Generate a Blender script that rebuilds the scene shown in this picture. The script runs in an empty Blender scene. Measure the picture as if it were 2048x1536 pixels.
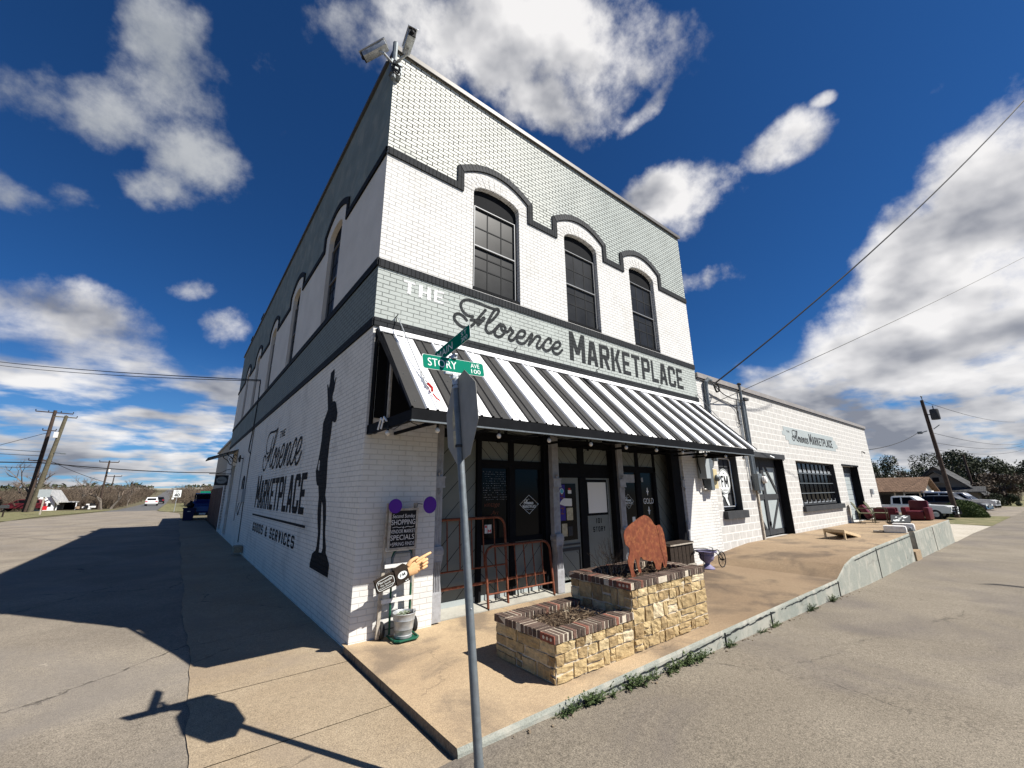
import bpy, bmesh, math, random
from mathutils import Vector, Matrix, noise
from mathutils.geometry import delaunay_2d_cdt, tessellate_polygon
sc = bpy.context.scene
COL = sc.collection
R = math.radians
# ------------------------------------------------------------------ camera
cam = bpy.data.cameras.new('camera'); camo = bpy.data.objects.new('camera', cam); COL.objects.link(camo)
cam.sensor_width = 36.0; cam.lens = 819.395/2048*36.0; cam.clip_end = 5000; cam.clip_start = 0.05
camo.matrix_world = Matrix(((0.7850125,-0.1490446,-0.6012829,-1.8696),(-0.6193778,-0.2064644,-0.7574586,-5.5649),(-0.0112484,0.9670358,-0.2543921,1.75),(0,0,0,1)))
sc.camera = camo
# ------------------------------------------------------------------ colour management, sun, sky
sc.view_settings.view_transform = 'Standard'; sc.view_settings.look = 'None'
sc.view_settings.gamma = 1.0; sc.view_settings.exposure = 0.72; sc.view_settings.use_curve_mapping = False
SUN = Vector((0.528,-0.75,1.0)).normalized()
sun = bpy.data.lights.new('sun','SUN'); sun.energy = 5.0; sun.angle = R(0.5); sun.color = (1.0,0.955,0.88)
suno = bpy.data.objects.new('sun', sun); COL.objects.link(suno)
suno.rotation_euler = SUN.to_track_quat('Z','Y').to_euler(); suno.location = (10,-14,20)

class NT:
    def __init__(s, tree): s.t = tree; s.n = tree.nodes; s.l = tree.links
    def new(s, typ, **kw):
        nd = s.n.new(typ)
        for k, v in kw.items():
            if k == 'ins':
                for a, b in v.items():
                    if isinstance(b, bpy.types.NodeSocket): s.l.new(b, nd.inputs[a])
                    else: nd.inputs[a].default_value = b
            else: setattr(nd, k, v)
        return nd
    def math(s, op, a, b=0.0, c=None, clamp=False):
        nd = s.n.new('ShaderNodeMath'); nd.operation = op; nd.use_clamp = clamp
        for i, v in enumerate((a, b) if c is None else (a, b, c)):
            if isinstance(v, bpy.types.NodeSocket): s.l.new(v, nd.inputs[i])
            else: nd.inputs[i].default_value = v
        return nd.outputs[0]
    def vmath(s, op, a, b=(0,0,0), scale=None):
        nd = s.n.new('ShaderNodeVectorMath'); nd.operation = op
        for i, v in enumerate((a, b)):
            if isinstance(v, bpy.types.NodeSocket): s.l.new(v, nd.inputs[i])
            else: nd.inputs[i].default_value = v
        if scale is not None:
            if isinstance(scale, bpy.types.NodeSocket): s.l.new(scale, nd.inputs['Scale'])
            else: nd.inputs['Scale'].default_value = scale
        return nd.outputs['Value'] if op in ('DOT_PRODUCT','LENGTH') else nd.outputs[0]
    def noise(s, vec, scale, detail=4.0, rough=0.55, dist=0.0):
        return s.new('ShaderNodeTexNoise', ins={'Vector':vec,'Scale':scale,'Detail':detail,'Roughness':rough,'Distortion':dist}).outputs[0]
    def ramp(s, f, a, b, c=0.0, d=1.0, smooth=True):
        nd = s.new('ShaderNodeMapRange', interpolation_type='SMOOTHSTEP' if smooth else 'LINEAR', ins={0:f,1:a,2:b,3:c,4:d}); return nd.outputs[0]
    def mix(s, f, a, b, mode='MIX'):
        nd = s.n.new('ShaderNodeMix'); nd.data_type = 'RGBA'; nd.blend_type = mode
        for i, v in ((0,f),(6,a),(7,b)):
            if isinstance(v, bpy.types.NodeSocket): s.l.new(v, nd.inputs[i])
            else: nd.inputs[i].default_value = v if i == 0 else (*v,1) if len(v)==3 else v
        return nd.outputs[2]

world = bpy.data.worlds.new("World"); sc.world = world; world.use_nodes = True
W = NT(world.node_tree); W.n.clear()
sky = W.new('ShaderNodeTexSky', sky_type='NISHITA', sun_disc=False)
sky.sun_elevation = math.asin(SUN.z); sky.sun_rotation = math.atan2(SUN.x, SUN.y)
sky.air_density = 0.8; sky.dust_density = 0.2; sky.ozone_density = 2.5; sky.altitude = 300
tc = W.new('ShaderNodeTexCoord').outputs['Generated']
BLOBS = [[-0.14,0.704,0.696,15.67,0.54,2.48,8.05,10.29,-8.91,1],[-0.113,0.766,0.633,7.89,0.05,1.17,7.72,9.87,-10.76,1],[-0.06,0.8,0.597,10.72,4.19,-4.67,-9.57,6.84,-10.09,1],[0.05,0.753,0.656,18.28,-1.11,-0.18,11.2,24.69,-29.26,0.8],[-0.262,0.775,0.575,20.38,8.76,-2.66,-8.8,11.17,-19.06,0.9],[-0.228,0.867,0.444,10.35,2.28,0.59,3.23,14.89,-27.56,1],[-0.094,0.859,0.504,22.03,3.33,-1.64,-1.58,16.41,-28.27,0.75],[-0.205,0.935,0.291,8.34,1.5,0.59,-0.01,4.94,-15.86,1],[-0.157,0.961,0.227,6.42,0.71,0.73,1.52,5.69,-22.98,1],[0.009,0.946,0.323,22.62,-1.33,3.2,8.58,11.48,-33.87,0.8],[-0.045,0.928,0.369,29.91,-0.38,4.53,15.08,19.98,-48.45,0.75],[0.358,0.445,0.821,3.24,-2.53,-0.04,5.9,7.6,-6.78,1.25],[0.487,0.365,0.793,5.98,-6.79,-0.51,6.07,7.84,-7.41,1.2],[0.481,0.457,0.748,6.56,-6.34,-0.34,9.16,11.85,-13.18,1.1],[0.598,0.346,0.723,1.82,-18.82,7.55,45.68,-0.07,-37.76,0.8],[0.144,0.595,0.79,18.53,-6.45,1.46,12.08,15.55,-13.96,0.6],[0.735,0.341,0.586,3.44,-8.81,0.92,8.76,4.65,-13.75,1.15],[0.774,0.348,0.529,10.91,-20.2,-2.62,10.16,13.32,-23.64,0.9],[0.777,0.168,0.607,1.0,-14.93,2.94,16.29,-0.02,-20.86,1],[0.84,0.343,0.42,4.59,-12.58,1.18,12.8,3.65,-28.56,0.95],[0.763,0.087,0.64,-0.59,-56.44,8.4,65.1,3.77,-78.1,0.75],[0.814,-0.039,0.579,-6.15,-43.59,5.75,54.15,-19.21,-77.39,0.75],[0.922,-0.096,0.375,-0.94,-6.85,1.13,2.18,-4.06,-6.06,1.5],[0.948,0.003,0.318,0.01,-6.89,0.56,3.4,-2.75,-9.89,1.4],[0.977,0.057,0.204,0.52,-3.63,-0.14,2.4,-0.55,-10.83,1.4],[0.957,0.23,0.175,1.24,-4.11,-0.38,2.11,1.06,-12.77,1.3],[0.974,0.214,0.068,0.79,-1.8,-0.31,0.69,0.9,-9.84,1.4],[-0.122,0.985,0.119,3.28,0.06,0.54,1.72,2.66,-19.28,1.05],[-0.112,0.992,0.06,3.31,0.06,0.56,0.73,1.51,-19.82,1.1],[0.0,0.974,0.226,10.66,-0.43,1.55,4.78,6.57,-28.31,1.0],[0.021,0.981,0.191,12.5,-0.68,1.78,4.51,6.32,-33.07,0.9],
 [-0.3,-0.9,0.35,3,-1,0.5,0,1.5,5,1.0]]
wsep = W.new('ShaderNodeSeparateXYZ', ins={0:tc})
zc = W.math('MAXIMUM', wsep.outputs[2], 0.0)
den = W.math('ADD', zc, 0.17)
plan = W.new('ShaderNodeCombineXYZ', ins={0:W.math('DIVIDE', wsep.outputs[0], den), 1:W.math('DIVIDE', wsep.outputs[1], den), 2:0.0}).outputs[0]
nw = W.new('ShaderNodeTexNoise', ins={'Vector':tc,'Scale':2.6,'Detail':3.0}).outputs[1]
warp = W.vmath('ADD', tc, W.vmath('SCALE', W.vmath('SUBTRACT', nw, (0.5,0.5,0.5)), scale=0.16))
dmax = None
for b in BLOBS:
    v = W.vmath('SUBTRACT', warp, tuple(b[0:3]))
    k = 0.66
    a = W.vmath('DOT_PRODUCT', v, tuple(q*k for q in b[3:6])); c = W.vmath('DOT_PRODUCT', v, tuple(q*k for q in b[6:9]))
    r2 = W.math('ADD', W.math('MULTIPLY', a, a), W.math('MULTIPLY', c, c))
    e = W.math('MULTIPLY', W.math('SUBTRACT', 1.0, r2), b[9])
    # keep the opposite side of the sky out
    if dmax is None: dmax = e
    else: dmax = W.math('SMOOTH_MAX', dmax, e, 0.25)
dmax = W.math('MAXIMUM', dmax, -1.0)
def cloud_noise(off):
    p1 = W.vmath('ADD', tc, off); 
    n1 = W.noise(p1, 5.2, 12.0, 0.60, 0.0)
    p2 = W.vmath('ADD', plan, tuple(o*3 for o in off))
    n2 = W.noise(W.vmath('MULTIPLY', p2, (0.9,1.1,1.0)), 2.7, 8.0, 0.55, 0.1)
    low = W.ramp(wsep.outputs[2], 0.14, 0.34, 1.0, 0.0)
    return W.math('ADD', W.math('MULTIPLY', n1, W.math('SUBTRACT', 1.0, low)), W.math('MULTIPLY', n2, low)), low
n_a, low = cloud_noise((0,0,0))
n_b, _ = cloud_noise((0.020,-0.016,0.030))
dens = W.math('ADD', W.math('SUBTRACT', W.math('MULTIPLY', W.math('MINIMUM', dmax, 1.5), 0.78), 0.42), W.math('MULTIPLY', W.math('SUBTRACT', n_a, 0.5), 2.9))
alpha = W.ramp(dens, -0.12, 0.56)
s_a = W.noise(W.vmath('MULTIPLY', tc, (1,1,1.7)), 4.6, 4.0, 0.5); s_b = W.noise(W.vmath('MULTIPLY', W.vmath('ADD', tc, (0.03,-0.02,0.045)), (1,1,1.7)), 4.6, 4.0, 0.5)
shade = W.math('ADD', W.math('ADD', W.math('MULTIPLY', W.math('SUBTRACT', n_a, n_b), 1.1), W.math('MULTIPLY', W.math('SUBTRACT', s_a, s_b), 3.4)), 0.74)
shade = W.math('SUBTRACT', shade, W.math('MULTIPLY', W.ramp(dens, 0.3, 0.95), 0.12))
shade = W.math('SUBTRACT', shade, W.math('MULTIPLY', low, 0.10), clamp=True)
cloudc = W.mix(shade, (3.0,3.2,3.8), (11.5,11.3,11.2))
# leftmost clouds are thinner and greyer
leftm = W.ramp(wsep.outputs[0], -0.05, 0.30, 1.0, 0.0)
cloudc = W.mix(W.math('MULTIPLY', leftm, W.ramp(wsep.outputs[2],0.3,0.45,0.0,0.75)), cloudc, (4.4,4.8,5.3))
skyc = W.mix(1.0, sky.outputs[0], (0.225,0.61,1.04), 'MULTIPLY')
hz = W.ramp(wsep.outputs[2], 0.02, 0.30, 1.0, 0.0)
skyc = W.mix(W.math('MULTIPLY', hz, 0.35), skyc, (3.0,6.3,9.6))
bgc = W.mix(W.math('MULTIPLY', alpha, 0.97), skyc, cloudc)
bg = W.new('ShaderNodeBackground', ins={'Color':bgc,'Strength':0.05})
wo = W.new('ShaderNodeOutputWorld'); W.l.new(bg.outputs[0], wo.inputs[0])
world.cycles.sampling_method = 'MANUAL'; world.cycles.sample_map_resolution = 512

# ------------------------------------------------------------------ materials
def pmat(name, col, rough=0.7, metal=0.0, var=0.0, vscale=4.0, bump=0.0, bscale=40.0, dirt=None, dscale=1.5, damt=0.5, spec=0.22, coat=0.0, grain=0.0, gscale=200.0):
    m = bpy.data.materials.new(name); m.use_nodes = True
    N = NT(m.node_tree); b = N.n['Principled BSDF']
    b.inputs['Roughness'].default_value = rough; b.inputs['Metallic'].default_value = metal
    b.inputs['Specular IOR Level'].default_value = spec; b.inputs['Coat Weight'].default_value = coat
    pos = N.new('ShaderNodeNewGeometry').outputs['Position']
    c = (*col, 1)
    out = None
    if var > 0:
        n = N.noise(pos, vscale, 5.0, 0.6)
        f = N.ramp(n, 0.3, 0.7, 1-var, 1+var, False)
        out = N.vmath('SCALE', col, scale=f)
    if grain > 0:
        n = N.noise(pos, gscale, 2.0, 0.7)
        out = N.vmath('SCALE', out if out is not None else col, scale=N.ramp(n, 0.3, 0.7, 1-grain, 1+grain, False))
    if dirt is not None:
        n = N.noise(pos, dscale, 6.0, 0.62, 0.3)
        out = N.mix(N.math('MULTIPLY', N.ramp(n, 0.46, 0.66), damt), out if out is not None else col, dirt)
    if out is None: b.inputs['Base Color'].default_value = c
    else: N.l.new(out, b.inputs['Base Color'])
    if bump > 0:
        n = N.noise(pos, bscale, 4.0, 0.65)
        bp = N.new('ShaderNodeBump', ins={'Height':n,'Strength':bump,'Distance':0.01}); N.l.new(bp.outputs[0], b.inputs['Normal'])
    return m
def brickmat(name, col, axis='xz', bw=0.205, bh=0.0705, ms=0.007, joint=0.45, var=0.05, bump=0.9, rough=0.75, offset=0.5, jd=0.12, pmin=0.35, corner_tint=None, dirt=None, damt=0.4, z0=0.0, dscale=1.2, rand=0.0, light=None):
    m = bpy.data.materials.new(name); m.use_nodes = True
    N = NT(m.node_tree); b = N.n['Principled BSDF']; b.inputs['Roughness'].default_value = rough; b.inputs['Specular IOR Level'].default_value = 0.08
    pos = N.new('ShaderNodeNewGeometry').outputs['Position']
    s = N.new('ShaderNodeSeparateXYZ', ins={0:pos})
    a = s.outputs['XYZ'.index(axis[0].upper())]; c = s.outputs[2]
    wob = N.math('MULTIPLY', N.math('SUBTRACT', N.noise(pos, 9.0, 2.0), 0.5), 0.012)
    vec = N.new('ShaderNodeCombineXYZ', ins={0:N.math('ADD', a, 20.0), 1:N.math('ADD', N.math('ADD', c, 10.0-z0), wob), 2:0.0}).outputs[0]
    br = N.new('ShaderNodeTexBrick', ins={'Vector':vec,'Scale':1.0,'Mortar Size':ms,'Mortar Smooth':0.35,'Bias':0.0,'Brick Width':bw,'Row Height':bh,'Color1':(1-rand,1-rand,1-rand,1),'Color2':(1,1,1,1),'Mortar':(0,0,0,1)})
    br.offset = offset
    fac = br.outputs['Fac']
    n = N.noise(pos, 3.0, 6.0, 0.6)
    out = N.vmath('SCALE', col, scale=N.ramp(n, 0.3, 0.7, 1-var, 1+var, False))
    if rand > 0: out = N.mix(1.0, out, br.outputs['Color'], 'MULTIPLY')
    if corner_tint is not None:   # patchy blend to a paler colour towards the street corner
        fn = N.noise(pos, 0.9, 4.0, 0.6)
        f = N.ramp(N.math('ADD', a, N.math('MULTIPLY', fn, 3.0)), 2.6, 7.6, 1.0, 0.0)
        out = N.mix(f, out, corner_tint)
    if dirt is not None:
        d = N.noise(pos, dscale, 7.0, 0.65, 0.4)
        out = N.mix(N.math('MULTIPLY', N.ramp(d, 0.50, 0.68), damt), out, dirt)
    patchy = N.ramp(N.noise(pos, 2.2, 3.0), 0.25, 0.6, pmin, 1.0) if light is None else 0.9
    jf = N.math('MULTIPLY', N.math('MULTIPLY', fac, 1.0-joint), patchy)
    dark = N.vmath('SCALE', out, scale=jd) if light is None else light
    out = N.mix(jf, out, dark)
    N.l.new(out, b.inputs['Base Color'])
    h = N.math('SUBTRACT', N.math('MULTIPLY', N.noise(pos, 26.0, 4.0, 0.7), 0.35), fac)
    bp = N.new('ShaderNodeBump', ins={'Height':h,'Strength':bump,'Distance':0.006}); N.l.new(bp.outputs[0], b.inputs['Normal'])
    return m
def crackmat(name, col, c2, rough=0.9, agg=0.25, crack=0.6, cscale=0.55, xdark=None, chips=0.0, zs=0.3, bands=0.35, bscale=0.5, stain=None, samt=0.5, sscale=0.8, bump=0.5, cwidth=0.012):
    """weathered pavement: aggregate, blotches, cracks"""
    m = bpy.data.materials.new(name); m.use_nodes = True
    N = NT(m.node_tree); b = N.n['Principled BSDF']; b.inputs['Roughness'].default_value = rough; b.inputs['Specular IOR Level'].default_value = 0.25
    pos = N.new('ShaderNodeNewGeometry').outputs['Position']
    p2 = N.vmath('MULTIPLY', pos, (1,1,zs))
    big = N.noise(p2, bscale, 6.0, 0.6, 0.4)
    out = N.mix(N.math('MULTIPLY', N.ramp(big, 0.35, 0.68), bands*2, clamp=True), col, c2)
    a1 = N.noise(p2, 85.0, 2.0, 0.9); a2 = N.noise(p2, 24.0, 4.0, 0.75)
    f = N.math('ADD', N.ramp(a1, 0.38, 0.62, 1-agg, 1+agg, False), N.ramp(a2, 0.35, 0.65, -agg*.45, agg*.45, False))
    out = N.vmath('SCALE', out, scale=f)
    vo = N.new('ShaderNodeTexVoronoi', ins={'Vector':p2,'Scale':70.0}); spk = N.ramp(vo.outputs['Distance'], 0.0, 0.22, 1.0, 0.0)
    spk = N.math('MULTIPLY', spk, N.ramp(N.noise(p2, 45.0, 1.0), 0.52, 0.62))
    out = N.mix(N.math('MULTIPLY', spk, agg*1.6, clamp=True), out, (0.62,0.57,0.5))
    if stain is not None:
        sn = N.noise(p2, sscale, 6.0, 0.6, 0.5)
        out = N.mix(N.math('MULTIPLY', N.ramp(sn, 0.47, 0.66), samt), out, stain)
    if chips > 0:   # scuffed pale spots
        cn = N.noise(p2, 1.7, 8.0, 0.72, 0.6)
        out = N.mix(N.math('MULTIPLY', N.ramp(cn, 0.655, 0.70), chips), out, (0.50,0.44,0.35))
    if xdark is not None:   # the trodden part farther along the platform is dirtier
        sx_ = N.new('ShaderNodeSeparateXYZ', ins={0:pos})
        e = N.ramp(N.math('ADD', sx_.outputs[0], N.math('MULTIPLY', N.noise(p2, 0.7, 5.0), 4.0)), 3.6, 7.4)
        far_ = N.ramp(sx_.outputs[0], 9.0, 13.0, 1.0, 0.55)
        out = N.mix(N.math('MULTIPLY', N.math('MULTIPLY', e, far_), 0.85), out, N.vmath('MULTIPLY', out, xdark))
    wp = N.vmath('ADD', p2, N.vmath('SCALE', N.new('ShaderNodeTexNoise', ins={'Vector':p2,'Scale':2.2,'Detail':5.0}).outputs[1], scale=0.45))
    ve = N.new('ShaderNodeTexVoronoi', feature='DISTANCE_TO_EDGE', ins={'Vector':wp,'Scale':cscale})
    cm = N.ramp(N.math('MULTIPLY', ve.outputs['Distance'], N.ramp(N.noise(p2, 6.0, 5.0, 0.7), 0.35, 0.65, 0.35, 3.2)), 0.0, cwidth, 1.0, 0.0)
    cm = N.math('MULTIPLY', cm, N.ramp(N.noise(p2, 0.6, 3.0), 0.44, 0.56))
    cm = N.math('MULTIPLY', cm, crack)
    out = N.mix(cm, out, (0.035,0.03,0.026))
    N.l.new(out, b.inputs['Base Color'])
    h = N.math('SUBTRACT', N.math('ADD', a1, N.math('MULTIPLY', big, 1.5)), N.math('MULTIPLY', cm, 2.0))
    bp = N.new('ShaderNodeBump', ins={'Height':h,'Strength':bump,'Distance':0.008}); N.l.new(bp.outputs[0], b.inputs['Normal'])
    return m
def attrmat(name, a, b_, rough=0.9, bump=0.6, bscale=30.0, attr='tone', c3=None):
    """colour per piece from a point attribute, plus mottling"""
    m = bpy.data.materials.new(name); m.use_nodes = True
    N = NT(m.node_tree); b = N.n['Principled BSDF']; b.inputs['Roughness'].default_value = rough; b.inputs['Specular IOR Level'].default_value = 0.25
    pos = N.new('ShaderNodeNewGeometry').outputs['Position']
    at = N.new('ShaderNodeAttribute', attribute_name=attr)
    f = at.outputs['Fac']
    cr = N.new('ShaderNodeValToRGB', ins={0:f}); e = cr.color_ramp.elements
    cols = [a, b_] if c3 is None else [a, b_, c3]
    e[0].color = (*a,1); e[1].color = (*cols[-1],1)
    if c3 is not None: x = cr.color_ramp.elements.new(0.72); x.color = (*b_,1)
    n = N.noise(pos, 14.0, 6.0, 0.7)
    out = N.vmath('SCALE', cr.outputs[0], scale=N.ramp(n, 0.3, 0.72, 0.62, 1.35, False))
    N.l.new(out, b.inputs['Base Color'])
    bp = N.new('ShaderNodeBump', ins={'Height':N.noise(pos, bscale, 6.0, 0.7),'Strength':bump,'Distance':0.02}); N.l.new(bp.outputs[0], b.inputs['Normal'])
    return m
def leafmat(name, c1, c2):
    m = bpy.data.materials.new(name); m.use_nodes = True
    N = NT(m.node_tree); b = N.n['Principled BSDF']; b.inputs['Roughness'].default_value = 0.7; b.inputs['Specular IOR Level'].default_value = 0.2
    pos = N.new('ShaderNodeNewGeometry').outputs['Position']
    out = N.mix(N.ramp(N.noise(pos, 0.9, 5.0, 0.7), 0.35, 0.65), c1, c2)
    N.l.new(out, b.inputs['Base Color'])
    return m
M = {}
M['white_low'] = brickmat('white_painted_brick_low', (0.66,0.65,0.625), 'xz', joint=0.78, bump=0.6, dirt=(0.50,0.47,0.42), damt=0.35)
M['white_brick'] = brickmat('white_painted_brick', (0.66,0.65,0.625), 'xz', joint=0.55, dirt=(0.50,0.47,0.42), damt=0.35)
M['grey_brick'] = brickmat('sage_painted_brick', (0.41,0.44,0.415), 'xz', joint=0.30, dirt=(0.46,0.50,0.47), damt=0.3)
M['grey_brick_top'] = brickmat('sage_painted_brick_upper', (0.43,0.465,0.44), 'xz', joint=0.0, ms=0.010, bump=0.9, jd=0.05, pmin=0.75, corner_tint=(0.72,0.72,0.66), dirt=(0.25,0.27,0.25), damt=0.25)
M['dark_soldier'] = brickmat('charcoal_soldier_brick', (0.028,0.03,0.033), 'xz', bw=0.072, bh=0.4, ms=0.007, joint=0.1, offset=0.0, var=0.15, z0=5.0)
M['dark_brick'] = brickmat('charcoal_brick', (0.028,0.03,0.033), 'xz', joint=0.1, var=0.15, z0=4.1)
M['paint_brick'] = brickmat('charcoal_lettering', (0.035,0.038,0.04), 'xz', joint=0.3, var=0.2)
M['paint_white'] = brickmat('white_lettering', (0.8,0.8,0.79), 'xz', joint=0.6, var=0.04)
M['s_white'] = brickmat('white_painted_brick_side', (0.76,0.715,0.63), 'yz', joint=0.62, bump=0.6, dirt=(0.42,0.39,0.34), damt=0.35)
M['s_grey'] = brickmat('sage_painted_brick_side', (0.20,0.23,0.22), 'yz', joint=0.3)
M['s_dark'] = brickmat('charcoal_brick_side', (0.022,0.024,0.027), 'yz', joint=0.2)
M['s_paint'] = brickmat('charcoal_lettering_side', (0.014,0.014,0.016), 'yz', joint=0.25, var=0.2)
M['s_plaster'] = pmat('white_plaster', (0.66,0.625,0.565), 0.9, var=0.08, vscale=1.2, bump=0.7, bscale=9.0)
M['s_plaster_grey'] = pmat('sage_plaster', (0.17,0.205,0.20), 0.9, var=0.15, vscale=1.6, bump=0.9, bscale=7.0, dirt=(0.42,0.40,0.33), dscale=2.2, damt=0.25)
M['block'] = brickmat('white_concrete_block', (0.50,0.487,0.46), 'xz', bw=0.405, bh=0.2, ms=0.017, joint=0.0, var=0.09, bump=0.35, dirt=(0.40,0.385,0.36), damt=0.75, dscale=7.0, light=(0.70,0.685,0.65))
M['coping'] = pmat('grey_metal_coping', (0.33,0.30,0.27), 0.5, 0.3, var=0.1)
M['coping_dark'] = pmat('dark_metal_coping', (0.10,0.095,0.09), 0.5, 0.3, var=0.1)
M['black'] = pmat('black_painted_timber', (0.010,0.0105,0.012), 0.7, var=0.2, vscale=6, spec=0.04)
M['charcoal'] = pmat('charcoal_paint', (0.05,0.052,0.055), 0.7, var=0.15, spec=0.1)
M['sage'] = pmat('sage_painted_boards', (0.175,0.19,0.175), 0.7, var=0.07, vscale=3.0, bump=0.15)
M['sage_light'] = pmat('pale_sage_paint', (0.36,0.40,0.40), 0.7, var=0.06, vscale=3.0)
M['greycol'] = pmat('grey_cast_iron_paint', (0.34,0.345,0.36), 0.6, var=0.12, vscale=12, bump=0.2, dirt=(0.18,0.17,0.16), dscale=8, damt=0.4)
M['groove'] = pmat('dark_groove', (0.02,0.022,0.022), 0.9)
M['alu'] = pmat('aluminium_trim', (0.55,0.56,0.57), 0.35, 0.6)
M['storm'] = pmat('dull_storm_frame', (0.20,0.205,0.21), 0.5, 0.3)
M['muntin'] = pmat('dark_muntin', (0.022,0.023,0.024), 0.7, spec=0.1)
M['galv'] = pmat('galvanised_steel', (0.155,0.175,0.185), 0.5, 0.4, var=0.18, vscale=18, bump=0.1, dirt=(0.16,0.165,0.17), dscale=10, damt=0.5)
M['galv_light'] = pmat('bright_galvanised_steel', (0.45,0.47,0.48), 0.45, 0.5, var=0.2, vscale=25, dirt=(0.22,0.23,0.23), dscale=14, damt=0.5)
M['stucco'] = pmat('tan_stucco', (0.40,0.36,0.29), 0.9, var=0.06)
M['white'] = pmat('white_paint', (0.78,0.78,0.77), 0.5, var=0.03)
M['white_metal'] = pmat('white_metal_roofing', (0.80,0.80,0.80), 0.4, 0.0, var=0.02)
M['dark_metal'] = pmat('charcoal_metal_roofing', (0.032,0.031,0.030), 0.6, 0.0, var=0.08, spec=0.25)
M['glass'] = pmat('dark_window_glass', (0.005,0.005,0.006), 0.12, 0.0, spec=0.10)
M['glass_up'] = pmat('screened_window_glass', (0.016,0.0165,0.0165), 0.35, 0.0, var=0.6, vscale=1.8, spec=0.16)
M['concrete'] = crackmat('tan_concrete', (0.43,0.325,0.205), (0.35,0.255,0.16), agg=0.26, crack=0.3, cscale=0.25, stain=(0.14,0.11,0.085), samt=0.7, sscale=0.9, bump=0.35, cwidth=0.004, xdark=(0.50,0.47,0.47))
M['walk'] = crackmat('old_walk_concrete', (0.32,0.255,0.175), (0.26,0.195,0.125), agg=0.30, chips=0.8, crack=0.55, cscale=0.30, stain=(0.25,0.20,0.15), samt=0.5, sscale=1.3, bump=0.4, cwidth=0.006)
M['asphalt'] = crackmat('worn_asphalt', (0.185,0.158,0.125), (0.29,0.25,0.195), agg=0.38, chips=0.5, crack=0.75, cscale=0.22, stain=(0.19,0.17,0.15), samt=0.6, sscale=0.35, bump=0.5, cwidth=0.006)
M['asphalt2'] = crackmat('grey_asphalt', (0.172,0.147,0.113), (0.225,0.195,0.152), agg=0.40, crack=0.4, cscale=0.16, stain=(0.115,0.10,0.092), samt=0.6, sscale=0.35, bump=0.6, cwidth=0.004)
M['asphalt_dark'] = crackmat('dark_asphalt', (0.10,0.10,0.10), (0.13,0.125,0.12), agg=0.2, crack=0.2, cscale=0.3)
M['curb'] = crackmat('sage_painted_concrete', (0.25,0.265,0.232), (0.33,0.33,0.285), agg=0.16, crack=0.35, cscale=0.8, stain=(0.42,0.40,0.34), samt=0.7, sscale=3.0, bump=0.6, cwidth=0.02, zs=1.0)
M['greyconc'] = pmat('grey_concrete_sill', (0.33,0.32,0.28), 0.9, var=0.15, vscale=6, bump=0.4, dirt=(0.22,0.20,0.17), dscale=3, damt=0.5, grain=0.15)
M['slabside'] = crackmat('rough_slab_side', (0.23,0.18,0.125), (0.15,0.115,0.08), agg=0.3, crack=0.6, cscale=3.0, bump=1.0, cwidth=0.05)
M['dirtgravel'] = crackmat('pale_gravel', (0.46,0.42,0.35), (0.36,0.32,0.25), agg=0.4, crack=0.0, bump=1.0)
M['grass'] = crackmat('dry_grass', (0.115,0.12,0.05), (0.19,0.165,0.085), agg=0.4, crack=0.0, bscale=0.7, bump=1.0, stain=(0.27,0.22,0.13), samt=0.6, sscale=1.6)
M['ground'] = crackmat('winter_field', (0.12,0.105,0.06), (0.085,0.075,0.045), agg=0.35, crack=0.0, bscale=0.08, bump=0.8, stain=(0.15,0.125,0.08), samt=0.6, sscale=0.3)
M['brickcap'] = attrmat('weathered_clinker_brick', (0.045,0.031,0.025), (0.145,0.10,0.078), 0.9, 0.6, 40.0, c3=(0.25,0.085,0.055))
M['mortar'] = pmat('lime_mortar', (0.56,0.49,0.38), 0.95, var=0.2, vscale=15, bump=0.6, bscale=60)
M['stone'] = attrmat('honey_limestone', (0.25,0.165,0.08), (0.50,0.375,0.195), 0.92, 1.0, 16.0, c3=(0.62,0.52,0.35))
M['soil'] = pmat('dark_potting_soil', (0.05,0.032,0.022), 1.0, var=0.5, vscale=20, bump=1.0, bscale=30)
M['mulch'] = attrmat('dry_stems', (0.06,0.04,0.025), (0.16,0.11,0.07), 1.0, 0.2, c3=(0.36,0.28,0.19))
M['rust'] = pmat('rusted_steel', (0.175,0.05,0.025), 0.9, 0.0, var=0.25, vscale=14, bump=0.3, bscale=30, dirt=(0.34,0.13,0.05), dscale=17, damt=0.5)
M['bedrust'] = pmat('rust_painted_iron', (0.16,0.05,0.028), 0.75, 0.1, var=0.35, vscale=14, dirt=(0.30,0.13,0.07), dscale=10, damt=0.5)
M['wood_dark'] = pmat('dark_crate_wood', (0.030,0.021,0.015), 0.8, var=0.4, vscale=25, bump=0.4)
M['wood_pale'] = pmat('pale_plywood', (0.58,0.44,0.27), 0.7, var=0.15, vscale=12)
M['wood_grey'] = pmat('weathered_grey_timber', (0.40,0.36,0.30), 0.85, var=0.3, vscale=22, bump=0.3, dirt=(0.22,0.17,0.13), dscale=9, damt=0.6)
M['polewood'] = pmat('utility_pole_timber', (0.06,0.042,0.033), 0.9, var=0.3, vscale=5, bump=0.5)
M['polewood2'] = pmat('greenish_utility_pole_timber', (0.105,0.092,0.062), 0.9, var=0.3, vscale=5, bump=0.5)
M['bark'] = pmat('grey_bark', (0.14,0.12,0.10), 0.95, var=0.3, vscale=6)
M['twig'] = pmat('winter_twigs', (0.16,0.125,0.10), 0.95, var=0.3, vscale=2)
M['leaf_oak'] = leafmat('live_oak_leaves', (0.030,0.040,0.020), (0.065,0.075,0.040))
M['leaf_bush'] = leafmat('clipped_bush_leaves', (0.05,0.08,0.02), (0.10,0.13,0.04))
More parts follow.
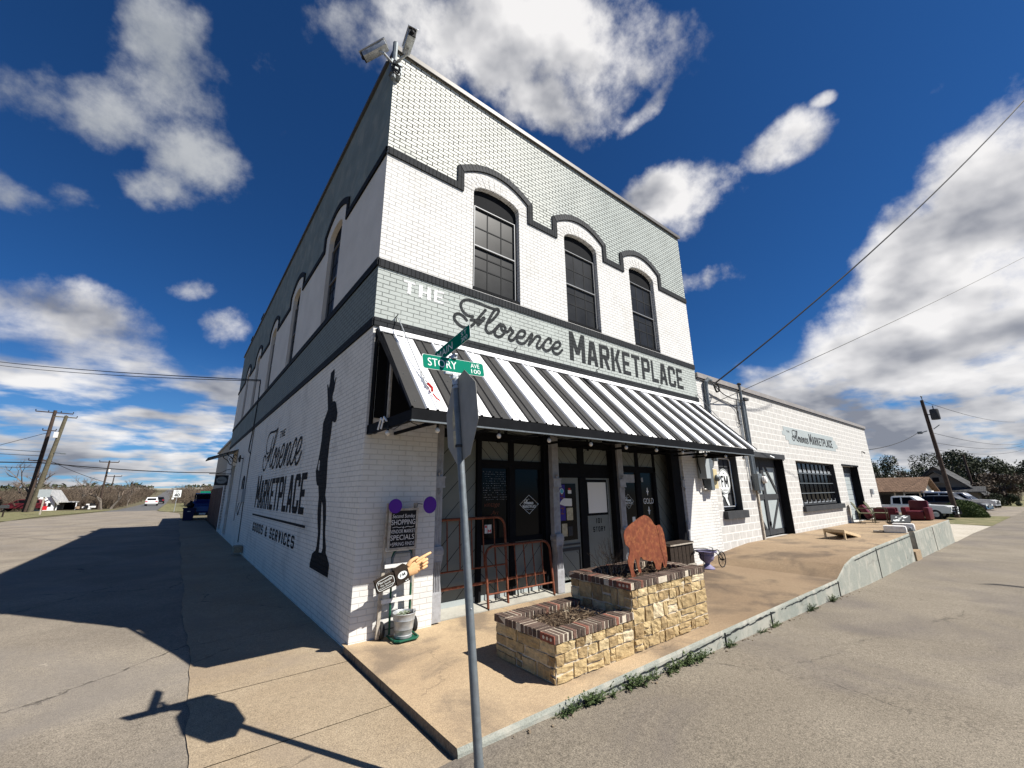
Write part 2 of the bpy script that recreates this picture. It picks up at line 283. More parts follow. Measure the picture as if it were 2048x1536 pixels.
M['leaf_weed'] = leafmat('curb_weed_leaves', (0.035,0.062,0.02), (0.085,0.115,0.045))
M['leaf_brush'] = leafmat('brown_brush', (0.075,0.055,0.042), (0.13,0.10,0.07))
M['green_sign'] = pmat('green_sign_sheet', (0.0,0.165,0.105), 0.7, var=0.03, spec=0.05)
M['green_sign_b'] = pmat('green_sign_sheet_dark', (0.0,0.10,0.055), 0.35, var=0.03)
M['sign_white'] = pmat('reflective_white', (0.70,0.73,0.71), 0.6, spec=0.3)
M['stopback'] = pmat('bare_aluminium_sign_back', (0.25,0.245,0.225), 0.6, 0.1, var=0.10, vscale=7)
M['red'] = pmat('sign_red', (0.5,0.02,0.02), 0.4)
M['tail'] = pmat('red_tail_lens', (0.55,0.02,0.03), 0.2)
M['purple'] = pmat('purple_plastic', (0.085,0.012,0.26), 0.45, var=0.04)
M['lavender'] = pmat('lavender_paint', (0.20,0.185,0.30), 0.55, var=0.08)
M['chalkboard'] = pmat('blackboard', (0.012,0.012,0.013), 0.75, var=0.2)
M['chalk'] = pmat('chalk', (0.62,0.60,0.58), 0.9)
M['hand'] = pmat('painted_wood_hand', (0.72,0.44,0.22), 0.55, var=0.16, vscale=14, dirt=(0.50,0.27,0.12), dscale=12, damt=0.35)
M['darkgreen'] = pmat('green_enamel', (0.012,0.085,0.05), 0.35)
M['rubber'] = pmat('tyre_rubber', (0.02,0.02,0.02), 0.8)
M['bulb'] = pmat('frosted_bulb', (0.62,0.60,0.55), 0.12, spec=0.8)
M['beige'] = pmat('beige_metal_box', (0.56,0.47,0.27), 0.5, var=0.1)
M['greybox'] = pmat('grey_metal_box', (0.33,0.36,0.37), 0.5, var=0.08)
M['wire'] = pmat('black_cable', (0.012,0.012,0.013), 0.6)
M['leather'] = pmat('burgundy_leather', (0.095,0.013,0.018), 0.40, var=0.12, vscale=3)
M['wicker'] = pmat('olive_sling_fabric', (0.115,0.112,0.065), 0.7, var=0.1)
M['truckwhite'] = pmat('white_car_paint', (0.74,0.75,0.75), 0.25, coat=0.5)
M['silver'] = pmat('silver_car_paint', (0.42,0.42,0.43), 0.3, 0.4, coat=0.5)
M['black_car'] = pmat('black_car_paint', (0.015,0.016,0.02), 0.2, coat=0.6)
M['blue_car'] = pmat('blue_car_paint', (0.008,0.02,0.15), 0.25, coat=0.6)
M['navy'] = pmat('navy_plastic', (0.012,0.018,0.07), 0.5)
M['shingle'] = brickmat('brown_roof_shingles', (0.21,0.135,0.09), 'yz', bw=0.3, bh=0.12, ms=0.012, joint=0.6, var=0.25, rand=0.25)
M['shingle_grey'] = brickmat('grey_roof_shingles', (0.10,0.10,0.10), 'yz', bw=0.3, bh=0.12, ms=0.012, joint=0.6, var=0.2, rand=0.2)
M['cream'] = pmat('cream_siding', (0.62,0.58,0.48), 0.8)
M['greyhouse'] = pmat('grey_brown_siding', (0.17,0.16,0.14), 0.85, var=0.1)
M['fence'] = pmat('red_brown_fence_boards', (0.105,0.055,0.04), 0.85, var=0.3, vscale=8)
M['poster'] = pmat('white_poster', (0.72,0.71,0.66), 0.7)
M['blueposter'] = pmat('deep_blue_poster', (0.035,0.02,0.22), 0.6)
M['paper'] = pmat('faded_paper', (0.45,0.40,0.27), 0.8, var=0.3, vscale=20)
M['teal'] = pmat('teal_sticker', (0.10,0.42,0.52), 0.5)
M['galvbucket'] = pmat('zinc_bucket', (0.40,0.42,0.43), 0.5, 0.45, var=0.2, vscale=12, dirt=(0.55,0.52,0.46), dscale=6, damt=0.5)
M['succulent'] = leafmat('grey_green_succulent', (0.20,0.25,0.17), (0.34,0.38,0.28))
M['headlight'] = pmat('clear_headlamp', (0.6,0.62,0.62), 0.15)
M['redroof'] = pmat('red_brown_roof', (0.30,0.10,0.07), 0.8, var=0.1)
M['tinroof'] = pmat('old_tin_roof', (0.50,0.49,0.46), 0.5, 0.3, var=0.3, vscale=2)
M['overpass'] = pmat('pale_overpass_concrete', (0.60,0.56,0.46), 0.8)
M['tarp'] = pmat('brown_tarpaulin', (0.28,0.20,0.13), 0.9, var=0.3)
M['porcelain'] = pmat('chipped_white_enamel', (0.74,0.73,0.70), 0.4, var=0.05, dirt=(0.35,0.25,0.18), dscale=7, damt=0.35)

# ------------------------------------------------------------------ geometry helpers
class MB:
    def __init__(s): s.v = []; s.f = []; s.mi = []; s.tone = []; s.cur = 0; s.t = 0.5
    def add(s, vs, fs):
        o = len(s.v); s.v += [Vector(p) for p in vs]; s.tone += [s.t]*len(vs)
        for f in fs: s.f.append([i+o for i in f]); s.mi.append(s.cur)
        return s
    def box(s, a, b, T=None):
        x0,y0,z0 = a; x1,y1,z1 = b
        vs = [(x0,y0,z0),(x1,y0,z0),(x1,y1,z0),(x0,y1,z0),(x0,y0,z1),(x1,y0,z1),(x1,y1,z1),(x0,y1,z1)]
        if T is not None: vs = [T @ Vector(p) for p in vs]
        return s.add(vs, [(0,3,2,1),(4,5,6,7),(0,1,5,4),(1,2,6,5),(2,3,7,6),(3,0,4,7)])
    def cbox(s, c, d, T=None, ch=0.0):
        """box with optional chamfered edges (12 edges) centred at c, size d"""
        if ch <= 0: return s.box(tuple(c[i]-d[i]/2 for i in range(3)), tuple(c[i]+d[i]/2 for i in range(3)), T)
        bm = bmesh.new(); bmesh.ops.create_cube(bm, size=1.0)
        for v in bm.verts: v.co = Vector((v.co.x*d[0], v.co.y*d[1], v.co.z*d[2]))
        bmesh.ops.bevel(bm, geom=bm.edges[:], offset=ch, segments=2, affect='EDGES', profile=0.6)
        bm.verts.index_update()
        vs = [v.co + Vector(c) for v in bm.verts]
        if T is not None: vs = [T @ p for p in vs]
        s.add(vs, [[v.index for v in f.verts] for f in bm.faces]); bm.free(); return s
    def prism(s, poly, fn, d0, d1):
        """2D polygon (u,v) extruded between depths, fn(u,d,v)->xyz"""
        n = len(poly); vs = [fn(u,d0,v) for u,v in poly]+[fn(u,d1,v) for u,v in poly]
        tris = tessellate_polygon([[Vector((u,v,0)) for u,v in poly]])
        fs = [tuple(t) for t in tris]+[tuple(i+n for i in reversed(t)) for t in tris]
        fs += [(i,(i+1)%n,(i+1)%n+n,i+n) for i in range(n)]
        return s.add(vs, fs)
    def plate(s, outer, holes, fn, d=0.0, reveal=0.0):
        loops = [outer]+holes
        pts = [p for l in loops for p in l]
        tris = tessellate_polygon([[Vector((u,v,0)) for u,v in l] for l in loops])
        s.add([fn(u,d,v) for u,v in pts], [tuple(t) for t in tris])
        if reveal:
            for l in holes:
                n = len(l); s.add([fn(u,d,v) for u,v in l]+[fn(u,d+reveal,v) for u,v in l], [(i,(i+1)%n,(i+1)%n+n,i+n) for i in range(n)])
        return s
    def tube(s, path, r, n=8, cap=True, r1=None):
        path = [Vector(p) for p in path]; m = len(path); o = len(s.v); vs = []
        up = Vector((0,0,1)); prev = None
        for i, p in enumerate(path):
            d = (path[min(i+1,m-1)]-path[max(i-1,0)])
            d = d.normalized() if d.length > 1e-9 else Vector((0,0,1))
            if prev is None:
                a = d.cross(up) if abs(d.dot(up)) < 0.95 else d.cross(Vector((1,0,0)))
            else: a = prev - d*prev.dot(d)
            a.normalize(); b = d.cross(a); prev = a
            rr = r if r1 is None else r+(r1-r)*i/(m-1)
            if isinstance(rr, (list,tuple)): rr = rr[i]
            for k in range(n):
                t = 2*math.pi*k/n; vs.append(p + (a*math.cos(t)+b*math.sin(t))*rr)
        fs = [(i*n+k, i*n+(k+1)%n, (i+1)*n+(k+1)%n, (i+1)*n+k) for i in range(m-1) for k in range(n)]
        if cap: fs += [tuple(reversed(range(n))), tuple(range((m-1)*n, m*n))]
        return s.add(vs, fs)
    def lathe(s, prof, c, n=24, T=None):
        vs = []
        for r, z in prof:
            for k in range(n):
                t = 2*math.pi*k/n; vs.append(Vector((r*math.cos(t), r*math.sin(t), z)))
        if T is not None: vs = [T @ p for p in vs]
        vs = [p+Vector(c) for p in vs]
        fs = [(i*n+k, i*n+(k+1)%n, (i+1)*n+(k+1)%n, (i+1)*n+k) for i in range(len(prof)-1) for k in range(n)]
        return s.add(vs, fs)
    def sphere(s, c, r, seg=10, T=None, sc_=(1,1,1)):
        bm = bmesh.new(); bmesh.ops.create_uvsphere(bm, u_segments=seg, v_segments=max(5,seg//2+1), radius=1.0); bm.verts.index_update()
        vs = [Vector((v.co.x*r*sc_[0], v.co.y*r*sc_[1], v.co.z*r*sc_[2])) for v in bm.verts]
        if T is not None: vs = [T @ p for p in vs]
        s.add([p+Vector(c) for p in vs], [[v.index for v in f.verts] for f in bm.faces]); bm.free(); return s
    def flat(s, polys, fn, d=0.0):
        """polys: (verts2d, faces) sheet"""
        vs, fs = polys
        return s.add([fn(p[0], d+(p[2] if len(p) > 2 else 0.0), p[1]) for p in vs], fs)
    def build(s, name, mats, parent=None, smooth=False, sub=False, label=None):
        me = bpy.data.meshes.new(name)
        off = Vector((0,0,0))
        if parent is not None and parent.get('_world', 1): 
            p = parent
            while p is not None: off += p.location; p = p.parent
        me.from_pydata([p-off for p in s.v], [], s.f)
        if not isinstance(mats, (list,tuple)): mats = [mats]
        for m in mats: me.materials.append(M[m] if isinstance(m, str) else m)
        if len(mats) > 1: me.polygons.foreach_set('material_index', s.mi)
        at = me.attributes.new('tone','FLOAT','POINT'); at.data.foreach_set('value', s.tone)
        bm = bmesh.new(); bm.from_mesh(me); bmesh.ops.recalc_face_normals(bm, faces=bm.faces[:]) if not sub else None; bm.to_mesh(me); bm.free()
        if smooth:
            me.shade_smooth()
            me.set_sharp_from_angle(angle=R(40))
        me.update()
        o = bpy.data.objects.new(name, me); COL.objects.link(o)
        if parent is not None: o.parent = parent
        if label: o['label'] = label
        return o
def tag(o, label, cat, group=None):
    o['label'] = label; o['category'] = cat
    if group: o['group'] = group
    return o
def thing(name, label, cat, loc=(0,0,0), group=None):
    o = bpy.data.objects.new(name, None); COL.objects.link(o); o.location = loc; o.empty_display_size = 0.2
    return tag(o, label, cat, group)
def struct(o, kind='structure'): o['kind'] = kind; return o
def copy_tree(o, parent=None):
    c = o.copy(); COL.objects.link(c); c.parent = parent
    for ch in [x for x in bpy.data.objects if x.parent == o]: copy_tree(ch, c)
    return c
def catmull(pts, n=6):
    out = []
    P = [pts[0]]+list(pts)+[pts[-1]]
    for i in range(1, len(P)-2):
        p0,p1,p2,p3 = [Vector(q) for q in P[i-1:i+3]]
        for k in range(n):
            t = k/n
            out.append(0.5*((2*p1)+(p2-p0)*t+(2*p0-5*p1+4*p2-p3)*t*t+(3*p1-p0-3*p2+p3)*t**3))
    out.append(Vector(P[-2])); return out
FRONT = lambda u,d,v: (u, d, v)
SIDE = lambda u,d,v: (d, -u, v)      # u runs towards the street corner (u = -y)
SIDEY = lambda u,d,v: (d, u, v)
# --- flat lettering
def union2d(polys):
    vs = []; fs = []
    for p in polys:
        o = len(vs); a = sum(p[i][0]*p[(i+1)%len(p)][1]-p[(i+1)%len(p)][0]*p[i][1] for i in range(len(p)))
        q = p if a > 0 else p[::-1]
        vs += [Vector((x,y)) for x,y in q]; fs.append([o+i for i in range(len(q))])
    r = delaunay_2d_cdt(vs, [], fs, 0, 1e-5)
    V, _, F, _, _, OF = r
    return ([tuple(v) for v in V], [tuple(f) for f, o in zip(F, OF) if len(o) > 0])
def merge(parts):
    V = []; F = []
    for v, f in parts:
        o = len(V); V += list(v); F += [tuple(i+o for i in q) for q in f]
    return V, F
def xf(p, sx, sy, ox, oy, shear=0.0): return ([(x*sx+ox+y*sy*shear, y*sy+oy) for x, y in p[0]], p[1])
def strokes(paths, w, smooth=6, cap=8):
    """paths in real units -> ribbons with round ends; the depth creeps along each ribbon so that crossings never coincide"""
    V = []; F = []; dep = 0.0
    for pa in paths:
        pts = [tuple(q[:2]) for q in (catmull([(x,y,0) for x,y in pa], smooth) if smooth else [Vector((x,y,0)) for x,y in pa])]
        o = len(V); n = len(pts)
        for i, p in enumerate(pts):
            a = Vector(pts[max(i-1,0)]); b = Vector(pts[min(i+1,n-1)]); t = (b-a); t = t.normalized() if t.length > 1e-9 else Vector((1,0)); q = Vector((-t.y,t.x))*w/2
            V.append((p[0]+q.x,p[1]+q.y,dep)); V.append((p[0]-q.x,p[1]-q.y,dep)); dep -= 1.5e-5
        F += [(o+2*i,o+2*i+1,o+2*i+3,o+2*i+2) for i in range(n-1)]
        for p in (pts[0], pts[-1]):
            dep -= 3e-5; o = len(V); V += [(p[0]+w/2*math.cos(2*math.pi*k/12), p[1]+w/2*math.sin(2*math.pi*k/12), dep) for k in range(12)]; F.append(tuple(range(o,o+12)))
        dep -= 3e-5
    return V, F
TX, TY, CC = 0.30, 0.17, 0.13
def V_(x, a=0, b=1, t=None): t = TX if t is None else t; return [(x,a),(x+t,a),(x+t,b),(x,b)]
def H_(y, a=0, b=1): return [(a,y),(b,y),(b,y+TY),(a,y+TY)]
def S_(x0,y0,x1,y1,t=None): t = TX if t is None else t; return [(x0,y0),(x0+t,y0),(x1+t,y1),(x1,y1)]
def C_(i):   # chamfered corners: 0 bl 1 br 2 tr 3 tl
    p = [(0,TY),(0,CC),(CC*1.3,0),(TX,0),(TX,TY)]
    if i in (1,2): p = [(1-x,y) for x,y in p]
    if i in (2,3): p = [(x,1-y) for x,y in p]
    return p
ROUND = [C_(0),C_(1),C_(2),C_(3)]
r_ = 1-TX
GL = {
 'M':(1.35,[V_(0,t=.24),V_(.76,t=.24),S_(.38,.25,.0,1,.24),S_(.38,.25,.76,1,.24)]),
 'A':(1.0,[S_(0,0,.27,1),S_(r_,0,.43,1),H_(.2,.15,.85),H_(1-TY,.27,.73)]),
 'R':(1.0,[V_(0),H_(1-TY,TX,r_),H_(.42,TX,r_),V_(r_,.42+TY,1-TY),C_(2),[(r_,.42),(1-.12,.42),(1,.42+.12),(1,.42+TY),(r_,.42+TY)],S_(r_,0,.42,.42)]),
 'K':(1.0,[V_(0),S_(.30,.45,r_,1),S_(r_,0,.34,.62)]),
 'E':(.85,[V_(0),H_(1-TY,TX,1),H_(.42,TX,.85),H_(0,TX,1)]),
 'F':(.85,[V_(0),H_(1-TY,TX,1),H_(.42,TX,.85)]),
 'T':(.95,[V_(.35),H_(1-TY)]),
 'P':(1.0,[V_(0),H_(1-TY,TX,r_),H_(.38,TX,r_),V_(r_,.38+TY,1-TY),C_(2),[(r_,.38),(1-.12,.38),(1,.38+.12),(1,.38+TY),(r_,.38+TY)]]),
 'L':(.82,[V_(0),H_(0,TX,1)]),
 'C':(1.0,[V_(0,TY,1-TY),H_(0,TX,r_),H_(1-TY,TX,r_),V_(r_,TY,.33),V_(r_,.67,1-TY)]+ROUND),
 'G':(1.0,[V_(0,TY,1-TY),H_(0,TX,r_),H_(1-TY,TX,r_),V_(r_,TY,.5),V_(r_,.72,1-TY),H_(.38,.5,1)]+ROUND),
 'O':(1.0,[V_(0,TY,1-TY),H_(0,TX,r_),H_(1-TY,TX,r_),V_(r_,TY,1-TY)]+ROUND),
 'D':(1.0,[V_(0),H_(0,TX,r_),H_(1-TY,TX,r_),V_(r_,TY,1-TY),C_(1),C_(2)]),
 'S':(1.0,[V_(0,.42+TY/2,1-TY),H_(0,TX,r_),H_(1-TY,TX,r_),V_(r_,TY,.42+TY/2),H_(.42,.05,.95),V_(r_,.72,1-TY),V_(0,TY,.3)]+ROUND),
 'I':(.32,[V_(0,t=1.0)]),
 'V':(1.0,[S_(.35,0,0,1),S_(.35,0,r_,1)]),
 'N':(1.1,[V_(0,t=.27),V_(.73,t=.27),S_(.73,0,0,1,.27)]),
 'H':(1.0,[V_(0),V_(r_),H_(.42,TX,r_)]),
 'Y':(1.0,[V_(.35,0,.5),S_(.35,.45,0,1),S_(.35,.45,r_,1)]),
 '&':(1.1,[V_(.08,.55,1-TY,.26),H_(1-TY,.2,.66),V_(.5,.62,.9,.24),S_(.72,0,.1,.75,.28),V_(0,TY,.42,.26),H_(0,.12,.7),S_(.5,.05,.78,.45,.2)]),
 '1':(.42,[V_(.15,t=.75)]), '0':(.9,[V_(0,TY,1-TY),H_(0,TX,r_),H_(1-TY,TX,r_),V_(r_,TY,1-TY)]+ROUND),
 '8':(.95,[V_(0,TY,1-TY),H_(0,TX,r_),H_(1-TY,TX,r_),V_(r_,TY,1-TY),H_(.42,TX,r_)]+ROUND),
 '7':(.9,[H_(1-TY),S_(.25,0,r_,1-TY+.02)]),
}
def block(text, x0, x1, z0, z1, gap=0.16, big=None):
    cells = [(GL[c][0] if c != ' ' else .55, c) for c in text]
    tot = sum(w for w,_ in cells)+gap*(len(cells)-1); k = (x1-x0)/tot; x = x0; parts = []
    for i, (w, c) in enumerate(cells):
        if c != ' ':
            zt = z1 if not (big and i == 0) else big
            parts.append(xf(union2d(GL[c][1]), w*k, zt-z0, x, z0))
        x += (w+gap)*k
    return merge(parts)
def ftext(s, x0, z0, h, wscale=1.0, bold=0.0, align='LEFT', x1=None, shear=0.0):
    """text in Blender's own font as flat faces; h = cap height"""
    cu = bpy.data.curves.new('lettering','FONT'); cu.body = s; cu.size = 1.0; cu.offset = bold; cu.shear = shear; cu.align_x = 'LEFT'; cu.fill_mode = 'FRONT'; cu.resolution_u = 4
    ob = bpy.data.objects.new('lettering', cu); COL.objects.link(ob)
    bpy.context.view_layer.update()
    me = bpy.data.meshes.new_from_object(ob)
    vs = [(v.co.x, v.co.y) for v in me.vertices]; fs = [tuple(p.vertices) for p in me.polygons]
    bpy.data.objects.remove(ob); bpy.data.meshes.remove(me)
    if not vs: return ([],[])
    k = h/0.69; w = max(v[0] for v in vs); mn = min(v[0] for v in vs)
    sx = k*wscale if x1 is None else (x1-x0)/(w-mn)
    ox = x0-mn*sx
    if align == 'CENTER': ox = x0-(w+mn)/2*sx
    return ([(x*sx+ox, y*k+z0) for x,y in vs], fs)
FLO = [[[0.146,0.491],[0.107,0.473],[0.072,0.54],[0.053,0.651],[0.048,0.75],[0.056,0.86],[0.081,0.953],[0.113,0.993],[0.156,1.0],[0.214,0.985],[0.273,0.965],[0.323,0.965],[0.349,0.984]],[[0.25,0.83],[0.214,0.623],[0.181,0.423],[0.151,0.248],[0.122,0.127],[0.086,0.064],[0.05,0.078],[0.018,0.157],[0.0,0.258],[0.004,0.365],[0.021,0.429],[0.047,0.442],[0.075,0.393],[0.096,0.312]],[[0.13,0.365],[0.158,0.388],[0.191,0.406],[0.215,0.46],[0.234,0.553],[0.24,0.524],[0.224,0.434],[0.205,0.341],[0.189,0.261],[0.184,0.308]],[[0.264,0.403],[0.303,0.538],[0.343,0.75],[0.364,0.907],[0.364,0.984],[0.344,0.977],[0.318,0.853],[0.288,0.613],[0.264,0.403],[0.254,0.248],[0.259,0.145],[0.278,0.101],[0.303,0.144],[0.323,0.228],[0.349,0.365],[0.38,0.509]],[[0.382,0.512],[0.349,0.328],[0.331,0.199],[0.338,0.078],[0.369,0.062],[0.4,0.157],[0.421,0.29],[0.424,0.424],[0.405,0.499],[0.39,0.445],[0.392,0.336],[0.415,0.285],[0.442,0.312],[0.461,0.387],[0.475,0.496],[0.477,0.423],[0.498,0.369],[0.463,0.181],[0.462,0.069],[0.483,0.052],[0.511,0.153],[0.539,0.313]],[[0.55,0.238],[0.588,0.276],[0.612,0.424],[0.601,0.511],[0.567,0.476],[0.539,0.333],[0.53,0.171],[0.546,0.054],[0.582,0.039],[0.616,0.139],[0.646,0.302],[0.676,0.478],[0.681,0.414],[0.647,0.06]],[[0.647,0.06],[0.68,0.217],[0.722,0.436],[0.752,0.475],[0.764,0.395],[0.732,0.168],[0.731,0.049],[0.755,0.051],[0.786,0.197],[0.825,0.393],[0.857,0.506],[0.881,0.468],[0.874,0.359]],[[0.825,0.393],[0.799,0.228],[0.797,0.069],[0.827,0.024],[0.865,0.108],[0.898,0.279]],[[0.916,0.194],[0.955,0.25],[0.983,0.398],[0.965,0.485],[0.925,0.406],[0.901,0.241],[0.899,0.077],[0.926,0.0],[0.965,0.054],[1.0,0.206]]]
def florence(x0,x1,z0,z1,w,smooth=5):
    return strokes([[(x0+(x1-x0)*a, z0+(z1-z0)*b) for a,b in s] for s in FLO], w, smooth)
# ================================================================== GROUND
def lerp(xs, x):
    if x <= xs[0][0]: return xs[0][1]
    for (a,b),(c,d) in zip(xs, xs[1:]):
        if x <= c: return b+(d-b)*(x-a)/(c-a)
    return xs[-1][1]
SX = [(-1.5,-.085),(-.3,-0.07),(.3,-.045),(1,-.076),(1.9,-.113),(2.8,-.15),(6,-.24),(8.6,-.30),(10.8,-.37),(15.5,-.42),(19,-.475),(24.4,-.56),(60,-.60),(160,-.60),(300,3.0),(600,7.0)]
SY = [(0,0),(120,0.0),(160,.5),(200,1.7),(300,4.0),(430,7.2),(520,7.6),(700,5.0),(1200,0)]
def gz(x, y):
    z = lerp(SX, x) if x > -1.5 else -.085*max(0.0, min(1.0, (30-y)/18.0))
    if y > 2 and x > -1.5: z = z*max(0.0, min(1.0, (30-y)/18.0)) if x < 24 else z
    z += lerp(SY, y) if y > 0 else 0.0
    z += 0.012*max(0, -x-30)
    return z
def sheet(name, rows, dz, mat, n=6):
    """rows: list of (y, xl, xr); strip of ground following the terrain"""
    mb = MB(); W_ = n
    for y, xl, xr in rows:
        for i in range(W_+1):
            x = xl+(xr-xl)*i/W_; mb.v.append(Vector((x,y,gz(x,y)+dz))); mb.tone.append(0)
    for j in range(len(rows)-1):
        for i in range(W_):
            a = j*(W_+1)+i; mb.f.append([a,a+1,a+W_+2,a+W_+1]); mb.mi.append(0)
    return struct(mb.build(name, mat))
def frange(a,b,s):
    o = []; x = a
    while x < b-1e-6: o.append(x); x += s
    return o+[b]
# whole-earth sheet
xs = frange(-700,-60,80)+frange(-50,-5,5)+frange(-2.5,30,2.5)+frange(35,80,5)+frange(100,300,20)+frange(380,1000,100)
ys = frange(-600,-40,80)+frange(-30,30,5)+frange(35,120,7)+frange(130,540,15)+frange(600,1500,150)
mb = MB()
for y in ys:
    for x in xs: mb.v.append(Vector((x,y,gz(x,y)-0.03))); mb.tone.append(0)
for j in range(len(ys)-1):
    for i in range(len(xs)-1):
        a = j*len(xs)+i; mb.f.append([a,a+1,a+len(xs)+1,a+len(xs)]); mb.mi.append(0)
struct(mb.build('ground','ground'))
# the avenue on the left (runs along +y) and the street in front (runs along +x)
NEAR = frange(-14,61,3.0)
sheet('avenue_pavement', [(y, -11.8 if y > 10 else -40, -1.38) for y in frange(-2.6,45,2.0)]+[(50,-10.6,-1.45),(55,-9.8,-2.2),(60,-9.1,-3.3),(64,-8.6,-3.6)], 0.0, 'asphalt', 8)
sheet('avenue_carriageway', [(64,-8.6,-3.6)]+[(y,-8.6+min(1.0,(y-64)*.05),-3.6) for y in frange(70,520,10)], 0.0, 'asphalt_dark', 2)
fx = frange(-40,-2,4)+frange(-1.5,30,0.75)+frange(33,60,3)+frange(70,300,15)
mb = MB()
for x in fx:
    yl = -2.6 if x < 25 else (-2.6-.03*(x-25) if x < 60 else -3.7)
    for y in (-2.6 if x < 25 else yl, -4.5, -8, -16):
        mb.v.append(Vector((x, y, gz(x,y)+ (0.0 if y > -15 else .02)))); mb.tone.append(0)
for i in range(len(fx)-1):
    for k in range(3): a = i*4+k; mb.f.append([a,a+4,a+5,a+1]); mb.mi.append(0)
struct(mb.build('street_pavement','asphalt2'))
# concrete side walk along the dark wall, poured in bays
mb = MB(); rnd = random.Random(3)
def walk_x(y): return -1.5+0.03*math.sin(y*1.3)+.035*noise.noise(Vector((y*2.7,3,1)))
jy = [-2.62,-1.55,-.28,1.5,3.6,5.6,7.7,9.9,12.0,14.1,16.3,18.5,20.6,23,26,29,32,35]
for a, b in zip(jy, jy[1:]):
    seg = frange(a+.006,b-.006,.12)
    vs = []; 
    for y in seg: vs += [(walk_x(y),y,gz(-1.6,y)+.010+rnd.random()*.002),(-.075 if y<0 else 0.0,y,gz(-1.6,y)+.010+rnd.random()*.002)]
    mb.add(vs, [(2*i,2*i+1,2*i+3,2*i+2) for i in range(len(seg)-1)])
struct(mb.build('sidewalk','walk'))
mb = MB(); YY = [-2.62,12,30,35]; mb.add([(x,y,gz(-1.6,y)+.004) for y in YY for x in (-1.47,0)],[(2*i,2*i+1,2*i+3,2*i+2) for i in range(3)]); struct(mb.build('sidewalk_joints','slabside'))
# verges and gravel
sheet('roadside_verge', [(y,-30,-11.8+(max(0,y-52))*.2) for y in frange(44,74,3)], 0.012, 'grass', 6)
sheet('roadside_lawn', [(56,-2.4,9),(60,-3.2,9),(64,-3.5,9),(70,-3.5,9),(90,-3.5,9),(120,-3.5,8)], 0.012, 'grass', 4)
mb = MB()
def ypatch(name, pts, dz, mat):
    m = MB(); vs = [(x,y,gz(x,y)+dz) for x,y in pts]; m.add(vs, [tuple(t) for t in tessellate_polygon([[Vector((x,y,0)) for x,y in pts]])]); return struct(m.build(name, mat))
ypatch('gravel_apron', [(24.7,-2.66),(30,-2.75),(36.5,-3.0),(37.4,-1.5),(37.2,12),(24.7,12)], .012, 'dirtgravel')
ypatch('grass_strip', [(36.9,-3.02),(48,-3.3),(50,-3.3),(49,3),(49,14),(37.2,14),(37.4,-1.5)], .014, 'grass')
ypatch('driveway', [(49.2,-3.35),(60,-3.7),(75,-3.8),(75,14),(49,14)], .013, 'asphalt')
ypatch('far_verge', [(75,-3.8),(160,-3.9),(160,14),(75,14)], .016, 'grass')
# parking place of the cars
ypatch('parking_strip', [(37.2,14),(37.2,3.5),(49,3.5),(49,14)], .019, 'asphalt')

# raised concrete platform in front of the shop: low slab, short ramp, loading dock
def patio_z(x, y=-1.3):
    t = lerp([(8.66,0),(9.3,.2),(9.93,.285),(12,.33),(16.1,.36),(25,.36)], x)
    w = lerp([(8.66,0),(9.1,.145),(10.2,.223),(10.95,.28),(25,.28)], x)
    f = max(0, min(1, (y+2.6)/2.6)); return t*(1-f)+w*f
mb = MB()
prof = frange(-.05,8.66,.4)+[9.0,9.3,9.6,9.93,10.4,11,12,13,14,15,16.1]
def patio_piece(xsq, y0, y1, zb=-.9):
    n = len(xsq); vs = []; yy = [y0+(y1-y0)*k/4 for k in range(5)]
    for x in xsq:
        for y in yy: vs.append((x,y,patio_z(x,y)))
    mb.cur = 0; mb.add(vs, [(i*5+k,(i+1)*5+k,(i+1)*5+k+1,i*5+k+1) for i in range(n-1) for k in range(4)])
    mb.cur = 1
    wob = lambda x: .012*noise.noise(Vector((x*2.1,y0,0)))
    mb.add([(x,y0+wob(x)*0,patio_z(x,y0)) for x in xsq]+[(x,y0-.012,patio_z(x,y0)-.035) for x in xsq]+[(x,y0-.02,zb) for x in xsq], [(i,i+1,i+1+n,i+n) for i in range(n-1)]+[(i+n,i+1+n,i+1+2*n,i+2*n) for i in range(n-1)])
patio_piece(prof, -2.6, .1)
mb.cur = 2; mb.add([(-.05,-2.6,0),(-.05,.0,0),(-.05,.0,-.9),(-.05,-2.6,-.9)],[(0,1,2,3)])
mb.cur = 0
patio_piece([16.1,16.9], -1.9, .1)
patio_piece(frange(16.9,24.7,1.3), -2.6, .1)
mb.cur = 1; mb.add([(16.1,-2.6,.36),(16.1,-1.9,.35),(16.1,-1.9,-.9),(16.1,-2.6,-.9)],[(0,1,2,3)])
mb.add([(16.9,-2.6,.36),(16.9,-1.9,.35),(16.9,-1.9,-.9),(16.9,-2.6,-.9)],[(3,2,1,0)])
mb.add([(24.7,-2.6,.36),(24.7,.1,.28),(24.7,.1,-.9),(24.7,-2.6,-.9)],[(3,2,1,0)])
mb.cur = 0; mb.box((16.1,-2.66,-.9),(16.9,-1.9,-.16))
struct(mb.build('raised_platform', ['concrete','curb','slabside']))
mb = MB(); rnd = random.Random(2); x = .7
while x < 8.7:
    w_ = rnd.uniform(.05,.30); z = patio_z(x,-2.6)-.05-.022*rnd.random(); t_h = rnd.choice([0,.003,.004,.006,.011,.016])
    if t_h: mb.prism([(x,z),(x+w_*.5,z-.5*t_h),(x+w_,z+rnd.uniform(-.008,.008)),(x+w_*.6,z+t_h)], FRONT, -2.624, -2.606)
    x += w_*.93
x = 10.0
while x < 15.9:
    w_ = rnd.uniform(.15,.4); z = patio_z(x,-2.6)-.07; mb.prism([(x,z),(x+w_*.5,z-.006),(x+w_,z+.004),(x+w_*.6,z+.006)], FRONT, -2.628, -2.61); x += w_*1.05
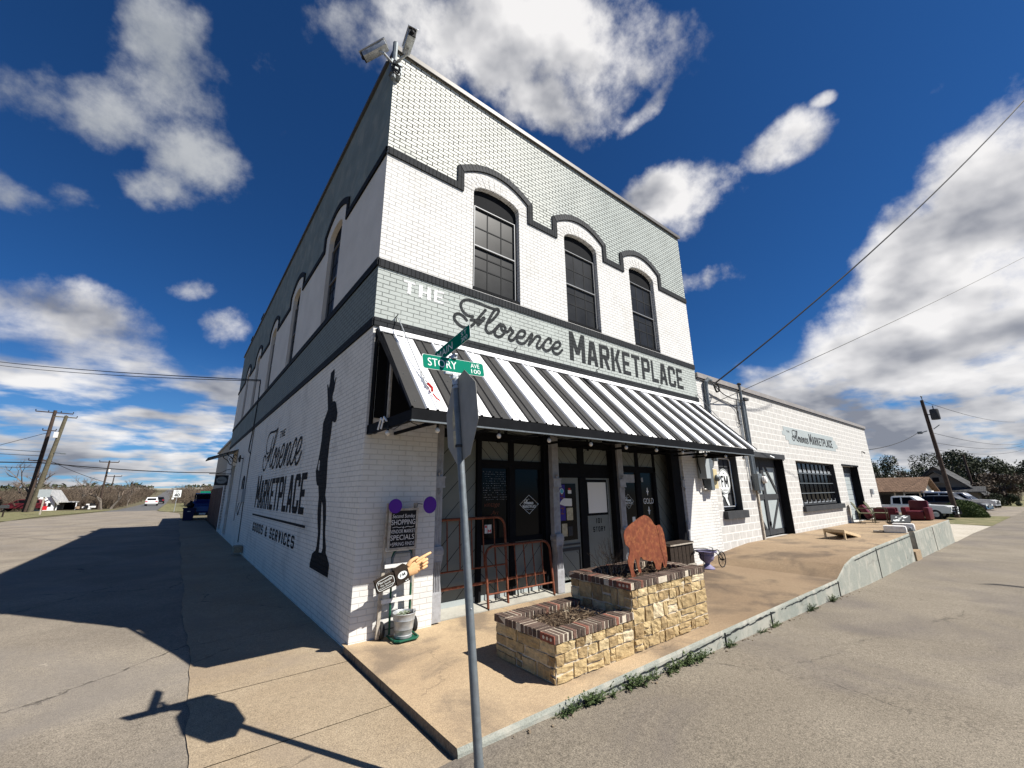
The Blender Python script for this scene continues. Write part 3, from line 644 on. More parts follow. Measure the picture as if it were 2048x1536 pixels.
for x in (3.9,5.35,8.62,11.9,20.2): mb.prism([(x,patio_z(x,-2.6)-.03),(x+.012,patio_z(x,-2.6)-.03),(x+.03,-.5),(x+.0,-.5)], FRONT, -2.626, -2.606)
struct(mb.build('kerb_cracks','groove'))
# broken kerb chips and pale sealing strip at the foot of the platform
mb = MB(); rnd = random.Random(11)
for i in range(90):
    x = rnd.uniform(.2,9.5); y = -2.64-abs(rnd.gauss(0,.04)); z = gz(x,y); s = rnd.uniform(.004,.015)
    T = Matrix.Translation((x,y,z+s*.3)) @ Matrix.Rotation(rnd.uniform(0,6),4,'Z') @ Matrix.Rotation(rnd.uniform(-.4,.4),4,'X')
    mb.t = rnd.random(); mb.cbox((0,0,0),(s*2,s*1.3,s), T)
struct(mb.build('kerb_rubble','slabside'), 'stuff')

# ================================================================== CORNER BUILDING
ZT = 9.34; WX = 9.22; WY = 21.4
bld = thing('corner_brick_building', 'two storey painted brick shop building on the corner with arched upper windows', 'building', (0,0,0))
WC = [2.23,4.63,7.0]; SCN = [2.92,6.72,10.4,14.1,17.45]
def arch(c, hw=.55, z0=5.22, zs=7.25, rise=.22, n=10):
    return [(c-hw,z0),(c+hw,z0)]+[(c+hw*math.cos(math.pi*k/n), zs+rise*math.sin(math.pi*k/n)**.9) for k in range(n+1)]
def stepline(cs, x0, x1, low=7.20, up=7.60, pk=7.90, hw=.845, n=12):
    out = [(x0,low)]
    for c in cs:
        out += [(c-hw,low),(c-hw,up)]
        out += [(c+hw*(-1+2*k/n)*.985, up+.0+(pk-up)*(1-(-1+2*k/n)**2)) for k in range(1,n)]
        out += [(c+hw,up),(c+hw,low)]
    return out+[(x1,low)]
def offset_line(pl, w):
    L_ = []; R_ = []
    for i, p in enumerate(pl):
        a = Vector(pl[max(i-1,0)]); b = Vector(pl[min(i+1,len(pl)-1)]); q = Vector(p)
        d1 = (q-a).normalized() if i > 0 else (b-q).normalized(); d2 = (b-q).normalized() if i < len(pl)-1 else d1
        n1 = Vector((-d1.y,d1.x)); n2 = Vector((-d2.y,d2.x)); m = (n1+n2)
        m = m/max(.3,m.length_squared)*2 if m.length > 1e-6 else n1
        L_.append(tuple(q+m*w/2)); R_.append(tuple(q-m*w/2))
    return L_, R_
def ribbon3(mb, pl, w, fn, d0, d1):
    L_, R_ = offset_line(pl, w); n = len(pl)
    vs = [fn(u,d0,v) for u,v in L_]+[fn(u,d0,v) for u,v in R_]+[fn(u,d1,v) for u,v in L_]+[fn(u,d1,v) for u,v in R_]
    fs = []
    for i in range(n-1): fs += [(i,i+1,n+i+1,n+i),(i,i+1,2*n+i+1,2*n+i),(n+i,n+i+1,3*n+i+1,3*n+i)]
    mb.add(vs, fs)
# front wall
OPX0, OPX1, OPZ = 1.10, 7.98, 3.3
mb = MB()
sl = stepline(WC, 0, WX)
mb.cur = 0   # white ground floor with storefront opening
mb.plate([(0,-.5),(OPX0,-.5),(OPX0,OPZ),(OPX1,OPZ),(OPX1,-.5),(WX,-.5),(WX,4.17),(0,4.17)], [], FRONT)
mb.add([(OPX0,0,-.5),(OPX0,.75,-.5),(OPX0,.75,OPZ),(OPX0,0,OPZ)],[(0,1,2,3)]); mb.add([(OPX1,0,-.5),(OPX1,.75,-.5),(OPX1,.75,OPZ),(OPX1,0,OPZ)],[(0,1,2,3)])
mb.add([(OPX0,0,OPZ),(OPX0,.75,OPZ),(OPX1,.75,OPZ),(OPX1,0,OPZ)],[(0,1,2,3)])
mb.cur = 3; mb.plate([(0,5.135),(WX,5.135)]+sl[::-1], [arch(c) for c in WC], FRONT, 0, .28)
mb.cur = 1; mb.plate([(0,4.17),(WX,4.17),(WX,5.135),(0,5.135)], [], FRONT)
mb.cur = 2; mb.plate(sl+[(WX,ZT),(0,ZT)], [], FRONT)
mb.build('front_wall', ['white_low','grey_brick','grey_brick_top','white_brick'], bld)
mb = MB()
ribbon3(mb, sl, .135, FRONT, -.03, .02); mb.build('stepped_band','dark_soldier', bld)
# real projecting soldier bricks along the arches
for c in WC:
    mb = MB()
    pts = [(c+.845*(-1+2*k/22)*.985, 7.60+.30*(1-(-1+2*k/22)**2)) for k in range(23)]
    for a, b in zip(pts, pts[1:]):
        q = (Vector(a)+Vector(b))/2; d = (Vector(b)-Vector(a)); n = Vector((-d.y,d.x)).normalized(); d = d.normalized()*(d.length/2-.004)
        P = [q-d-n*.065,q+d-n*.065,q+d+n*.065,q-d+n*.065]; mb.prism([tuple(p) for p in P], FRONT, -.037, -.028)
    mb.build('arch_bricks','charcoal', bld)
mb = MB(); mb.box((0,-.022,5.07),(WX,.02,5.20)); mb.build('sill_band','dark_soldier', bld)
mb = MB(); mb.box((0,-.022,4.10),(WX,.02,4.24)); mb.build('sign_band','dark_brick', bld)
# radial brick hood over each window, white
for c in WC:
    mb = MB(); n = 15
    for k in range(n):
        t0 = math.pi*(k+.06)/n; t1 = math.pi*(k+.94)/n
        P = []
        for t, e in ((t0,0),(t1,0),(t1,1),(t0,1)):
            P.append((c+(.555+.2*e)*math.cos(t), 7.255+(.22+.22*e)*math.sin(t)**.9))
        mb.prism(P, FRONT, -.006, .004)
    mb.build('arch_hood','white_brick', bld)
# side wall (x = 0)
mb = MB(); mb.cur = 0
DO = [(16.98,18.3,.06,3.06),(19.85,21.0,.12,2.3)]
mb.plate([(0,-.5),(WY,-.5),(WY,4.17),(0,4.17)], [[(a,c),(b,c),(b,d),(a,d)] for a,b,c,d in DO], SIDEY, 0, .22)
sls = stepline(SCN, 0, WY, low=7.20, up=7.56, pk=7.85)
mb.cur = 1; mb.plate([(0,4.17),(12,4.17),(12,5.17),(0,5.17)], [], SIDEY)
mb.cur = 3; mb.plate([(12,4.17),(WY,4.17),(WY,5.17),(12,5.17)], [], SIDEY)
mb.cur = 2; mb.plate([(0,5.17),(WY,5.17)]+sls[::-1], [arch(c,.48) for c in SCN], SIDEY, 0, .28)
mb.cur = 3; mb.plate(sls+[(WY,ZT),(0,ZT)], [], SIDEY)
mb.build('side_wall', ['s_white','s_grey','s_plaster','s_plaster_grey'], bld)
mb = MB(); ribbon3(mb, sls, .135, SIDEY, -.03, .02); mb.box((-.022,0,5.09),(.02,WY,5.22)); mb.box((-.022,0,4.10),(.02,WY,4.24)); mb.build('side_bands','s_dark', bld)
mb = MB(); mb.box((WX-.3,.02,-.5),(WX,WY,ZT-.02)); mb.box((.1,WY-.3,-.5),(WX,WY,ZT-.02)); mb.box((.05,.03,8.6),(WX-.05,WY-.05,8.7)); mb.box((.3,1.2,-.1),(WX-.3,1.3,8.6)); mb.box((.32,.3,3.5),(WX-.3,WY-.3,3.6)); mb.box((.5,1.3,-.1),(.6,WY-.3,8.6)); mb.build('rear_walls','white_brick', bld)
mb = MB(); mb.box((-.03,-.05,ZT),(WX+.03,.30,ZT+.07)); mb.box((-.05,.30,ZT),(.30,WY+.03,ZT+.07)); mb.box((WX-.3,.3,ZT),(WX+.03,WY,ZT+.07)); mb.build('parapet_coping','coping_dark', bld)
mb = MB(); mb.box((-.045,-.062,ZT-.02),(WX+.045,-.045,ZT+.075)); mb.build('coping_face','coping_dark', bld)
for c in (15.4,18.9):
    mb = MB(); mb.box((.05,c-.35,ZT+.07),(.5,c+.35,ZT+.38)); mb.cur = 0; mb.box((.0,c-.4,ZT+.38),(.55,c+.4,ZT+.45)); mb.build('chimney','s_dark', bld)
# upper windows
def upper_window(fn, c, hw, front):
    w = MB(); fr = arch(c, hw-.004, 5.225, 7.25, .22)
    w.plate(fr, [[(c-hw+.06,5.30),(c+hw-.06,5.30),(c+hw-.06,7.02),(c-hw+.06,7.02)]], fn, .10, .03)
    w.prism([(c-hw+.004,5.222),(c+hw-.004,5.222),(c+hw-.004,5.30),(c-hw+.004,5.30)], fn, .02, .12)
    f = w.build('window','black', bld)
    w = MB(); x0,x1,z0,z1 = c-hw+.06,c+hw-.06,5.30,7.02; t = .016
    def bar(a,b_,q,r,d0=.065,d1=.098): w.prism([(a,q),(b_,q),(b_,r),(a,r)], fn, d0, d1)
    bar(x0,x0+t,z0,z1); bar(x1-t,x1,z0,z1); bar(x0+t,x1-t,z0,z0+t); bar(x0+t,x1-t,z1-t,z1); zm = (z0+z1)/2+.02; bar(x0+t,x1-t,zm-.012,zm+.012)
    w.build('storm_frame','storm', f)
    w = MB(); w.prism([(x0,z0),(x1,z0),(x1,z1),(x0,z1)], fn, .104, .108)
    w.build('pane','glass_up', f)
    w = MB()
    for k in (1,2): u = x0+(x1-x0)*k/3; w.prism([(u-.011,z0),(u+.011,z0),(u+.011,z1),(u-.011,z1)], fn, .0985, .1035)
    for k in (1,3): v = z0+(z1-z0)*k/4; w.prism([(x0,v-.011),(x1,v-.011),(x1,v+.011),(x0,v+.011)], fn, .0975, .1030)
    v = zm-.19; w.prism([(x0,v-.02),(x1,v-.02),(x1,v),(x0,v)], fn, .096, .1025)
    w.build('glazing_bars','muntin', f)
    return f
for c in WC: upper_window(FRONT, c, .55, True)
for c in SCN: upper_window(SIDEY, c, .48, False)
# painted lettering
E = -.005
mb = MB(); mb.flat(block('THE', .41, 1.12, 4.76, 4.975, gap=.28), FRONT, E); mb.build('painted_word_the','paint_white', bld)
mb = MB(); mb.flat(florence(1.33,3.86,4.42,4.99,.052), FRONT, E); mb.build('painted_word_florence','paint_brick', bld)
mb = MB(); mb.flat(block('MARKETPLACE', 4.09, 8.50, 4.375, 4.935, gap=.17, big=5.01), FRONT, E); mb.build('painted_word_marketplace','paint_brick', bld)
mb = MB(); mb.flat(block('THE', -6.47,-5.79, 3.15, 3.33, gap=.35), SIDE, -.006); mb.flat(florence(-8.75,-3.72,2.36,3.48,.060), SIDE, -.006)
mb.flat(block('MARKETPLACE', -9.25,-3.0, 1.385, 2.15, gap=.15, big=2.30), SIDE, -.006); mb.flat(([(-9.42,1.165),(-2.74,1.165),(-2.74,1.21),(-9.42,1.21)],[(0,1,2,3)]), SIDE, -.006)
mb.flat(block('GOODS & SERVICES', -9.0,-3.46, .75, .985, gap=.42), SIDE, -.006)
mb.build('painted_side_lettering','s_paint', bld)
CB = [(1.88,3.9),(1.97,3.89),(2.07,3.87),(2.08,3.68),(2.11,3.58),(2.19,3.68),(2.25,3.7),(2.16,3.51),(2.1,3.38),(2.02,3.19),(2.1,3.11),(2.25,2.98),(2.23,2.69),(2.27,2.44),(2.33,2.26),(2.4,2.15),(2.31,1.98),(2.22,1.9),(2.12,1.88),(2.02,1.71),(2.0,1.48),(1.94,1.32),(1.84,1.15),(1.84,0.95),(1.88,0.88),(2.06,0.82),(2.15,0.66),(2.14,0.6),(1.08,0.59),(1.07,0.76),(1.22,0.86),(1.31,0.9),(1.32,0.97),(1.44,1.17),(1.47,1.38),(1.57,1.65),(1.65,1.73),(1.64,1.87),(1.67,2.06),(1.71,2.3),(1.7,2.56),(1.67,2.73),(1.66,2.93),(1.5,2.89),(1.42,2.92),(1.41,3.04),(1.56,3.24),(1.66,3.28),(1.76,3.29),(1.82,3.39),(1.75,3.5),(1.72,3.63),(1.67,3.71),(1.73,3.71),(1.77,3.61),(1.83,3.73),(1.84,3.86)]
mb = MB(); mb.plate(CB, [[(1.82,1.66),(1.72,1.56),(1.62,1.34),(1.48,.95),(1.53,.88),(1.69,.87),(1.70,1.03),(1.71,1.16),(1.77,1.40)],[(2.26,2.33),(2.19,2.31),(2.18,2.13),(2.29,2.17)]], SIDEY, -.006); mb.build('painted_cowboy_silhouette','s_paint', bld)
SF0 = set(o.name for o in bpy.data.objects)
# ---------------- storefront (timber, recessed)
YS = .60
def X(x0): return -1.87+(x0+1.87)*(5.565+YS)/5.565
def Zs(z0): return 1.75+(z0-1.75)*(5.565+YS)/5.565
def boards(name, x0, x1, z0, z1, dirn, y=YS, mat='sage', parent=bld, pitch=.26):
    """panel with slanting grooves cut between the boards"""
    m = MB(); m.box((x0,y,z0),(x1,y+.05,z1)); p = m.build(name, mat, parent)
    g = MB(); w = x1-x0; h = z1-z0; k = -h if dirn > 0 else 0
    c = z0-w if dirn > 0 else z0
    while c < z1+w:
        # line z = c + dirn*(x-x0)
        pts = []
        if dirn > 0: a = (x0, c); b = (x1, c+w)
        else: a = (x0, c); b = (x1, c-w)
        # clip in z
        (ax,az),(bx,bz) = a,b
        def at(z): return ax+(bx-ax)*(z-az)/(bz-az)
        lo, hi = (a,b) if az < bz else (b,a)
        if hi[1] > z0+.01 and lo[1] < z1-.01:
            L0 = lo if lo[1] >= z0 else (at(z0), z0); H0 = hi if hi[1] <= z1 else (at(z1), z1)
            if abs(H0[1]-L0[1]) > .03:
                d = .007
                g.prism([(L0[0]-d,L0[1]),(L0[0]+d,L0[1]),(H0[0]+d,H0[1]),(H0[0]-d,H0[1])], FRONT, y-.002, y+.001)
        c += pitch*1.41
    if g.v: g.build('board_grooves','groove', p)
    return p
def fbox(name, x0,x1,z0,z1,y0,y1,mat='black',parent=bld):
    m = MB(); m.box((x0,y0,z0),(x1,y1,z1)); return m.build(name, mat, parent)
TOPZ = 3.28
boards('slanted_board_panel', 1.42, X(1.80), .10, 2.66, 1)
boards('slanted_board_panel', X(6.72), X(7.45), .02, 2.66, -1)
fbox('back_panel', 1.12, 7.96, -.1, OPZ-.01, .42, .48, 'black')
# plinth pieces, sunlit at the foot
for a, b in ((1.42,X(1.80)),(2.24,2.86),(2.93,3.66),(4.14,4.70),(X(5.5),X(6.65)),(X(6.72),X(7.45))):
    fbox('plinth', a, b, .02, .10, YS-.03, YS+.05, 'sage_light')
m = MB(); m.prism([(.105,-.05),(.40,-.05),(.40,.092),(.33,.090),(.112,.012)], lambda u,d,v: (d,u,v), 1.06, 8.0); m.build('threshold','greyconc', bld)
# head beam, frieze panels above it
fbox('head_beam', 1.12, 7.96, 2.66, 2.80, YS-.12, YS+.05)
for a, b in ((1.14,2.80),(2.86,3.66),(4.0,5.62),(5.9,7.9)):
    fbox('frieze_panel', a, b, 2.80, TOPZ, YS-.06, YS-.02, 'sage')
fbox('frieze_post', 2.80, 2.86, 2.80, TOPZ, YS-.09, YS-.03)
# left window
XW = dict(a=X(1.79), b=X(1.87), m0=X(2.44), m1=X(2.545), e=X(3.18), f=X(3.36))
fbox('window_post', XW['a'], XW['b'], 0.02, 2.66, YS-.12, YS+.05)
fbox('window_post', XW['m0'], XW['m1'], 0.02, 2.66, YS-.08, YS+.05)
fbox('window_post', XW['e'], XW['f'], 0.02, TOPZ, YS-.20, YS+.05)
def transoms(lst):
    for i, (a, b, d) in enumerate(lst): boards('transom_panel', a, b, 2.31, 2.645, d, YS-.01, 'sage', bld, .18)
transoms([(XW['b'],XW['m0'],-1),(XW['m1'],XW['e'],1)])
fbox('transom_bar', XW['b'], XW['e'], 2.20, 2.31, YS-.07, YS+.04)
def shopwin(x0,x1,z0,z1):
    m = MB(); t = .035
    for a in ((x0,x0+t,z0,z1),(x1-t,x1,z0,z1),(x0+t,x1-t,z0,z0+t),(x0+t,x1-t,z1-t,z1)): m.box((a[0],YS-.05,a[2]),(a[1],YS+.03,a[3]))
    f = m.build('shop_window','black', bld)
    m = MB(); m.box((x0+t,YS-.005,z0+t),(x1-t,YS+.003,z1-t)); m.build('pane','glass', f); return f
w1 = shopwin(XW['b'],XW['m0'],.93,2.20); w2 = shopwin(XW['m1'],XW['e'],.93,2.20)
boards('slanted_board_panel', XW['b'], XW['m0'], .10, .90, -1); boards('slanted_board_panel', XW['m1'], XW['e'], .10, .90, 1)
fbox('window_sill', XW['b'], XW['e'], .88, .935, YS-.06, YS+.05)
# decals on glass
def diamond(parent, cx, cz, w, h, y=YS-.009):
    m = MB(); P = [(cx-w,cz),(cx,cz-h),(cx+w,cz),(cx,cz+h)]; k = .955
    for i in range(4):
        a, b = P[i], P[(i+1)%4]; ia = (cx+(a[0]-cx)*k, cz+(a[1]-cz)*k); ib = (cx+(b[0]-cx)*k, cz+(b[1]-cz)*k)
        m.flat(([a,b,ib,ia],[(0,1,2,3)]), FRONT, y)
    m.flat(ftext('THE', cx-.015, cz+.085, .016, align='CENTER'), FRONT, y)
    m.flat(florence(cx-.13,cx+.10,cz+.0,cz+.085,.008,3), FRONT, y)
    m.flat(block('MARKETPLACE', cx-.16, cx+.165, cz-.065, cz-.015, gap=.2, big=cz-.005), FRONT, y)
    m.flat(ftext('GOODS & SERVICES', cx, cz-.10, .014, align='CENTER'), FRONT, y)
    m.build('diamond_decal','sign_white', parent)
diamond(w2, (XW['m1']+XW['e'])/2+.03, 1.515, .235, .175)
# faint wares behind the left pane
m = MB(); rnd = random.Random(5)
for i in range(16):
    for j in range(13):
        if rnd.random() < .72:
            x = XW['b']+.08+i*.034; z = 2.10-j*.04; s = .0045*rnd.uniform(.6,1.3)
            m.flat(([(x-s,z-s),(x+s,z-s),(x+s,z+s),(x-s,z+s)],[(0,1,2,3)]), FRONT, YS-.008)
m.build('dotted_lace_decal','greycol', w1)
m = MB(); m.flat(ftext('vintage', XW['b']+.10, 1.50, .085, bold=-.01, shear=.3), FRONT, YS-.008); m.flat(ftext('Art', XW['b']+.25, 1.36, .075, bold=-.01, shear=.3), FRONT, YS-.008)
m.build('gold_script_decal','bedrust', w1)
m = MB(); m.box((XW['b']+.11,YS-.012,1.06),(XW['b']+.155,YS-.006,1.20)); m.box((XW['b']+.165,YS-.012,1.06),(XW['b']+.25,YS-.006,1.20)); nt = m.build('paper_notice','poster', w1)
m = MB(); m.flat(block('M',XW['b']+.175,XW['b']+.24,1.07,1.12), FRONT, YS-.0135); m.flat(([(XW['b']+.115,1.15),(XW['b']+.15,1.15),(XW['b']+.15,1.19),(XW['b']+.115,1.19)],[(0,1,2,3)]), FRONT, YS-.0135); m.build('notice_print','tail', w1)
# columns with moulded pedestals and a bracket ornament
def column(x0, x1, y0=.15, low=True):
    f = None
    m = MB(); m.box((x0,y0,.98),(x1,y0+.15,TOPZ)); 
    for k in range(3): xx = x0+(x1-x0)*(k+1)/4; m.box((xx-.006,y0-.006,.98),(xx+.006,y0,2.9))
    f = m.build('shop_column','greycol', bld)
    m = MB(); c = (x0+x1)/2; h = (x1-x0)/2+.0
    pr = [(h*1.05,0),(h*1.05,.36),(h*.95,.40),(h*.80,.50),(h*.72,.60),(h*.86,.72),(h*1.08,.80),(h*1.12,.86),(h*1.25,.87),(h*1.25,.93),(h*.95,.98)]
    vs = []
    for r, z in pr: vs += [(c-r,y0-.02-(r-h)*.6-.02,z+.02),(c+r,y0-.02-(r-h)*.6-.02,z+.02),(c+r,y0+.16,z+.02),(c-r,y0+.16,z+.02)]
    m.add(vs, [(i*4+k,i*4+(k+1)%4,(i+1)*4+(k+1)%4,(i+1)*4+k) for i in range(len(pr)-1) for k in range(4)]+[tuple(range(len(vs)-4,len(vs)))])
    for k in range(4): xx = c-h*.6+h*1.2*k/3; m.tube([(xx,y0-.045,.42),(xx,y0-.035,.62),(xx,y0-.05,.80)], .008, 5)
    m.build('moulded_pedestal','greycol', f)
    m = MB(); z = 1.84; m.box((x0-.015,y0-.035,z),(x1+.015,y0-.002,z+.13)); m.box((x0-.025,y0-.045,z+.12),(x1+.025,y0-.002,z+.145)); m.box((x0-.02,y0-.04,z-.02),(x1+.02,y0-.002,z+.01))
    m.tube([(c,y0-.03,z+.14),(c-.03,y0-.05,z+.19),(c,y0-.05,z+.225),(c+.03,y0-.04,z+.19)], .010, 6); m.tube([(c,y0-.03,z-.02),(c+.02,y0-.05,z-.06),(c,y0-.04,z-.11)], .012, 6)
    m.build('cast_ornament','greycol', f); return f
column(3.62,3.78); column(5.605,5.765); column(1.105,1.245,.06); column(7.90,7.975,.03)
# left door leaf with posters
def door(name, x0, x1, z0, z1, mat='sage'):
    m = MB(); m.box((x0,YS-.03,z0),(x1,YS+.03,z1)); return m.build(name, mat, bld)
transoms([(X(3.5),X(4.13),-1),(X(4.31),X(5.03),1)])
fbox('transom_bar', X(3.4), X(5.05), 2.02, 2.31, YS-.05, YS+.04)
fbox('transom_mullion', X(4.13), X(4.31), 2.31, 2.66, YS-.05, YS+.04)
fbox('door_post', X(4.13), X(4.31), .02, 2.02, YS-.10, YS+.05)
fbox('door_post', X(5.05), X(5.30), .02, TOPZ, YS-.30, YS+.05)
d1 = door('shop_door', X(3.36), X(4.12), .03, 2.02)
a0, a1 = X(3.45), X(4.04)
m = MB(); m.box((a0,YS-.045,.80),(a1,YS-.031,1.90)); m.build('door_glass','glass', d1)
m = MB(); m.box((a0,YS-.05,.60),(a1+.06,YS-.031,.66)); m.box((a0,YS-.05,.70),(a1+.06,YS-.031,.735)); m.build('door_rail','charcoal', d1)
m = MB(); m.box((a1+.02,YS-.05,.06),(a1+.05,YS-.031,.60)); m.build('door_stile','groove', d1)
boards('door_panel', a0, a1+.0, .08, .58, -1, YS-.038, 'sage', d1)
Yp = YS-.052
def pst(name, x, z, w, h, mat, y=Yp): m = MB(); m.box((x,y,z),(x+w,y+.004,z+h)); return m.build(name, mat, d1)
pxm = X(3.60)+.02
pst('open_banner', pxm-.03, 1.18, .17, .70, 'blueposter')
m = MB(); tx = ftext('OPEN', 0, 0, .085, x1=.50, bold=.01); m.flat(([(pxm+.01+y, 1.80-x) for x, y in tx[0]], tx[1]), FRONT, Yp-.003); m.build('banner_letters','bedrust', d1)
m = MB(); m.lathe([(0,0),(.058,0)], (pxm+.05,Yp-.002,1.75), 20, Matrix.Rotation(R(90),3,'X').to_4x4()); m.build('round_sticker','sign_white', d1)
m = MB(); m.lathe([(0,0),(.044,0)], (pxm+.05,Yp-.004,1.75), 20, Matrix.Rotation(R(90),3,'X').to_4x4()); m.build('sticker_disc','teal', d1)
pst('small_sticker', pxm+.23, 1.70, .10, .07, 'poster'); pst('small_sticker', pxm+.245, 1.77, .06, .04, 'red')
m = MB(); m.prism([(pxm-.03,1.50),(pxm+.12,1.46),(pxm+.33,1.45),(pxm+.33,1.60),(pxm+.10,1.61),(pxm+.02,1.56)], FRONT, Yp-.006, Yp-.002); m.build('torn_paper','poster', d1)
pst('framed_poster', pxm+.17, 1.18, .18, .24, 'paper'); pst('framed_poster', pxm+.02, .88, .15, .24, 'paper'); pst('framed_poster', pxm+.20, .88, .12, .18, 'charcoal')
d2 = door('side_door', X(4.31), X(5.05), .03, 2.05)
m = MB(); b0, b1 = X(4.34), X(4.95); m.box((b0,YS-.05,1.24),(b1,YS-.031,1.985)); m.build('door_window_frame','black', d2)
m = MB(); m.box((b0+.035,YS-.056,1.29),(b1-.035,YS-.051,1.93)); m.build('papered_pane','poster', d2)
m = MB(); m.flat(block('101', X(4.66)-.09, X(4.66)+.09, 1.075, 1.18, gap=.4), FRONT, YS-.0335); m.build('door_number','black', d2); m = MB(); m.flat(block('STORY', X(4.66)-.20, X(4.66)+.20, .905, 1.01, gap=.42), FRONT, YS-.0335); m.build('door_street_name','black', d2)
m = MB(); m.box((b1+.03,YS-.037,.06),(b1+.045,YS-.031,2.0)); m.build('door_seam','galv_light', d2)
# right windows
c0, c1, c2, c3 = X(5.35), X(5.98), X(6.10), X(6.65)
transoms([(c0,c1,-1),(c2,c3,1)])
fbox('transom_bar', c0, c3+.08, 2.20, 2.31, YS-.06, YS+.04); fbox('transom_mullion', c1, c2, 2.31, 2.66, YS-.05, YS+.04)
fbox('window_post', c1, c2, .4, 2.20, YS-.06, YS+.05); fbox('window_post', c3, X(6.72), .02, 2.66, YS-.06, YS+.05)
w3 = shopwin(c0,c1,.70,2.20); w4 = shopwin(c2,c3,.70,2.20)
fbox('window_apron', c0, c3, .1, .70, YS-.03, YS+.04, 'sage')
diamond(w3, X(5.66), 1.50, .20, .17)
m = MB(); m.box((c0+.06,YS-.010,1.93),(c1-.05,YS-.007,2.12)); m.build('paper_notice','greycol', w3)
m = MB(); m.box((X(5.75),YS-.010,1.02),(X(5.85),YS-.007,1.15)); m.build('paper_notice','poster', w3)
gx = (c2+c3)/2
m = MB(); m.flat(ftext('GOLD', gx-.2, 1.43, .13, x1=gx+.22, bold=.006), FRONT, YS-.009)
for z, s in ((1.72,1),(1.27,-1)):
    m.flat(([(gx-.012,z-.09),(gx+.012,z-.09),(gx+.03,z),(gx+.012,z+.09),(gx-.012,z+.09),(gx-.03,z)],[(0,1,2,3,4,5)]), FRONT, YS-.009)
    m.flat(([(gx-.05,z-.01),(gx+.05,z-.01),(gx+.05,z+.01),(gx-.05,z+.01)],[(0,1,2,3)]), FRONT, YS-.0095)
m.build('gold_lettering_decal','porcelain', w4)
m = MB(); m.box((c2+.08,YS-.010,1.95),(c2+.16,YS-.007,2.05)); m.build('paper_notice','greycol', w4)
fbox('corner_post', 7.53, 7.895, .02, TOPZ, .03, .16)
m = MB(); m.tube([(8.02,YS-.3,1.6),(8.0,YS-.34,1.5),(8.03,YS-.3,1.42)], .02, 6); m.build('door_bracket','charcoal', bld)
# the recess is shallower than first drawn: scale the joinery about the camera to keep its place in view
for o in [q for q in bpy.data.objects if q.name not in SF0 and q.type == 'MESH']:
    if o.name.split('.')[0] in ('back_panel','threshold','shop_column','moulded_pedestal','cast_ornament','corner_post'): continue
    for v in o.data.vertices: v.co = Vector((v.co.x*.9595-.0757, .35+(v.co.y-.60)*.5, v.co.z*.9595+.0709))
# ---------------- side doors, lamp, hanging bits on the side wall
for (a,b,c,d), lab in zip(DO, ('tall','low')):
    m = MB(); m.box((.10,a,c),(.16,b,d)); dd = m.build('side_entrance_door','charcoal', bld)
    m = MB(); m.box((.085,a+.12,c+1.0),(.10,b-.12,d-.15)); m.build('door_glass','glass', dd)
m = MB(); m.box((-.016,21.0,-.1),(-.003,21.38,2.4)); m.build('pale_corner_trim','porcelain', bld)
m = MB(); m.box((-.012,14.05,.80),(-.003,14.30,3.12)); m.build('painted_grey_strip','galv', bld)
# ================================================================== AWNING
aw = thing('metal_awning', 'long sloping metal awning with charcoal and white stripes over the storefront', 'awning', (4.5,0,2.6))
TX0, TX1, ZTOP, ZLIP, YL = .10, 9.20, 4.055, 2.665, -1.4
def aw_pt(t, s, h=0.0):   # t along top, s 0 top..1 lip
    xb = t-.10 if t < 9 else t-.20
    nrm = Vector((0,-(ZTOP-ZLIP),-YL)).normalized()*0
    nv = Vector((0, -(ZTOP-ZLIP), 1.4)).normalized()
    p = Vector((t+(xb-t)*s, YL*s, ZTOP+(ZLIP-ZTOP)*s)); return p+nv*h
mb = MB(); edges = [TX0]+[.29+.305*k for k in range(0,30)]
edges = [e for e in edges if e < TX1]+[TX1]
for i in range(len(edges)-1):
    a, b = edges[i], edges[i+1]; mb.cur = 0 if i % 2 == 0 else 1
    # flat pans with raised ribs at the middle and at the joint
    prof = [(a,0),(a+.012,.022),(a+.030,.022),(a+.045,0),(a+.132,0),(a+.143,.017),(a+.163,.017),(a+.174,0),(b,0)] if b-a > .25 else [(a,0),(a+.012,.022),(a+.030,.022),(a+.045,0),(b,0)]
    n = len(prof); mb.add([aw_pt(t,-.0,h) for t,h in prof]+[aw_pt(t,.5,h) for t,h in prof]+[aw_pt(t,1.0,h) for t,h in prof], [(k,k+1,k+1+n,k+n) for k in range(n-1)]+[(k+n,k+1+n,k+1+2*n,k+2*n) for k in range(n-1)])
mb.build('ribbed_roof', ['dark_metal','white_metal'], aw)
mb = MB()
for i in range(len(edges)-1):
    for s in (.30,.62,.93):
        for q in (.09,.22):
            if edges[i]+q < edges[i+1]: p = aw_pt(edges[i]+q, s, .004); mb.sphere(p, .006, 6)
mb.build('roof_screws','galv', aw)
mb = MB(); mb.add([(TX0-.02,-.002,ZTOP+.085),(TX1+.05,-.002,ZTOP+.085),aw_pt(TX1+.05,.035,.03),aw_pt(TX0-.02,.035,.03)],[(0,1,2,3)]); mb.add([aw_pt(TX0-.02,.035,.03),aw_pt(TX1+.05,.035,.03),aw_pt(TX1+.05,.037,.018),aw_pt(TX0-.02,.037,.018)],[(0,1,2,3)]); mb.build('wall_flashing','white_metal', aw)
mb = MB(); mb.add([aw_pt(TX0+.01,.0,-.004),aw_pt(TX1-.01,.0,-.004),aw_pt(TX1-.01,.99,-.004),aw_pt(TX0+.01,.99,-.004)],[(0,1,2,3)]); mb.build('roof_underside','black', aw)
xl0, xl1 = .02, 8.76
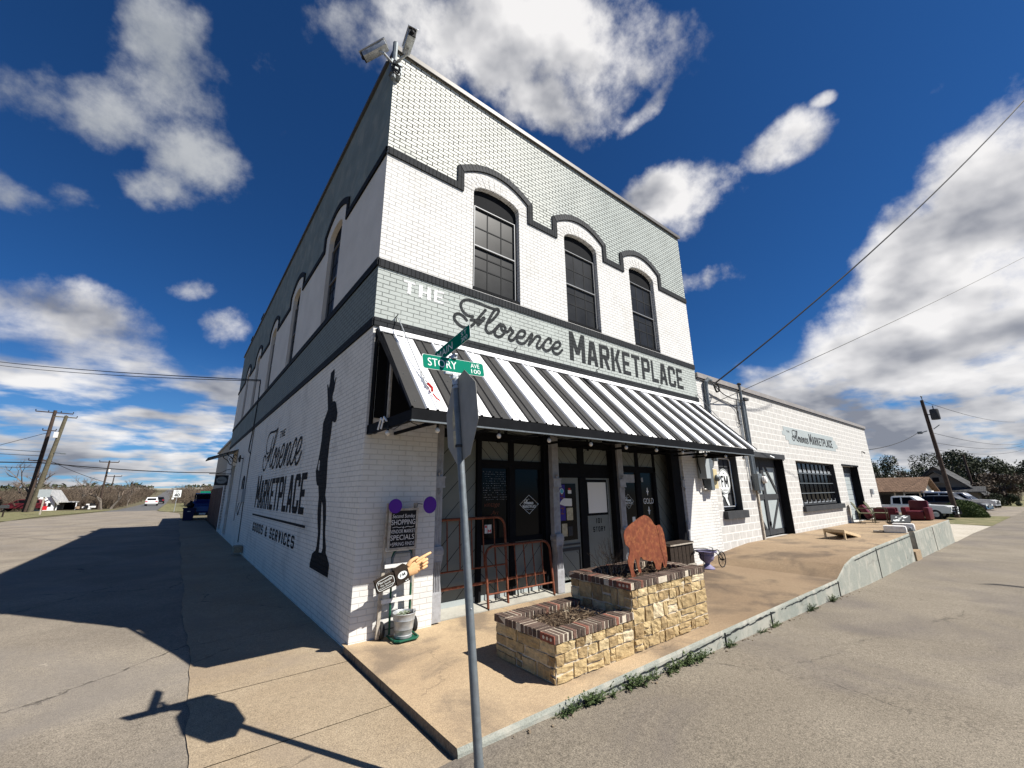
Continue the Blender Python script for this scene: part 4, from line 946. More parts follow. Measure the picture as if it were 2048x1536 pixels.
mb = MB(); mb.box((xl0,YL-.005,ZLIP-.13),(xl1,YL+.035,ZLIP-.008)); mb.box((xl0,YL+.035,ZLIP-.145),(xl0+.05,-.002,ZLIP-.02)); mb.box((xl1-.05,YL+.035,ZLIP-.145),(xl1,-.002,ZLIP-.02)); mb.build('fascia_beam','black', aw)
mb = MB(); mb.box((xl0,YL-.012,ZLIP-.150),(xl1,YL+.03,ZLIP-.132)); mb.build('fascia_trim','galv', aw)
for x in (xl0+.025, 4.4, xl1-.03):
    mb = MB(); mb.tube([(x,-.03,ZTOP-.02),(x,YL+.02,ZLIP-.03)], .03, 4); mb.build('awning_rafter','black', aw)
    mb = MB(); mb.tube([(x,-.06,2.52),(x,-.06,ZTOP-.05)], .03, 4); mb.build('awning_post','black', aw)
for k in range(10): mb = MB(); x = .4+k*.9; mb.box((x,YL+.04,ZLIP-.12),(x+.03,-.01,ZLIP-.08)); mb.build('awning_joist','black', aw)
mb = MB(); mb.tube([(xl0+.03,-.55,2.60),(xl0+.03,-.55,3.48)], .018, 4); mb.build('awning_post','black', aw)
mb = MB(); mb.box((.10,-.022,2.76),(8.9,-.004,4.02)); mb.build('wall_lining','black', aw)
mb = MB(); mb.box((.06,-.62,2.62),(.085,-.57,3.40)); mb.build('timber_stay','wood_grey', aw)
mb = MB()
for s in (.0,.1): mb.tube([(-.0,-.75+s,2.60),(-.01,-.68+s,2.66),(-.0,-.62+s,2.60),(-.01,-.60+s,2.52)], .012, 5)
mb.build('white_rag','white', aw)
# stay rods from the wall down to the awning
mb = MB(); 
for (x, z) in ((.32,4.32),(2.62,4.30),(4.9,4.30),(7.3,4.30),(9.10,4.30)):
    mb.tube([(x,0,z),(x,-.05,z),(x+.01,-.07,z+.03)], .008, 5); mb.tube([(x,-.02,z-.02),(x+.02,-.015,z-.12)], .008, 5)
mb.build('wall_hooks','charcoal', aw)
r = MB(); p0 = Vector((.34,-.05,4.30)); p1 = aw_pt(.42,.55,.05); p2 = aw_pt(.42,.80,.04)
r.tube([p0, p1], .008, 5); r.build('stay_rod','galv_light', aw)
r = MB(); r.tube([(9.12,-.05,4.30), aw_pt(9.1,.45,.04), aw_pt(9.12,.80,.03)], .007, 5); r.build('stay_rod','galv', aw)
r = MB(); n = 7
for k in range(n):
    q = p1.lerp(p2, (k+.5)/n); T = Matrix.Translation(q) @ (p2-p1).to_track_quat('Z','Y').to_matrix().to_4x4() @ Matrix.Rotation(R(90)*(k%2),4,'Z')
    pts = [T @ Vector((.012*math.cos(t), 0, .026*math.sin(t))) for t in [2*math.pi*j/8 for j in range(9)]]
    r.tube(pts, .004, 4, False)
r.build('stay_chain','galv', aw)
r = MB(); q = aw_pt(.44,.74,.05); r.tube([p1, p1.lerp(q,.5)+Vector((.01,0,0)), q], .009, 5); r.build('white_cord','white', aw)
r = MB(); r.tube([q, aw_pt(.47,.79,.05), aw_pt(.45,.825,.05)], .017, 7); r.tube([aw_pt(.45,.85,.04), aw_pt(.48,.89,.03), aw_pt(.51,.91,.03)], .009, 6); r.build('red_ratchet','red', aw)
# string of bulbs under the lip
bs = thing('string_lights', 'string of clear bulbs hanging under the awning lip', 'string lights', (4.3,-1.3,2.5))
m = MB(); bx = [.02,.40]+[.40+.89*k for k in range(1,10)]
pts = []
for i in range(len(bx)-1):
    a, b = bx[i], bx[i+1]
    for k in range(6): t = k/6; pts.append((a+(b-a)*t, -1.30, 2.535-.05*math.sin(math.pi*t)))
pts.append((bx[-1],-1.30,2.535)); m.tube(pts, .005, 5)
m.tube([(.02,-1.30,2.53),(.0,-1.0,2.47),(.0,-.7,2.52),(.01,-.35,2.49),(.02,-.05,2.53)], .005, 5); m.build('cable','wire', bs)
for x in bx[1:]+['s']:
    xx, yy = (x,-1.3) if x != 's' else (.01,-.78)
    m = MB(); m.tube([(xx,yy,2.535),(xx,yy,2.485)], .016, 8); k = m.build('bulb_socket','wire', bs)
    m = MB(); m.sphere((xx,yy,2.452), .030, 12, sc_=(1,1,1.15)); m.build('bulb','bulb', k, smooth=True)
# ================================================================== SINGLE STOREY ANNEX
ax = thing('block_annex', 'long single storey white block annex beside the brick building', 'building', (18,0,0))
HX = 27.1; Z1 = 4.90
holes = [[(9.86,1.17),(11.02,1.17),(11.02,2.70),(9.86,2.70)],[(12.16,.26),(14.66,.26),(14.66,2.76),(12.16,2.76)],[(15.86,1.12),(20.36,1.12),(20.36,2.75),(15.86,2.75)],[(21.6,.29),(24.1,.29),(24.1,2.74),(21.6,2.74)]]
mb = MB(); mb.cur = 1; mb.plate([(9.23,-.7),(9.56,-.7),(9.56,Z1),(9.23,Z1)], [], FRONT, .004)
mb.cur = 0; mb.plate([(9.56,-.7),(HX,-.7),(HX,Z1),(9.56,Z1)], holes, FRONT, .004, .42)
mb.build('front_wall', ['block','white_brick'], ax)
mb = MB(); mb.box((HX-.3,.01,-.7),(HX,16,Z1-.01)); mb.box((9.25,15.7,-.7),(HX-.3,16,Z1-.01)); mb.box((9.25,.43,4.4),(HX-.3,15.7,4.5)); mb.box((9.25,.9,-.5),(HX-.3,1.0,4.4)); mb.build('rear_walls','block', ax)
mb = MB(); mb.box((9.24,-.06,Z1-.05),(HX+.05,.30,Z1+.09)); mb.build('roof_edge','coping', ax)
mb = MB(); mb.box((9.24,-.035,Z1-.10),(HX+.02,-.002,Z1-.055)); mb.build('roof_drip_edge','coping_dark', ax)
# sign panel painted on the blocks
mb = MB()
P = [(15.36,3.98),(21.0,3.98)]
st = [(21.0,3.98),(21.05,3.98),(21.05,3.82),(21.32,3.82),(21.32,3.64),(21.5,3.64),(21.5,3.48),(21.15,3.48),(21.15,3.34),(15.55,3.34),(15.55,3.48),(15.30,3.48),(15.30,3.64),(15.05,3.64),(15.05,3.80),(15.22,3.80),(15.22,3.98)]
mb.plate(st, [], FRONT, -.002); mb.build('painted_sign_panel', M['sage_sign'] if 'sage_sign' in M else 'sage_light', ax)
mb = MB(); mb.flat(ftext('THE', 15.50, 3.775, .065, x1=15.78), FRONT, -.007); mb.flat(florence(15.97,17.68,3.47,3.90,.034,4), FRONT, -.007); mb.flat(block('MARKETPLACE', 17.84,20.76,3.465,3.80,gap=.22,big=3.89), FRONT, -.007); mb.build('painted_sign_lettering','charcoal', ax)
# small window with the round emblem
def annex_frame(x0,x1,z0,z1,yd,t=.05,name='annex_window',mat='charcoal'):
    m = MB()
    for a in ((x0,x0+t,z0,z1),(x1-t,x1,z0,z1),(x0+t,x1-t,z0,z0+t),(x0+t,x1-t,z1-t,z1)): m.box((a[0],yd-.03,a[2]),(a[1],yd+.03,a[3]))
    return m.build(name, mat, ax)
yd = .22
f = annex_frame(9.87,11.01,1.20,2.69,yd,.05)
m = MB(); m.box((9.92,yd-.004,1.25),(10.96,yd+.004,2.64)); m.build('pane', 'charcoal', f)
m = MB()
for z in (1.62,1.98,2.36): m.box((9.92,yd-.02,z),(10.96,yd-.006,z+.018))
for x in (10.28,10.62): m.box((x,yd-.018,1.25),(x+.014,yd-.0065,2.64))
m.build('glazing_bars','black', f)
m = MB(); cx, cz, rr = 10.52, 1.97, .36
m.flat(([(cx+rr*math.cos(2*math.pi*k/36), cz+rr*math.sin(2*math.pi*k/36)) for k in range(36)],[tuple(range(36))]), FRONT, yd-.024)
m.flat(ftext('67', 9.98, 1.30, .22, bold=.03), FRONT, yd-.024)
m.plate([(10.30,1.60),(10.62,1.62),(10.60,1.54),(10.56,1.50),(10.62,1.40),(10.66,1.30),(10.58,1.30),(10.48,1.42),(10.44,1.52)], [], FRONT, yd-.0235)
m.flat(([(9.95,2.40),(10.22,2.40),(10.22,2.62),(9.95,2.62)],[(0,1,2,3)]), FRONT, yd-.024)
m.build('white_emblem','sign_white', f)
m = MB(); ring = [(cx+rr*.93*math.cos(2*math.pi*k/36), cz+rr*.93*math.sin(2*math.pi*k/36)) for k in range(37)]
m.flat(strokes([ring], .018, 0), FRONT, yd-.026); m.flat(block('FM', cx-.20, cx+.22, cz-.16, cz+.16, gap=.2), FRONT, yd-.026); m.flat(ftext('THE', cx, cz+.21, .04, align='CENTER'), FRONT, yd-.026); m.flat(ftext('FLORENCE, TX', cx, cz-.26, .035, align='CENTER'), FRONT, yd-.026)
m.build('emblem_print','black', f)
m = MB(); m.tube([(9.92,yd-.05,2.62),(10.86,yd-.05,2.62),(10.93,yd-.05,2.55),(10.95,yd-.05,1.34),(10.90,yd-.05,1.27),(9.92,yd-.05,1.27)], .020, 7); m.build('pale_seal','alu', f)
m = MB(); m.box((9.80,-.12,.97),(11.08,.40,1.17)); m.build('window_sill','charcoal', ax)
m = MB(); m.box((11.0,.0,1.17),(11.025,.42,2.70)); m.build('dark_reveal','charcoal', ax)
# barn style door
yd = .30
m = MB(); m.box((12.17,yd,.30),(14.65,yd+.05,2.75)); bd = m.build('barn_door','sage_light', ax)
m = MB(); t = .16; x0,x1,z0,z1 = 12.18,14.64,.31,2.74; xm = (x0+x1)/2
for a in ((x0,x0+t*.5,z0,z1),(x1-t*.5,x1,z0,z1),(x0,x1,z0,z0+t),(x0,x1,z1-t*1.7,z1)): m.box((a[0],yd-.03,a[2]),(a[1],yd-.003,a[3]))
m.box((x0,yd-.034,1.42),(x1,yd-.004,1.58)); m.box((xm-.11,yd-.04,z0),(xm+.11,yd-.005,z1))
for sx_, zz, sg in ((-1,z1,1),(1,z1,1),(-1,z0,-1),(1,z0,-1)):
    a = (xm+sx_*.12, zz); b = (x0+.06 if sx_ < 0 else x1-.06, 1.5)
    m.prism([(a[0]-.07,a[1]),(a[0]+.07,a[1]),(b[0]+.07,b[1]),(b[0]-.07,b[1])], FRONT, yd-.026, yd-.004)
m.build('door_bracing','charcoal', bd)
m = MB(); m.box((xm-.03,yd-.07,.60),(xm+.05,yd-.04,.72)); m.tube([(xm-.05,yd-.06,1.9),(xm+.02,yd-.10,1.98),(xm+.05,yd-.08,2.2)], .02, 6); m.build('door_latch','black', bd)
m = MB(); m.box((12.0,-.03,2.74),(14.80,.30,2.90)); m.build('door_lintel','charcoal', ax)
m = MB(); m.tube([(13.35,-.08,2.80),(13.45,-.16,2.74)], .03, 7); m.build('lintel_lamp','galv_light', ax)
m = MB(); m.box((14.64,.01,.26),(14.665,.42,2.76)); m.build('dark_reveal','black', ax)
m = MB(); m.box((12.05,-.05,.25),(12.13,.01,2.72)); m.build('door_jamb','wood_grey', ax)
# steel window
yd = .16
f = annex_frame(15.87,20.35,1.14,2.74,yd,.06)
m = MB(); m.box((15.93,yd-.004,1.20),(20.29,yd+.004,2.68)); m.build('pane','glass', f)
m = MB()
for k in range(1,9): x = 15.93+4.36*k/9; m.box((x-.016,yd-.03,1.2),(x+.016,yd-.006,2.68))
m.build('glazing_bars','black', f)
m = MB()
for k in (1,2,3): z = 1.2+1.48*k/4; m.box((15.93,yd-.034,z-.014),(20.29,yd-.008,z+.014))
m.build('horizontal_bars','galv', f)
m = MB(); m2_ = MB(); rnd = random.Random(8)
for k in range(9):
    x = 15.97+4.36*k/9; m.prism([(x,1.21),(x+.40,1.21),(x+.40,1.30+.02*rnd.random()),(x+.36,1.34),(x+.33,1.25),(x+.1,1.24),(x,1.27)], FRONT, yd-.010, yd-.006)
    m2_.prism([(x+.05,2.34),(x+.38,2.34),(x+.38,2.40),(x+.30,2.46),(x+.2,2.41),(x+.12,2.48),(x+.05,2.40)], FRONT, yd-.010, yd-.006)
m.build('sill_drips','galv_light', f); m2_.build('white_wares','galv_light', f)
m = MB(); m.box((15.78,-.10,.94),(20.46,.15,1.12)); m.build('window_sill','charcoal', ax)
m = MB(); m.box((20.335,.01,1.14),(20.365,.16,2.75)); m.build('dark_reveal','charcoal', ax)
# roll door
yd = .34
m = MB()
for k in range(10): z = .32+k*.225; m.box((21.62,yd,z),(24.08,yd+.04,z+.212))
rd = m.build('sectional_door','sage_light', ax)
m = MB(); m.box((21.62,yd+.01,.3),(24.08,yd+.03,2.6)); m.build('door_grooves','groove', rd)
m = MB(); m.box((21.62,yd-.05,2.45),(24.08,yd+.05,2.73)); m.build('door_head','charcoal', ax)
m = MB(); m.box((24.08,.01,.29),(24.11,.42,2.74)); m.build('dark_reveal','black', ax)
m = MB(); m.box((21.5,-.02,2.73),(24.2,.02,2.80)); m.build('door_lintel','black', ax)
m = MB(); m.tube([(22.8,-.02,2.76),(22.8,-.10,2.72)], .03, 6); m.build('lintel_lamp','galv', ax)
m = MB(); m.tube([(25.55,0,3.55),(25.55,-.07,3.52),(25.55,-.12,3.45)], .03, 6); m.build('wall_spotlight','charcoal', ax)
# conduits, meters and boxes on the wall between the two buildings
cd = thing('electric_service', 'steel conduits, weatherheads and meter boxes on the annex wall', 'conduit', (10.5,-.1,0))
m = MB(); m.tube([(9.62,-.06,2.5),(9.62,-.06,4.62),(9.62,-.08,4.75),(9.70,-.12,4.83),(9.80,-.14,4.80)], .065, 10); m.build('service_mast','galv', cd)
m = MB(); m.tube([(11.86,-.07,1.75),(11.86,-.07,5.0)], .045, 10); m.tube([(11.98,-.06,1.75),(11.98,-.06,4.6)], .035, 8); m.tube([(12.08,-.06,1.75),(12.08,-.06,4.5)], .030, 8); m.build('service_mast','galv', cd)
m = MB(); m.sphere((11.86,-.07,5.03), .07, 10, sc_=(1,1,.7)); m.box((11.95,-.14,4.52),(12.25,-.04,4.60)); m.build('weatherhead','charcoal', cd)
m = MB(); m.tube([(11.68,-.04,1.72),(11.68,-.04,4.55)], .018, 6); m.tube([(11.60,-.04,2.4),(11.60,-.04,4.5)], .014, 6); m.build('thin_conduit','galv_light', cd)
m = MB(); m.cbox((11.96,-.13,1.95),(.30,.18,.5), ch=.015); m.build('meter_box','galv', cd)
m = MB(); m.lathe([(.11,0),(.11,.07),(.07,.10),(0,.10)], (12.10,-.24,2.02), 16, Matrix.Rotation(R(90),4,'X')); m.build('glass_meter','porcelain', cd)
m = MB(); m.tube([(11.9,-.12,1.70),(11.92,-.13,1.62),(12.02,-.13,1.62),(12.05,-.13,1.80)], .028, 7); m.build('lower_elbow','galv_light', cd)
m = MB(); m.cbox((8.78,-.13,2.32),(.22,.22,.60), ch=.012); m.build('switch_box','greybox', cd)
m = MB(); m.cbox((9.00,-.11,2.18),(.16,.20,.90), ch=.012); m.build('switch_box','galv', cd)
m = MB(); m.cbox((9.21,-.11,2.02),(.20,.18,.50), ch=.01); q = m.build('meter_box','beige', cd)
m = MB(); m.lathe([(.085,0),(.085,.06),(.05,.10),(0,.10)], (9.22,-.20,2.04), 16, Matrix.Rotation(R(90),4,'X')); m.build('glass_meter','galv', q)
m = MB(); m.cbox((9.20,-.09,2.40),(.14,.14,.22), ch=.03); m.build('junction_box','galv', cd)
m = MB(); m.tube([(8.72,-.08,2.02),(8.72,-.08,1.80),(8.76,-.08,1.76),(9.0,-.08,1.76)], .020, 6); m.build('white_pipe','porcelain', cd)
m = MB(); m.tube([(8.66,-.05,2.9),(8.64,-.06,2.4),(8.70,-.10,2.05),(8.72,-.11,1.85)], .016, 6); m.tube([(9.14,-.05,3.2),(9.12,-.06,2.7),(9.20,-.09,2.5)], .014, 6); m.build('black_lead','wire', cd)
def loopy(c, r, n, seed):
    rd_ = random.Random(seed); return [(c[0]+r*math.cos(t)*rd_.uniform(.7,1.1), c[1]-.05+.05*rd_.random(), c[2]+r*.8*math.sin(t)*rd_.uniform(.7,1.1)) for t in [2*math.pi*k/n for k in range(n+1)]]
m = MB(); 
for s in range(4): m.tube(catmull(loopy((10.0,-.18,4.62),.17,7,s),3), .012, 5)
m.tube(catmull([(9.80,-.14,4.80),(9.95,-.25,4.55),(10.3,-.22,4.47),(10.9,-.15,4.44),(11.5,-.12,4.46),(12.0,-.1,4.50)],5), .014, 6)
m.tube(catmull([(9.66,-.04,4.2),(10.0,-.03,4.40),(10.5,-.03,4.36),(11.2,-.03,4.28),(11.55,-.04,4.1),(11.5,-.05,3.85),(11.68,-.05,3.8)],5), .010, 5)
m.tube(catmull([(11.55,-.04,4.5),(11.45,-.06,4.0),(11.5,-.06,3.7),(11.68,-.05,3.72)],5), .010, 5)
m.build('drip_loops','wire', cd)
m = MB(); m.cbox((25.6,-.05,1.55),(.22,.10,.28), ch=.01); m.build('socket_box','galv_light', ax)
# ================================================================== THINGS BY THE CORNER
def attr_obj(m, name, mat, parent, **k): return m.build(name, mat, parent, **k)
# leaning pole with the signs
LX, LY = .026, .195
PB = Vector((-.141,-3.036,-.067)); UPV = Vector((LX,LY,1)).normalized()
def PP(z): return PB+Vector((LX*z,LY*z,z))
pole = thing('sign_post', 'leaning galvanised post with a stop sign seen from behind and two green street name blades', 'sign post', tuple(PB))
m = MB(); m.tube([PP(-.2),PP(.18)], .0315, 16); m.tube([PP(.18),PP(2.80)], .0297, 16); m.build('post','galv', pole, smooth=True)
m = MB(); m.tube([PP(2.70),PP(2.80)], .035, 16); m.build('post_cap_clamp','galv_light', pole, smooth=True)
m = MB()
T = Matrix.Translation(PP(1.45)) ; m.sphere(PP(1.02)+Vector((-.005,-.028,0)), .007, 8); m.sphere(PP(.12)+Vector((-.01,-.03,0)), .007, 8); m.build('bolts','alu', pole)
# octagon: its plane holds the post direction and (roughly) the y axis
w = Vector((-.2,-.98,0)); w = (w-UPV*w.dot(UPV)).normalized(); nn = w.cross(UPV).normalized()
if nn.x < 0: nn = -nn
OC = Vector((-.076,-2.600,2.372))
def octo(r, d): return [OC+nn*d+(w*math.cos(R(22.5+45*k))+UPV*math.sin(R(22.5+45*k)))*r for k in range(8)]
rr = .373/math.cos(R(22.5))
m = MB(); a = octo(rr,0); b = octo(rr,.003); m.add(a+b, [tuple(range(8)),tuple(range(15,7,-1))]+[(k,(k+1)%8,(k+1)%8+8,k+8) for k in range(8)]); ss = m.build('stop_sign','stopback', pole)
m = MB(); m.add(octo(rr*.97,.0045), [tuple(range(8))]); m.build('red_face','red', ss)
m = MB(); tx = ftext('STOP', 0, -.12, .25, x1=.5); fnn = lambda u,d,v: tuple(OC+nn*.006-w*(u-.25)*-1*1+UPV*v)
m.flat(tx, lambda u,d,v: tuple(OC+nn*.006+w*(.25-u)*-1+UPV*v)); m.build('stop_lettering','sign_white', ss)
m = MB()
for q in (.05,-.05): pass
P = [(-.045,.10),(0,.19),(.045,.12),(.045,-.02),(0,.02),(0,.06),(-.03,.0),(-.045,.05)]
def onback(u, v): return tuple(OC-nn*.002+w*u+UPV*v)
m.add([onback(-u*.7-.17,v) for u,v in [(-.05,.03),(0,.16),(.05,.05),(.05,-.05),(-.05,-.02)]],[(0,1,2,3,4)]); m.add([onback(-u*.7-.17,v-.11) for u,v in [(-.05,.03),(.05,.05),(.05,-.12),(0,-.09),(-.05,-.06)]],[(0,1,2,3,4)]); m.build('pale_sticker','paper', ss)
for z in (2.73,2.19):
    m = MB(); c = PP(z); m.tube([c-nn*.037+w*.0, c+nn*.035], .012, 6); m.lathe([(.033,-.012),(.036,0),(.033,.012)], tuple(c), 14); m.build('sign_clamp','charcoal', pole)
# street name blades
def blade(parent, c, du, L, H, front, text1, text2, text3, mat):
    up = (UPV-du*UPV.dot(du)).normalized(); nrm = front.normalized(); nrm = (nrm-du*nrm.dot(du)-up*nrm.dot(up)).normalized()
    fn = lambda u,d,v: tuple(c+du*u+nrm*d+up*v)
    m = MB(); cr = .02; pts = []
    for (x,y,a0) in ((L/2-cr,H/2-cr,0),(-L/2+cr,H/2-cr,90),(-L/2+cr,-H/2+cr,180),(L/2-cr,-H/2+cr,270)):
        pts += [(x+cr*math.cos(R(a0+30*k)), y+cr*math.sin(R(a0+30*k))) for k in range(4)]
    m.prism(pts, fn, -.0015, .0015); b = m.build('name_blade', 'sign_white', parent)
    for sgn in (1,-1):
        f2 = fn if sgn > 0 else (lambda u,d,v: tuple(c-du*u-nrm*d+up*v))
        m = MB(); m.plate([(x*.985,y*.955) for x,y in pts], [], f2, .0025); m.build('green_field', mat, b)
        m = MB(); m.flat(ftext(text1, -L*.42, -H*.27, H*.54, x1=L*.03), f2, .0035); m.flat(ftext(text2, L*.27, H*.06, H*.30, x1=L*.42), f2, .0035); m.flat(ftext(text3, L*.27, -H*.36, H*.30, x1=L*.43), f2, .0035); m.build('blade_lettering','sign_white', b)
    return b
blade(pole, Vector((-.085,-2.491,2.851)), Vector((1,0,.035)).normalized(), .635, .138, Vector((0,-1,0)), 'STORY','AVE','100','green_sign')
blade(pole, Vector((-.084,-2.425,3.060)), Vector((.02,-1,.17)).normalized(), .62, .138, Vector((-1,0,0)), 'MAIN','ST','300','green_sign')
m = MB(); m.cbox((-.083,-2.487,2.770),(.20,.035,.028), ch=.006); m.cbox((-.085,-2.492,2.745),(.06,.05,.05), ch=.01); m.build('blade_bracket','galv_light', pole)
m = MB(); m.cbox((-.083,-2.475,2.935),(.04,.05,.035), ch=.006); m.cbox((-.083,-2.455,2.955),(.03,.12,.016), ch=.004); m.build('cross_bracket','galv_light', pole)

# ---------------- stone planters
def rowlock(mb, p0, p1, inward, z0, z1, depth=.20, bw=.062):
    p0 = Vector(p0); p1 = Vector(p1); d = p1-p0; L = d.length; d.normalize(); n = max(1, round(L/bw)); s = L/n; inn = Vector(inward)
    for k in range(n):
        if rnd.random() < .0: continue
        mb.t = rnd.choice([rnd.uniform(0,.35), rnd.uniform(.2,.6), rnd.uniform(.2,.6), rnd.uniform(.6,.95) if rnd.random()<.45 else .3])
        c = p0+d*(s*(k+.5))+inn*(depth/2+rnd.uniform(-.006,.006)); rotz = math.atan2(d.y,d.x)
        T = Matrix.Translation((c.x,c.y,(z0+z1)/2+rnd.uniform(-.003,.003))) @ Matrix.Rotation(rotz+rnd.uniform(-.02,.02),4,'Z') @ Matrix.Rotation(rnd.uniform(-.03,.03),4,'Y')
        mb.cbox((0,0,0),(s-.011,depth-.004,z1-z0), T, ch=.006)
def stonewall(mb, p0, p1, outward, z0, z1, seed):
    """rows of roughly squared stones standing proud of a mortar core"""
    rd = random.Random(seed); p0 = Vector(p0); p1 = Vector(p1); d = p1-p0; L = d.length; d.normalize(); o = Vector(outward)
    z = z0
    while z < z1-.03:
        h = min(rd.uniform(.095,.19), z1-z); 
        if z1-(z+h) < .05: h = z1-z
        x = 0
        while x < L-.01:
            w_ = rd.choice([rd.uniform(.08,.13),rd.uniform(.13,.22),rd.uniform(.18,.36)])
            if L-(x+w_) < .07: w_ = L-x
            parts = [(z,h)] if rd.random() < .66 or h < .12 else [(z,h*.5),(z+h*.5,h*.5)]
            for zz, hh in parts:
                mb.t = min(1,max(0,rd.gauss(.5,.25))); th = .05; pr = rd.uniform(.000,.012); g = .008
                bm = bmesh.new(); bmesh.ops.create_cube(bm, size=1.0)
                for v in bm.verts: v.co = Vector((v.co.x*(w_-g*2), v.co.y*th, v.co.z*(hh-g*2)))
                for v in bm.verts: v.co += Vector((rd.uniform(-.008,.008),0,rd.uniform(-.008,.008)))
                bmesh.ops.subdivide_edges(bm, edges=bm.edges[:], cuts=3, use_grid_fill=True)
                for v in bm.verts:
                    q = v.co; e = max(abs(q.x)/(w_/2), abs(q.z)/(hh/2))
                    if q.y < 0: q.y += .006*max(0,e)**8
                    nz = noise.noise(Vector((q.x*16+x*9+seed,q.z*16+zz*7,q.y*9)))
                    q += Vector((nz*.009*(1 if abs(q.x)>w_*.3 else .3), nz*.016+.007*noise.noise(Vector((q.x*45+x*9,q.z*45+zz*7,seed))), noise.noise(Vector((q.x*12+7,q.z*12,3+x)))*.010))
                ang = math.atan2(d.y,d.x); T = Matrix.Translation(p0+d*(x+w_/2)+o*(pr-.02)+Vector((0,0,zz+hh/2))) @ Matrix.Rotation(ang,4,'Z')
                if (T.to_3x3() @ Vector((0,-1,0))).dot(o) < 0: T = T @ Matrix.Rotation(math.pi,4,'Z')
                bm.verts.index_update(); mb.add([T @ v.co for v in bm.verts], [[v.index for v in f.verts] for f in bm.faces]); bm.free()
            x += w_
        z += h
rnd = random.Random(21)
def planter(name, label, x0,x1,y0,y1,zc0,zc1, sides, seed, soilz, openright=False):
    t = thing(name, label, 'planter', ((x0+x1)/2,(y0+y1)/2,0), 'stone planters on the platform')
    m = MB(); i = .005
    m.box((x0+i,y0+i,.002),(x1-i,y0+.16,zc0)); m.box((x0+i,y1-.16,.002),(x1-i,y1-i,zc0)); m.box((x0+i,y0+.16,.002),(x0+.16,y1-.16,zc0)); m.box((x1-.16,y0+.16,.002),(x1-i,y1-.16,zc0)); m.build('mortar_core','mortar', t)
    m = MB()
    if 'f' in sides: stonewall(m, (x0,y0,0),(x1,y0,0),(0,-1,0),.004,zc0,seed)
    if 'l' in sides: stonewall(m, (x0,y1,0),(x0,y0,0),(-1,0,0),.004,zc0,seed+1)
    if 'b' in sides: stonewall(m, (x1,y1,0),(x0,y1,0),(0,1,0),.004,zc0,seed+2)
    if 'r' in sides: stonewall(m, (x1,y0,0),(x1,y1,0),(1,0,0),.004,zc0,seed+3)
    m.build('stone_walls','stone', t)
    o = .022
    m = MB(); m.box((x0-o+.006,y0-o+.006,zc0),(x1+o-.006,y0+.17,zc1-.005)); m.box((x0-o+.006,y1-.17,zc0),(x1+o-.006,y1+o-.006,zc1-.005)); m.box((x0-o+.006,y0+.17,zc0),(x0+.17,y1-.17,zc1-.005))
    if not openright: m.box((x1-.17,y0+.17,zc0),(x1+o-.006,y1-.17,zc1-.005))
    m.build('cap_mortar','mortar', t)
    m = MB()
    xe = x1+o if not openright else x1
    rowlock(m, (x0-o,y0-o,0),(xe,y0-o,0),(0,1,0),zc0,zc1)
    rowlock(m, (x0-o,y0-o+.20,0),(x0-o,y1+o-.20,0),(1,0,0),zc0,zc1)
    rowlock(m, (x0-o,y1+o,0),(xe,y1+o,0),(0,-1,0),zc0,zc1)
    if not openright: rowlock(m, (x1+o,y0-o+.20,0),(x1+o,y1+o-.20,0),(-1,0,0),zc0,zc1)
    # end brick with core holes on the left face
    m.t = .97; m.cbox((x0-o-.002,y0-o+.10,(zc0+zc1)/2),(.014,.20,zc1-zc0-.004), ch=.003)
    m.build('brick_cap','brickcap', t)
    m = MB()
    for k in range(3): m.lathe([(0,0),(.016,0)], (x0-o-.011,y0-o+.045+k*.052,(zc0+zc1)/2), 12, Matrix.Rotation(R(-90),4,'Y'))
    m.build('brick_core_holes','mortar', t)
    m = MB(); n = 12
    for a in range(n+1):
        for b in range(n+1):
            x = x0+.14+(x1-x0-.28)*a/n; y = y0+.14+(y1-y0-.28)*b/n; m.v.append(Vector((x,y,soilz+.05*noise.noise(Vector((x*4,y*4,seed)))+.03))); m.tone.append(0)
    for a in range(n):
        for b in range(n): q = a*(n+1)+b; m.f.append([q,q+n+1,q+n+2,q+1]); m.mi.append(0)
    m.build('soil','soil', t)
    return t
pa = planter('stone_planter','low stone planter with a brick cap and dry mulch, nearest the sign post', 1.16,2.36,-2.36,-1.42,.345,.42,'flb',40,.30, True)
pb = planter('stone_planter','tall stone planter with a brick cap holding the rusty bison', 2.38,4.02,-2.36,-1.42,.645,.72,'flbr',60,.60)
# dry stems in the low planter
def litter(name, t, x0,x1,y0,y1,z,n,seed,L=.07,up=.3):
    rd = random.Random(seed); m = MB()
    for k in range(n):
        x = rd.uniform(x0,x1); y = rd.uniform(y0,y1); d = Vector((rd.uniform(-1,1),rd.uniform(-1,1),rd.uniform(-.1,up))).normalized()*rd.uniform(L*.4,L*1.4); m.t = rd.random()
        p = Vector((x,y,z+rd.uniform(.0,.05))); m.tube([p,p+d], .0022 if rd.random()<.8 else .004, 3, False)
    struct(m.build(name,'mulch', t), 'stuff')
litter('dry_mulch', pa, 1.38,2.30,-2.12,-1.62,.335,900,3)
litter('dry_mulch', pb, 2.6,3.85,-2.12,-1.62,.63,500,4,.05)
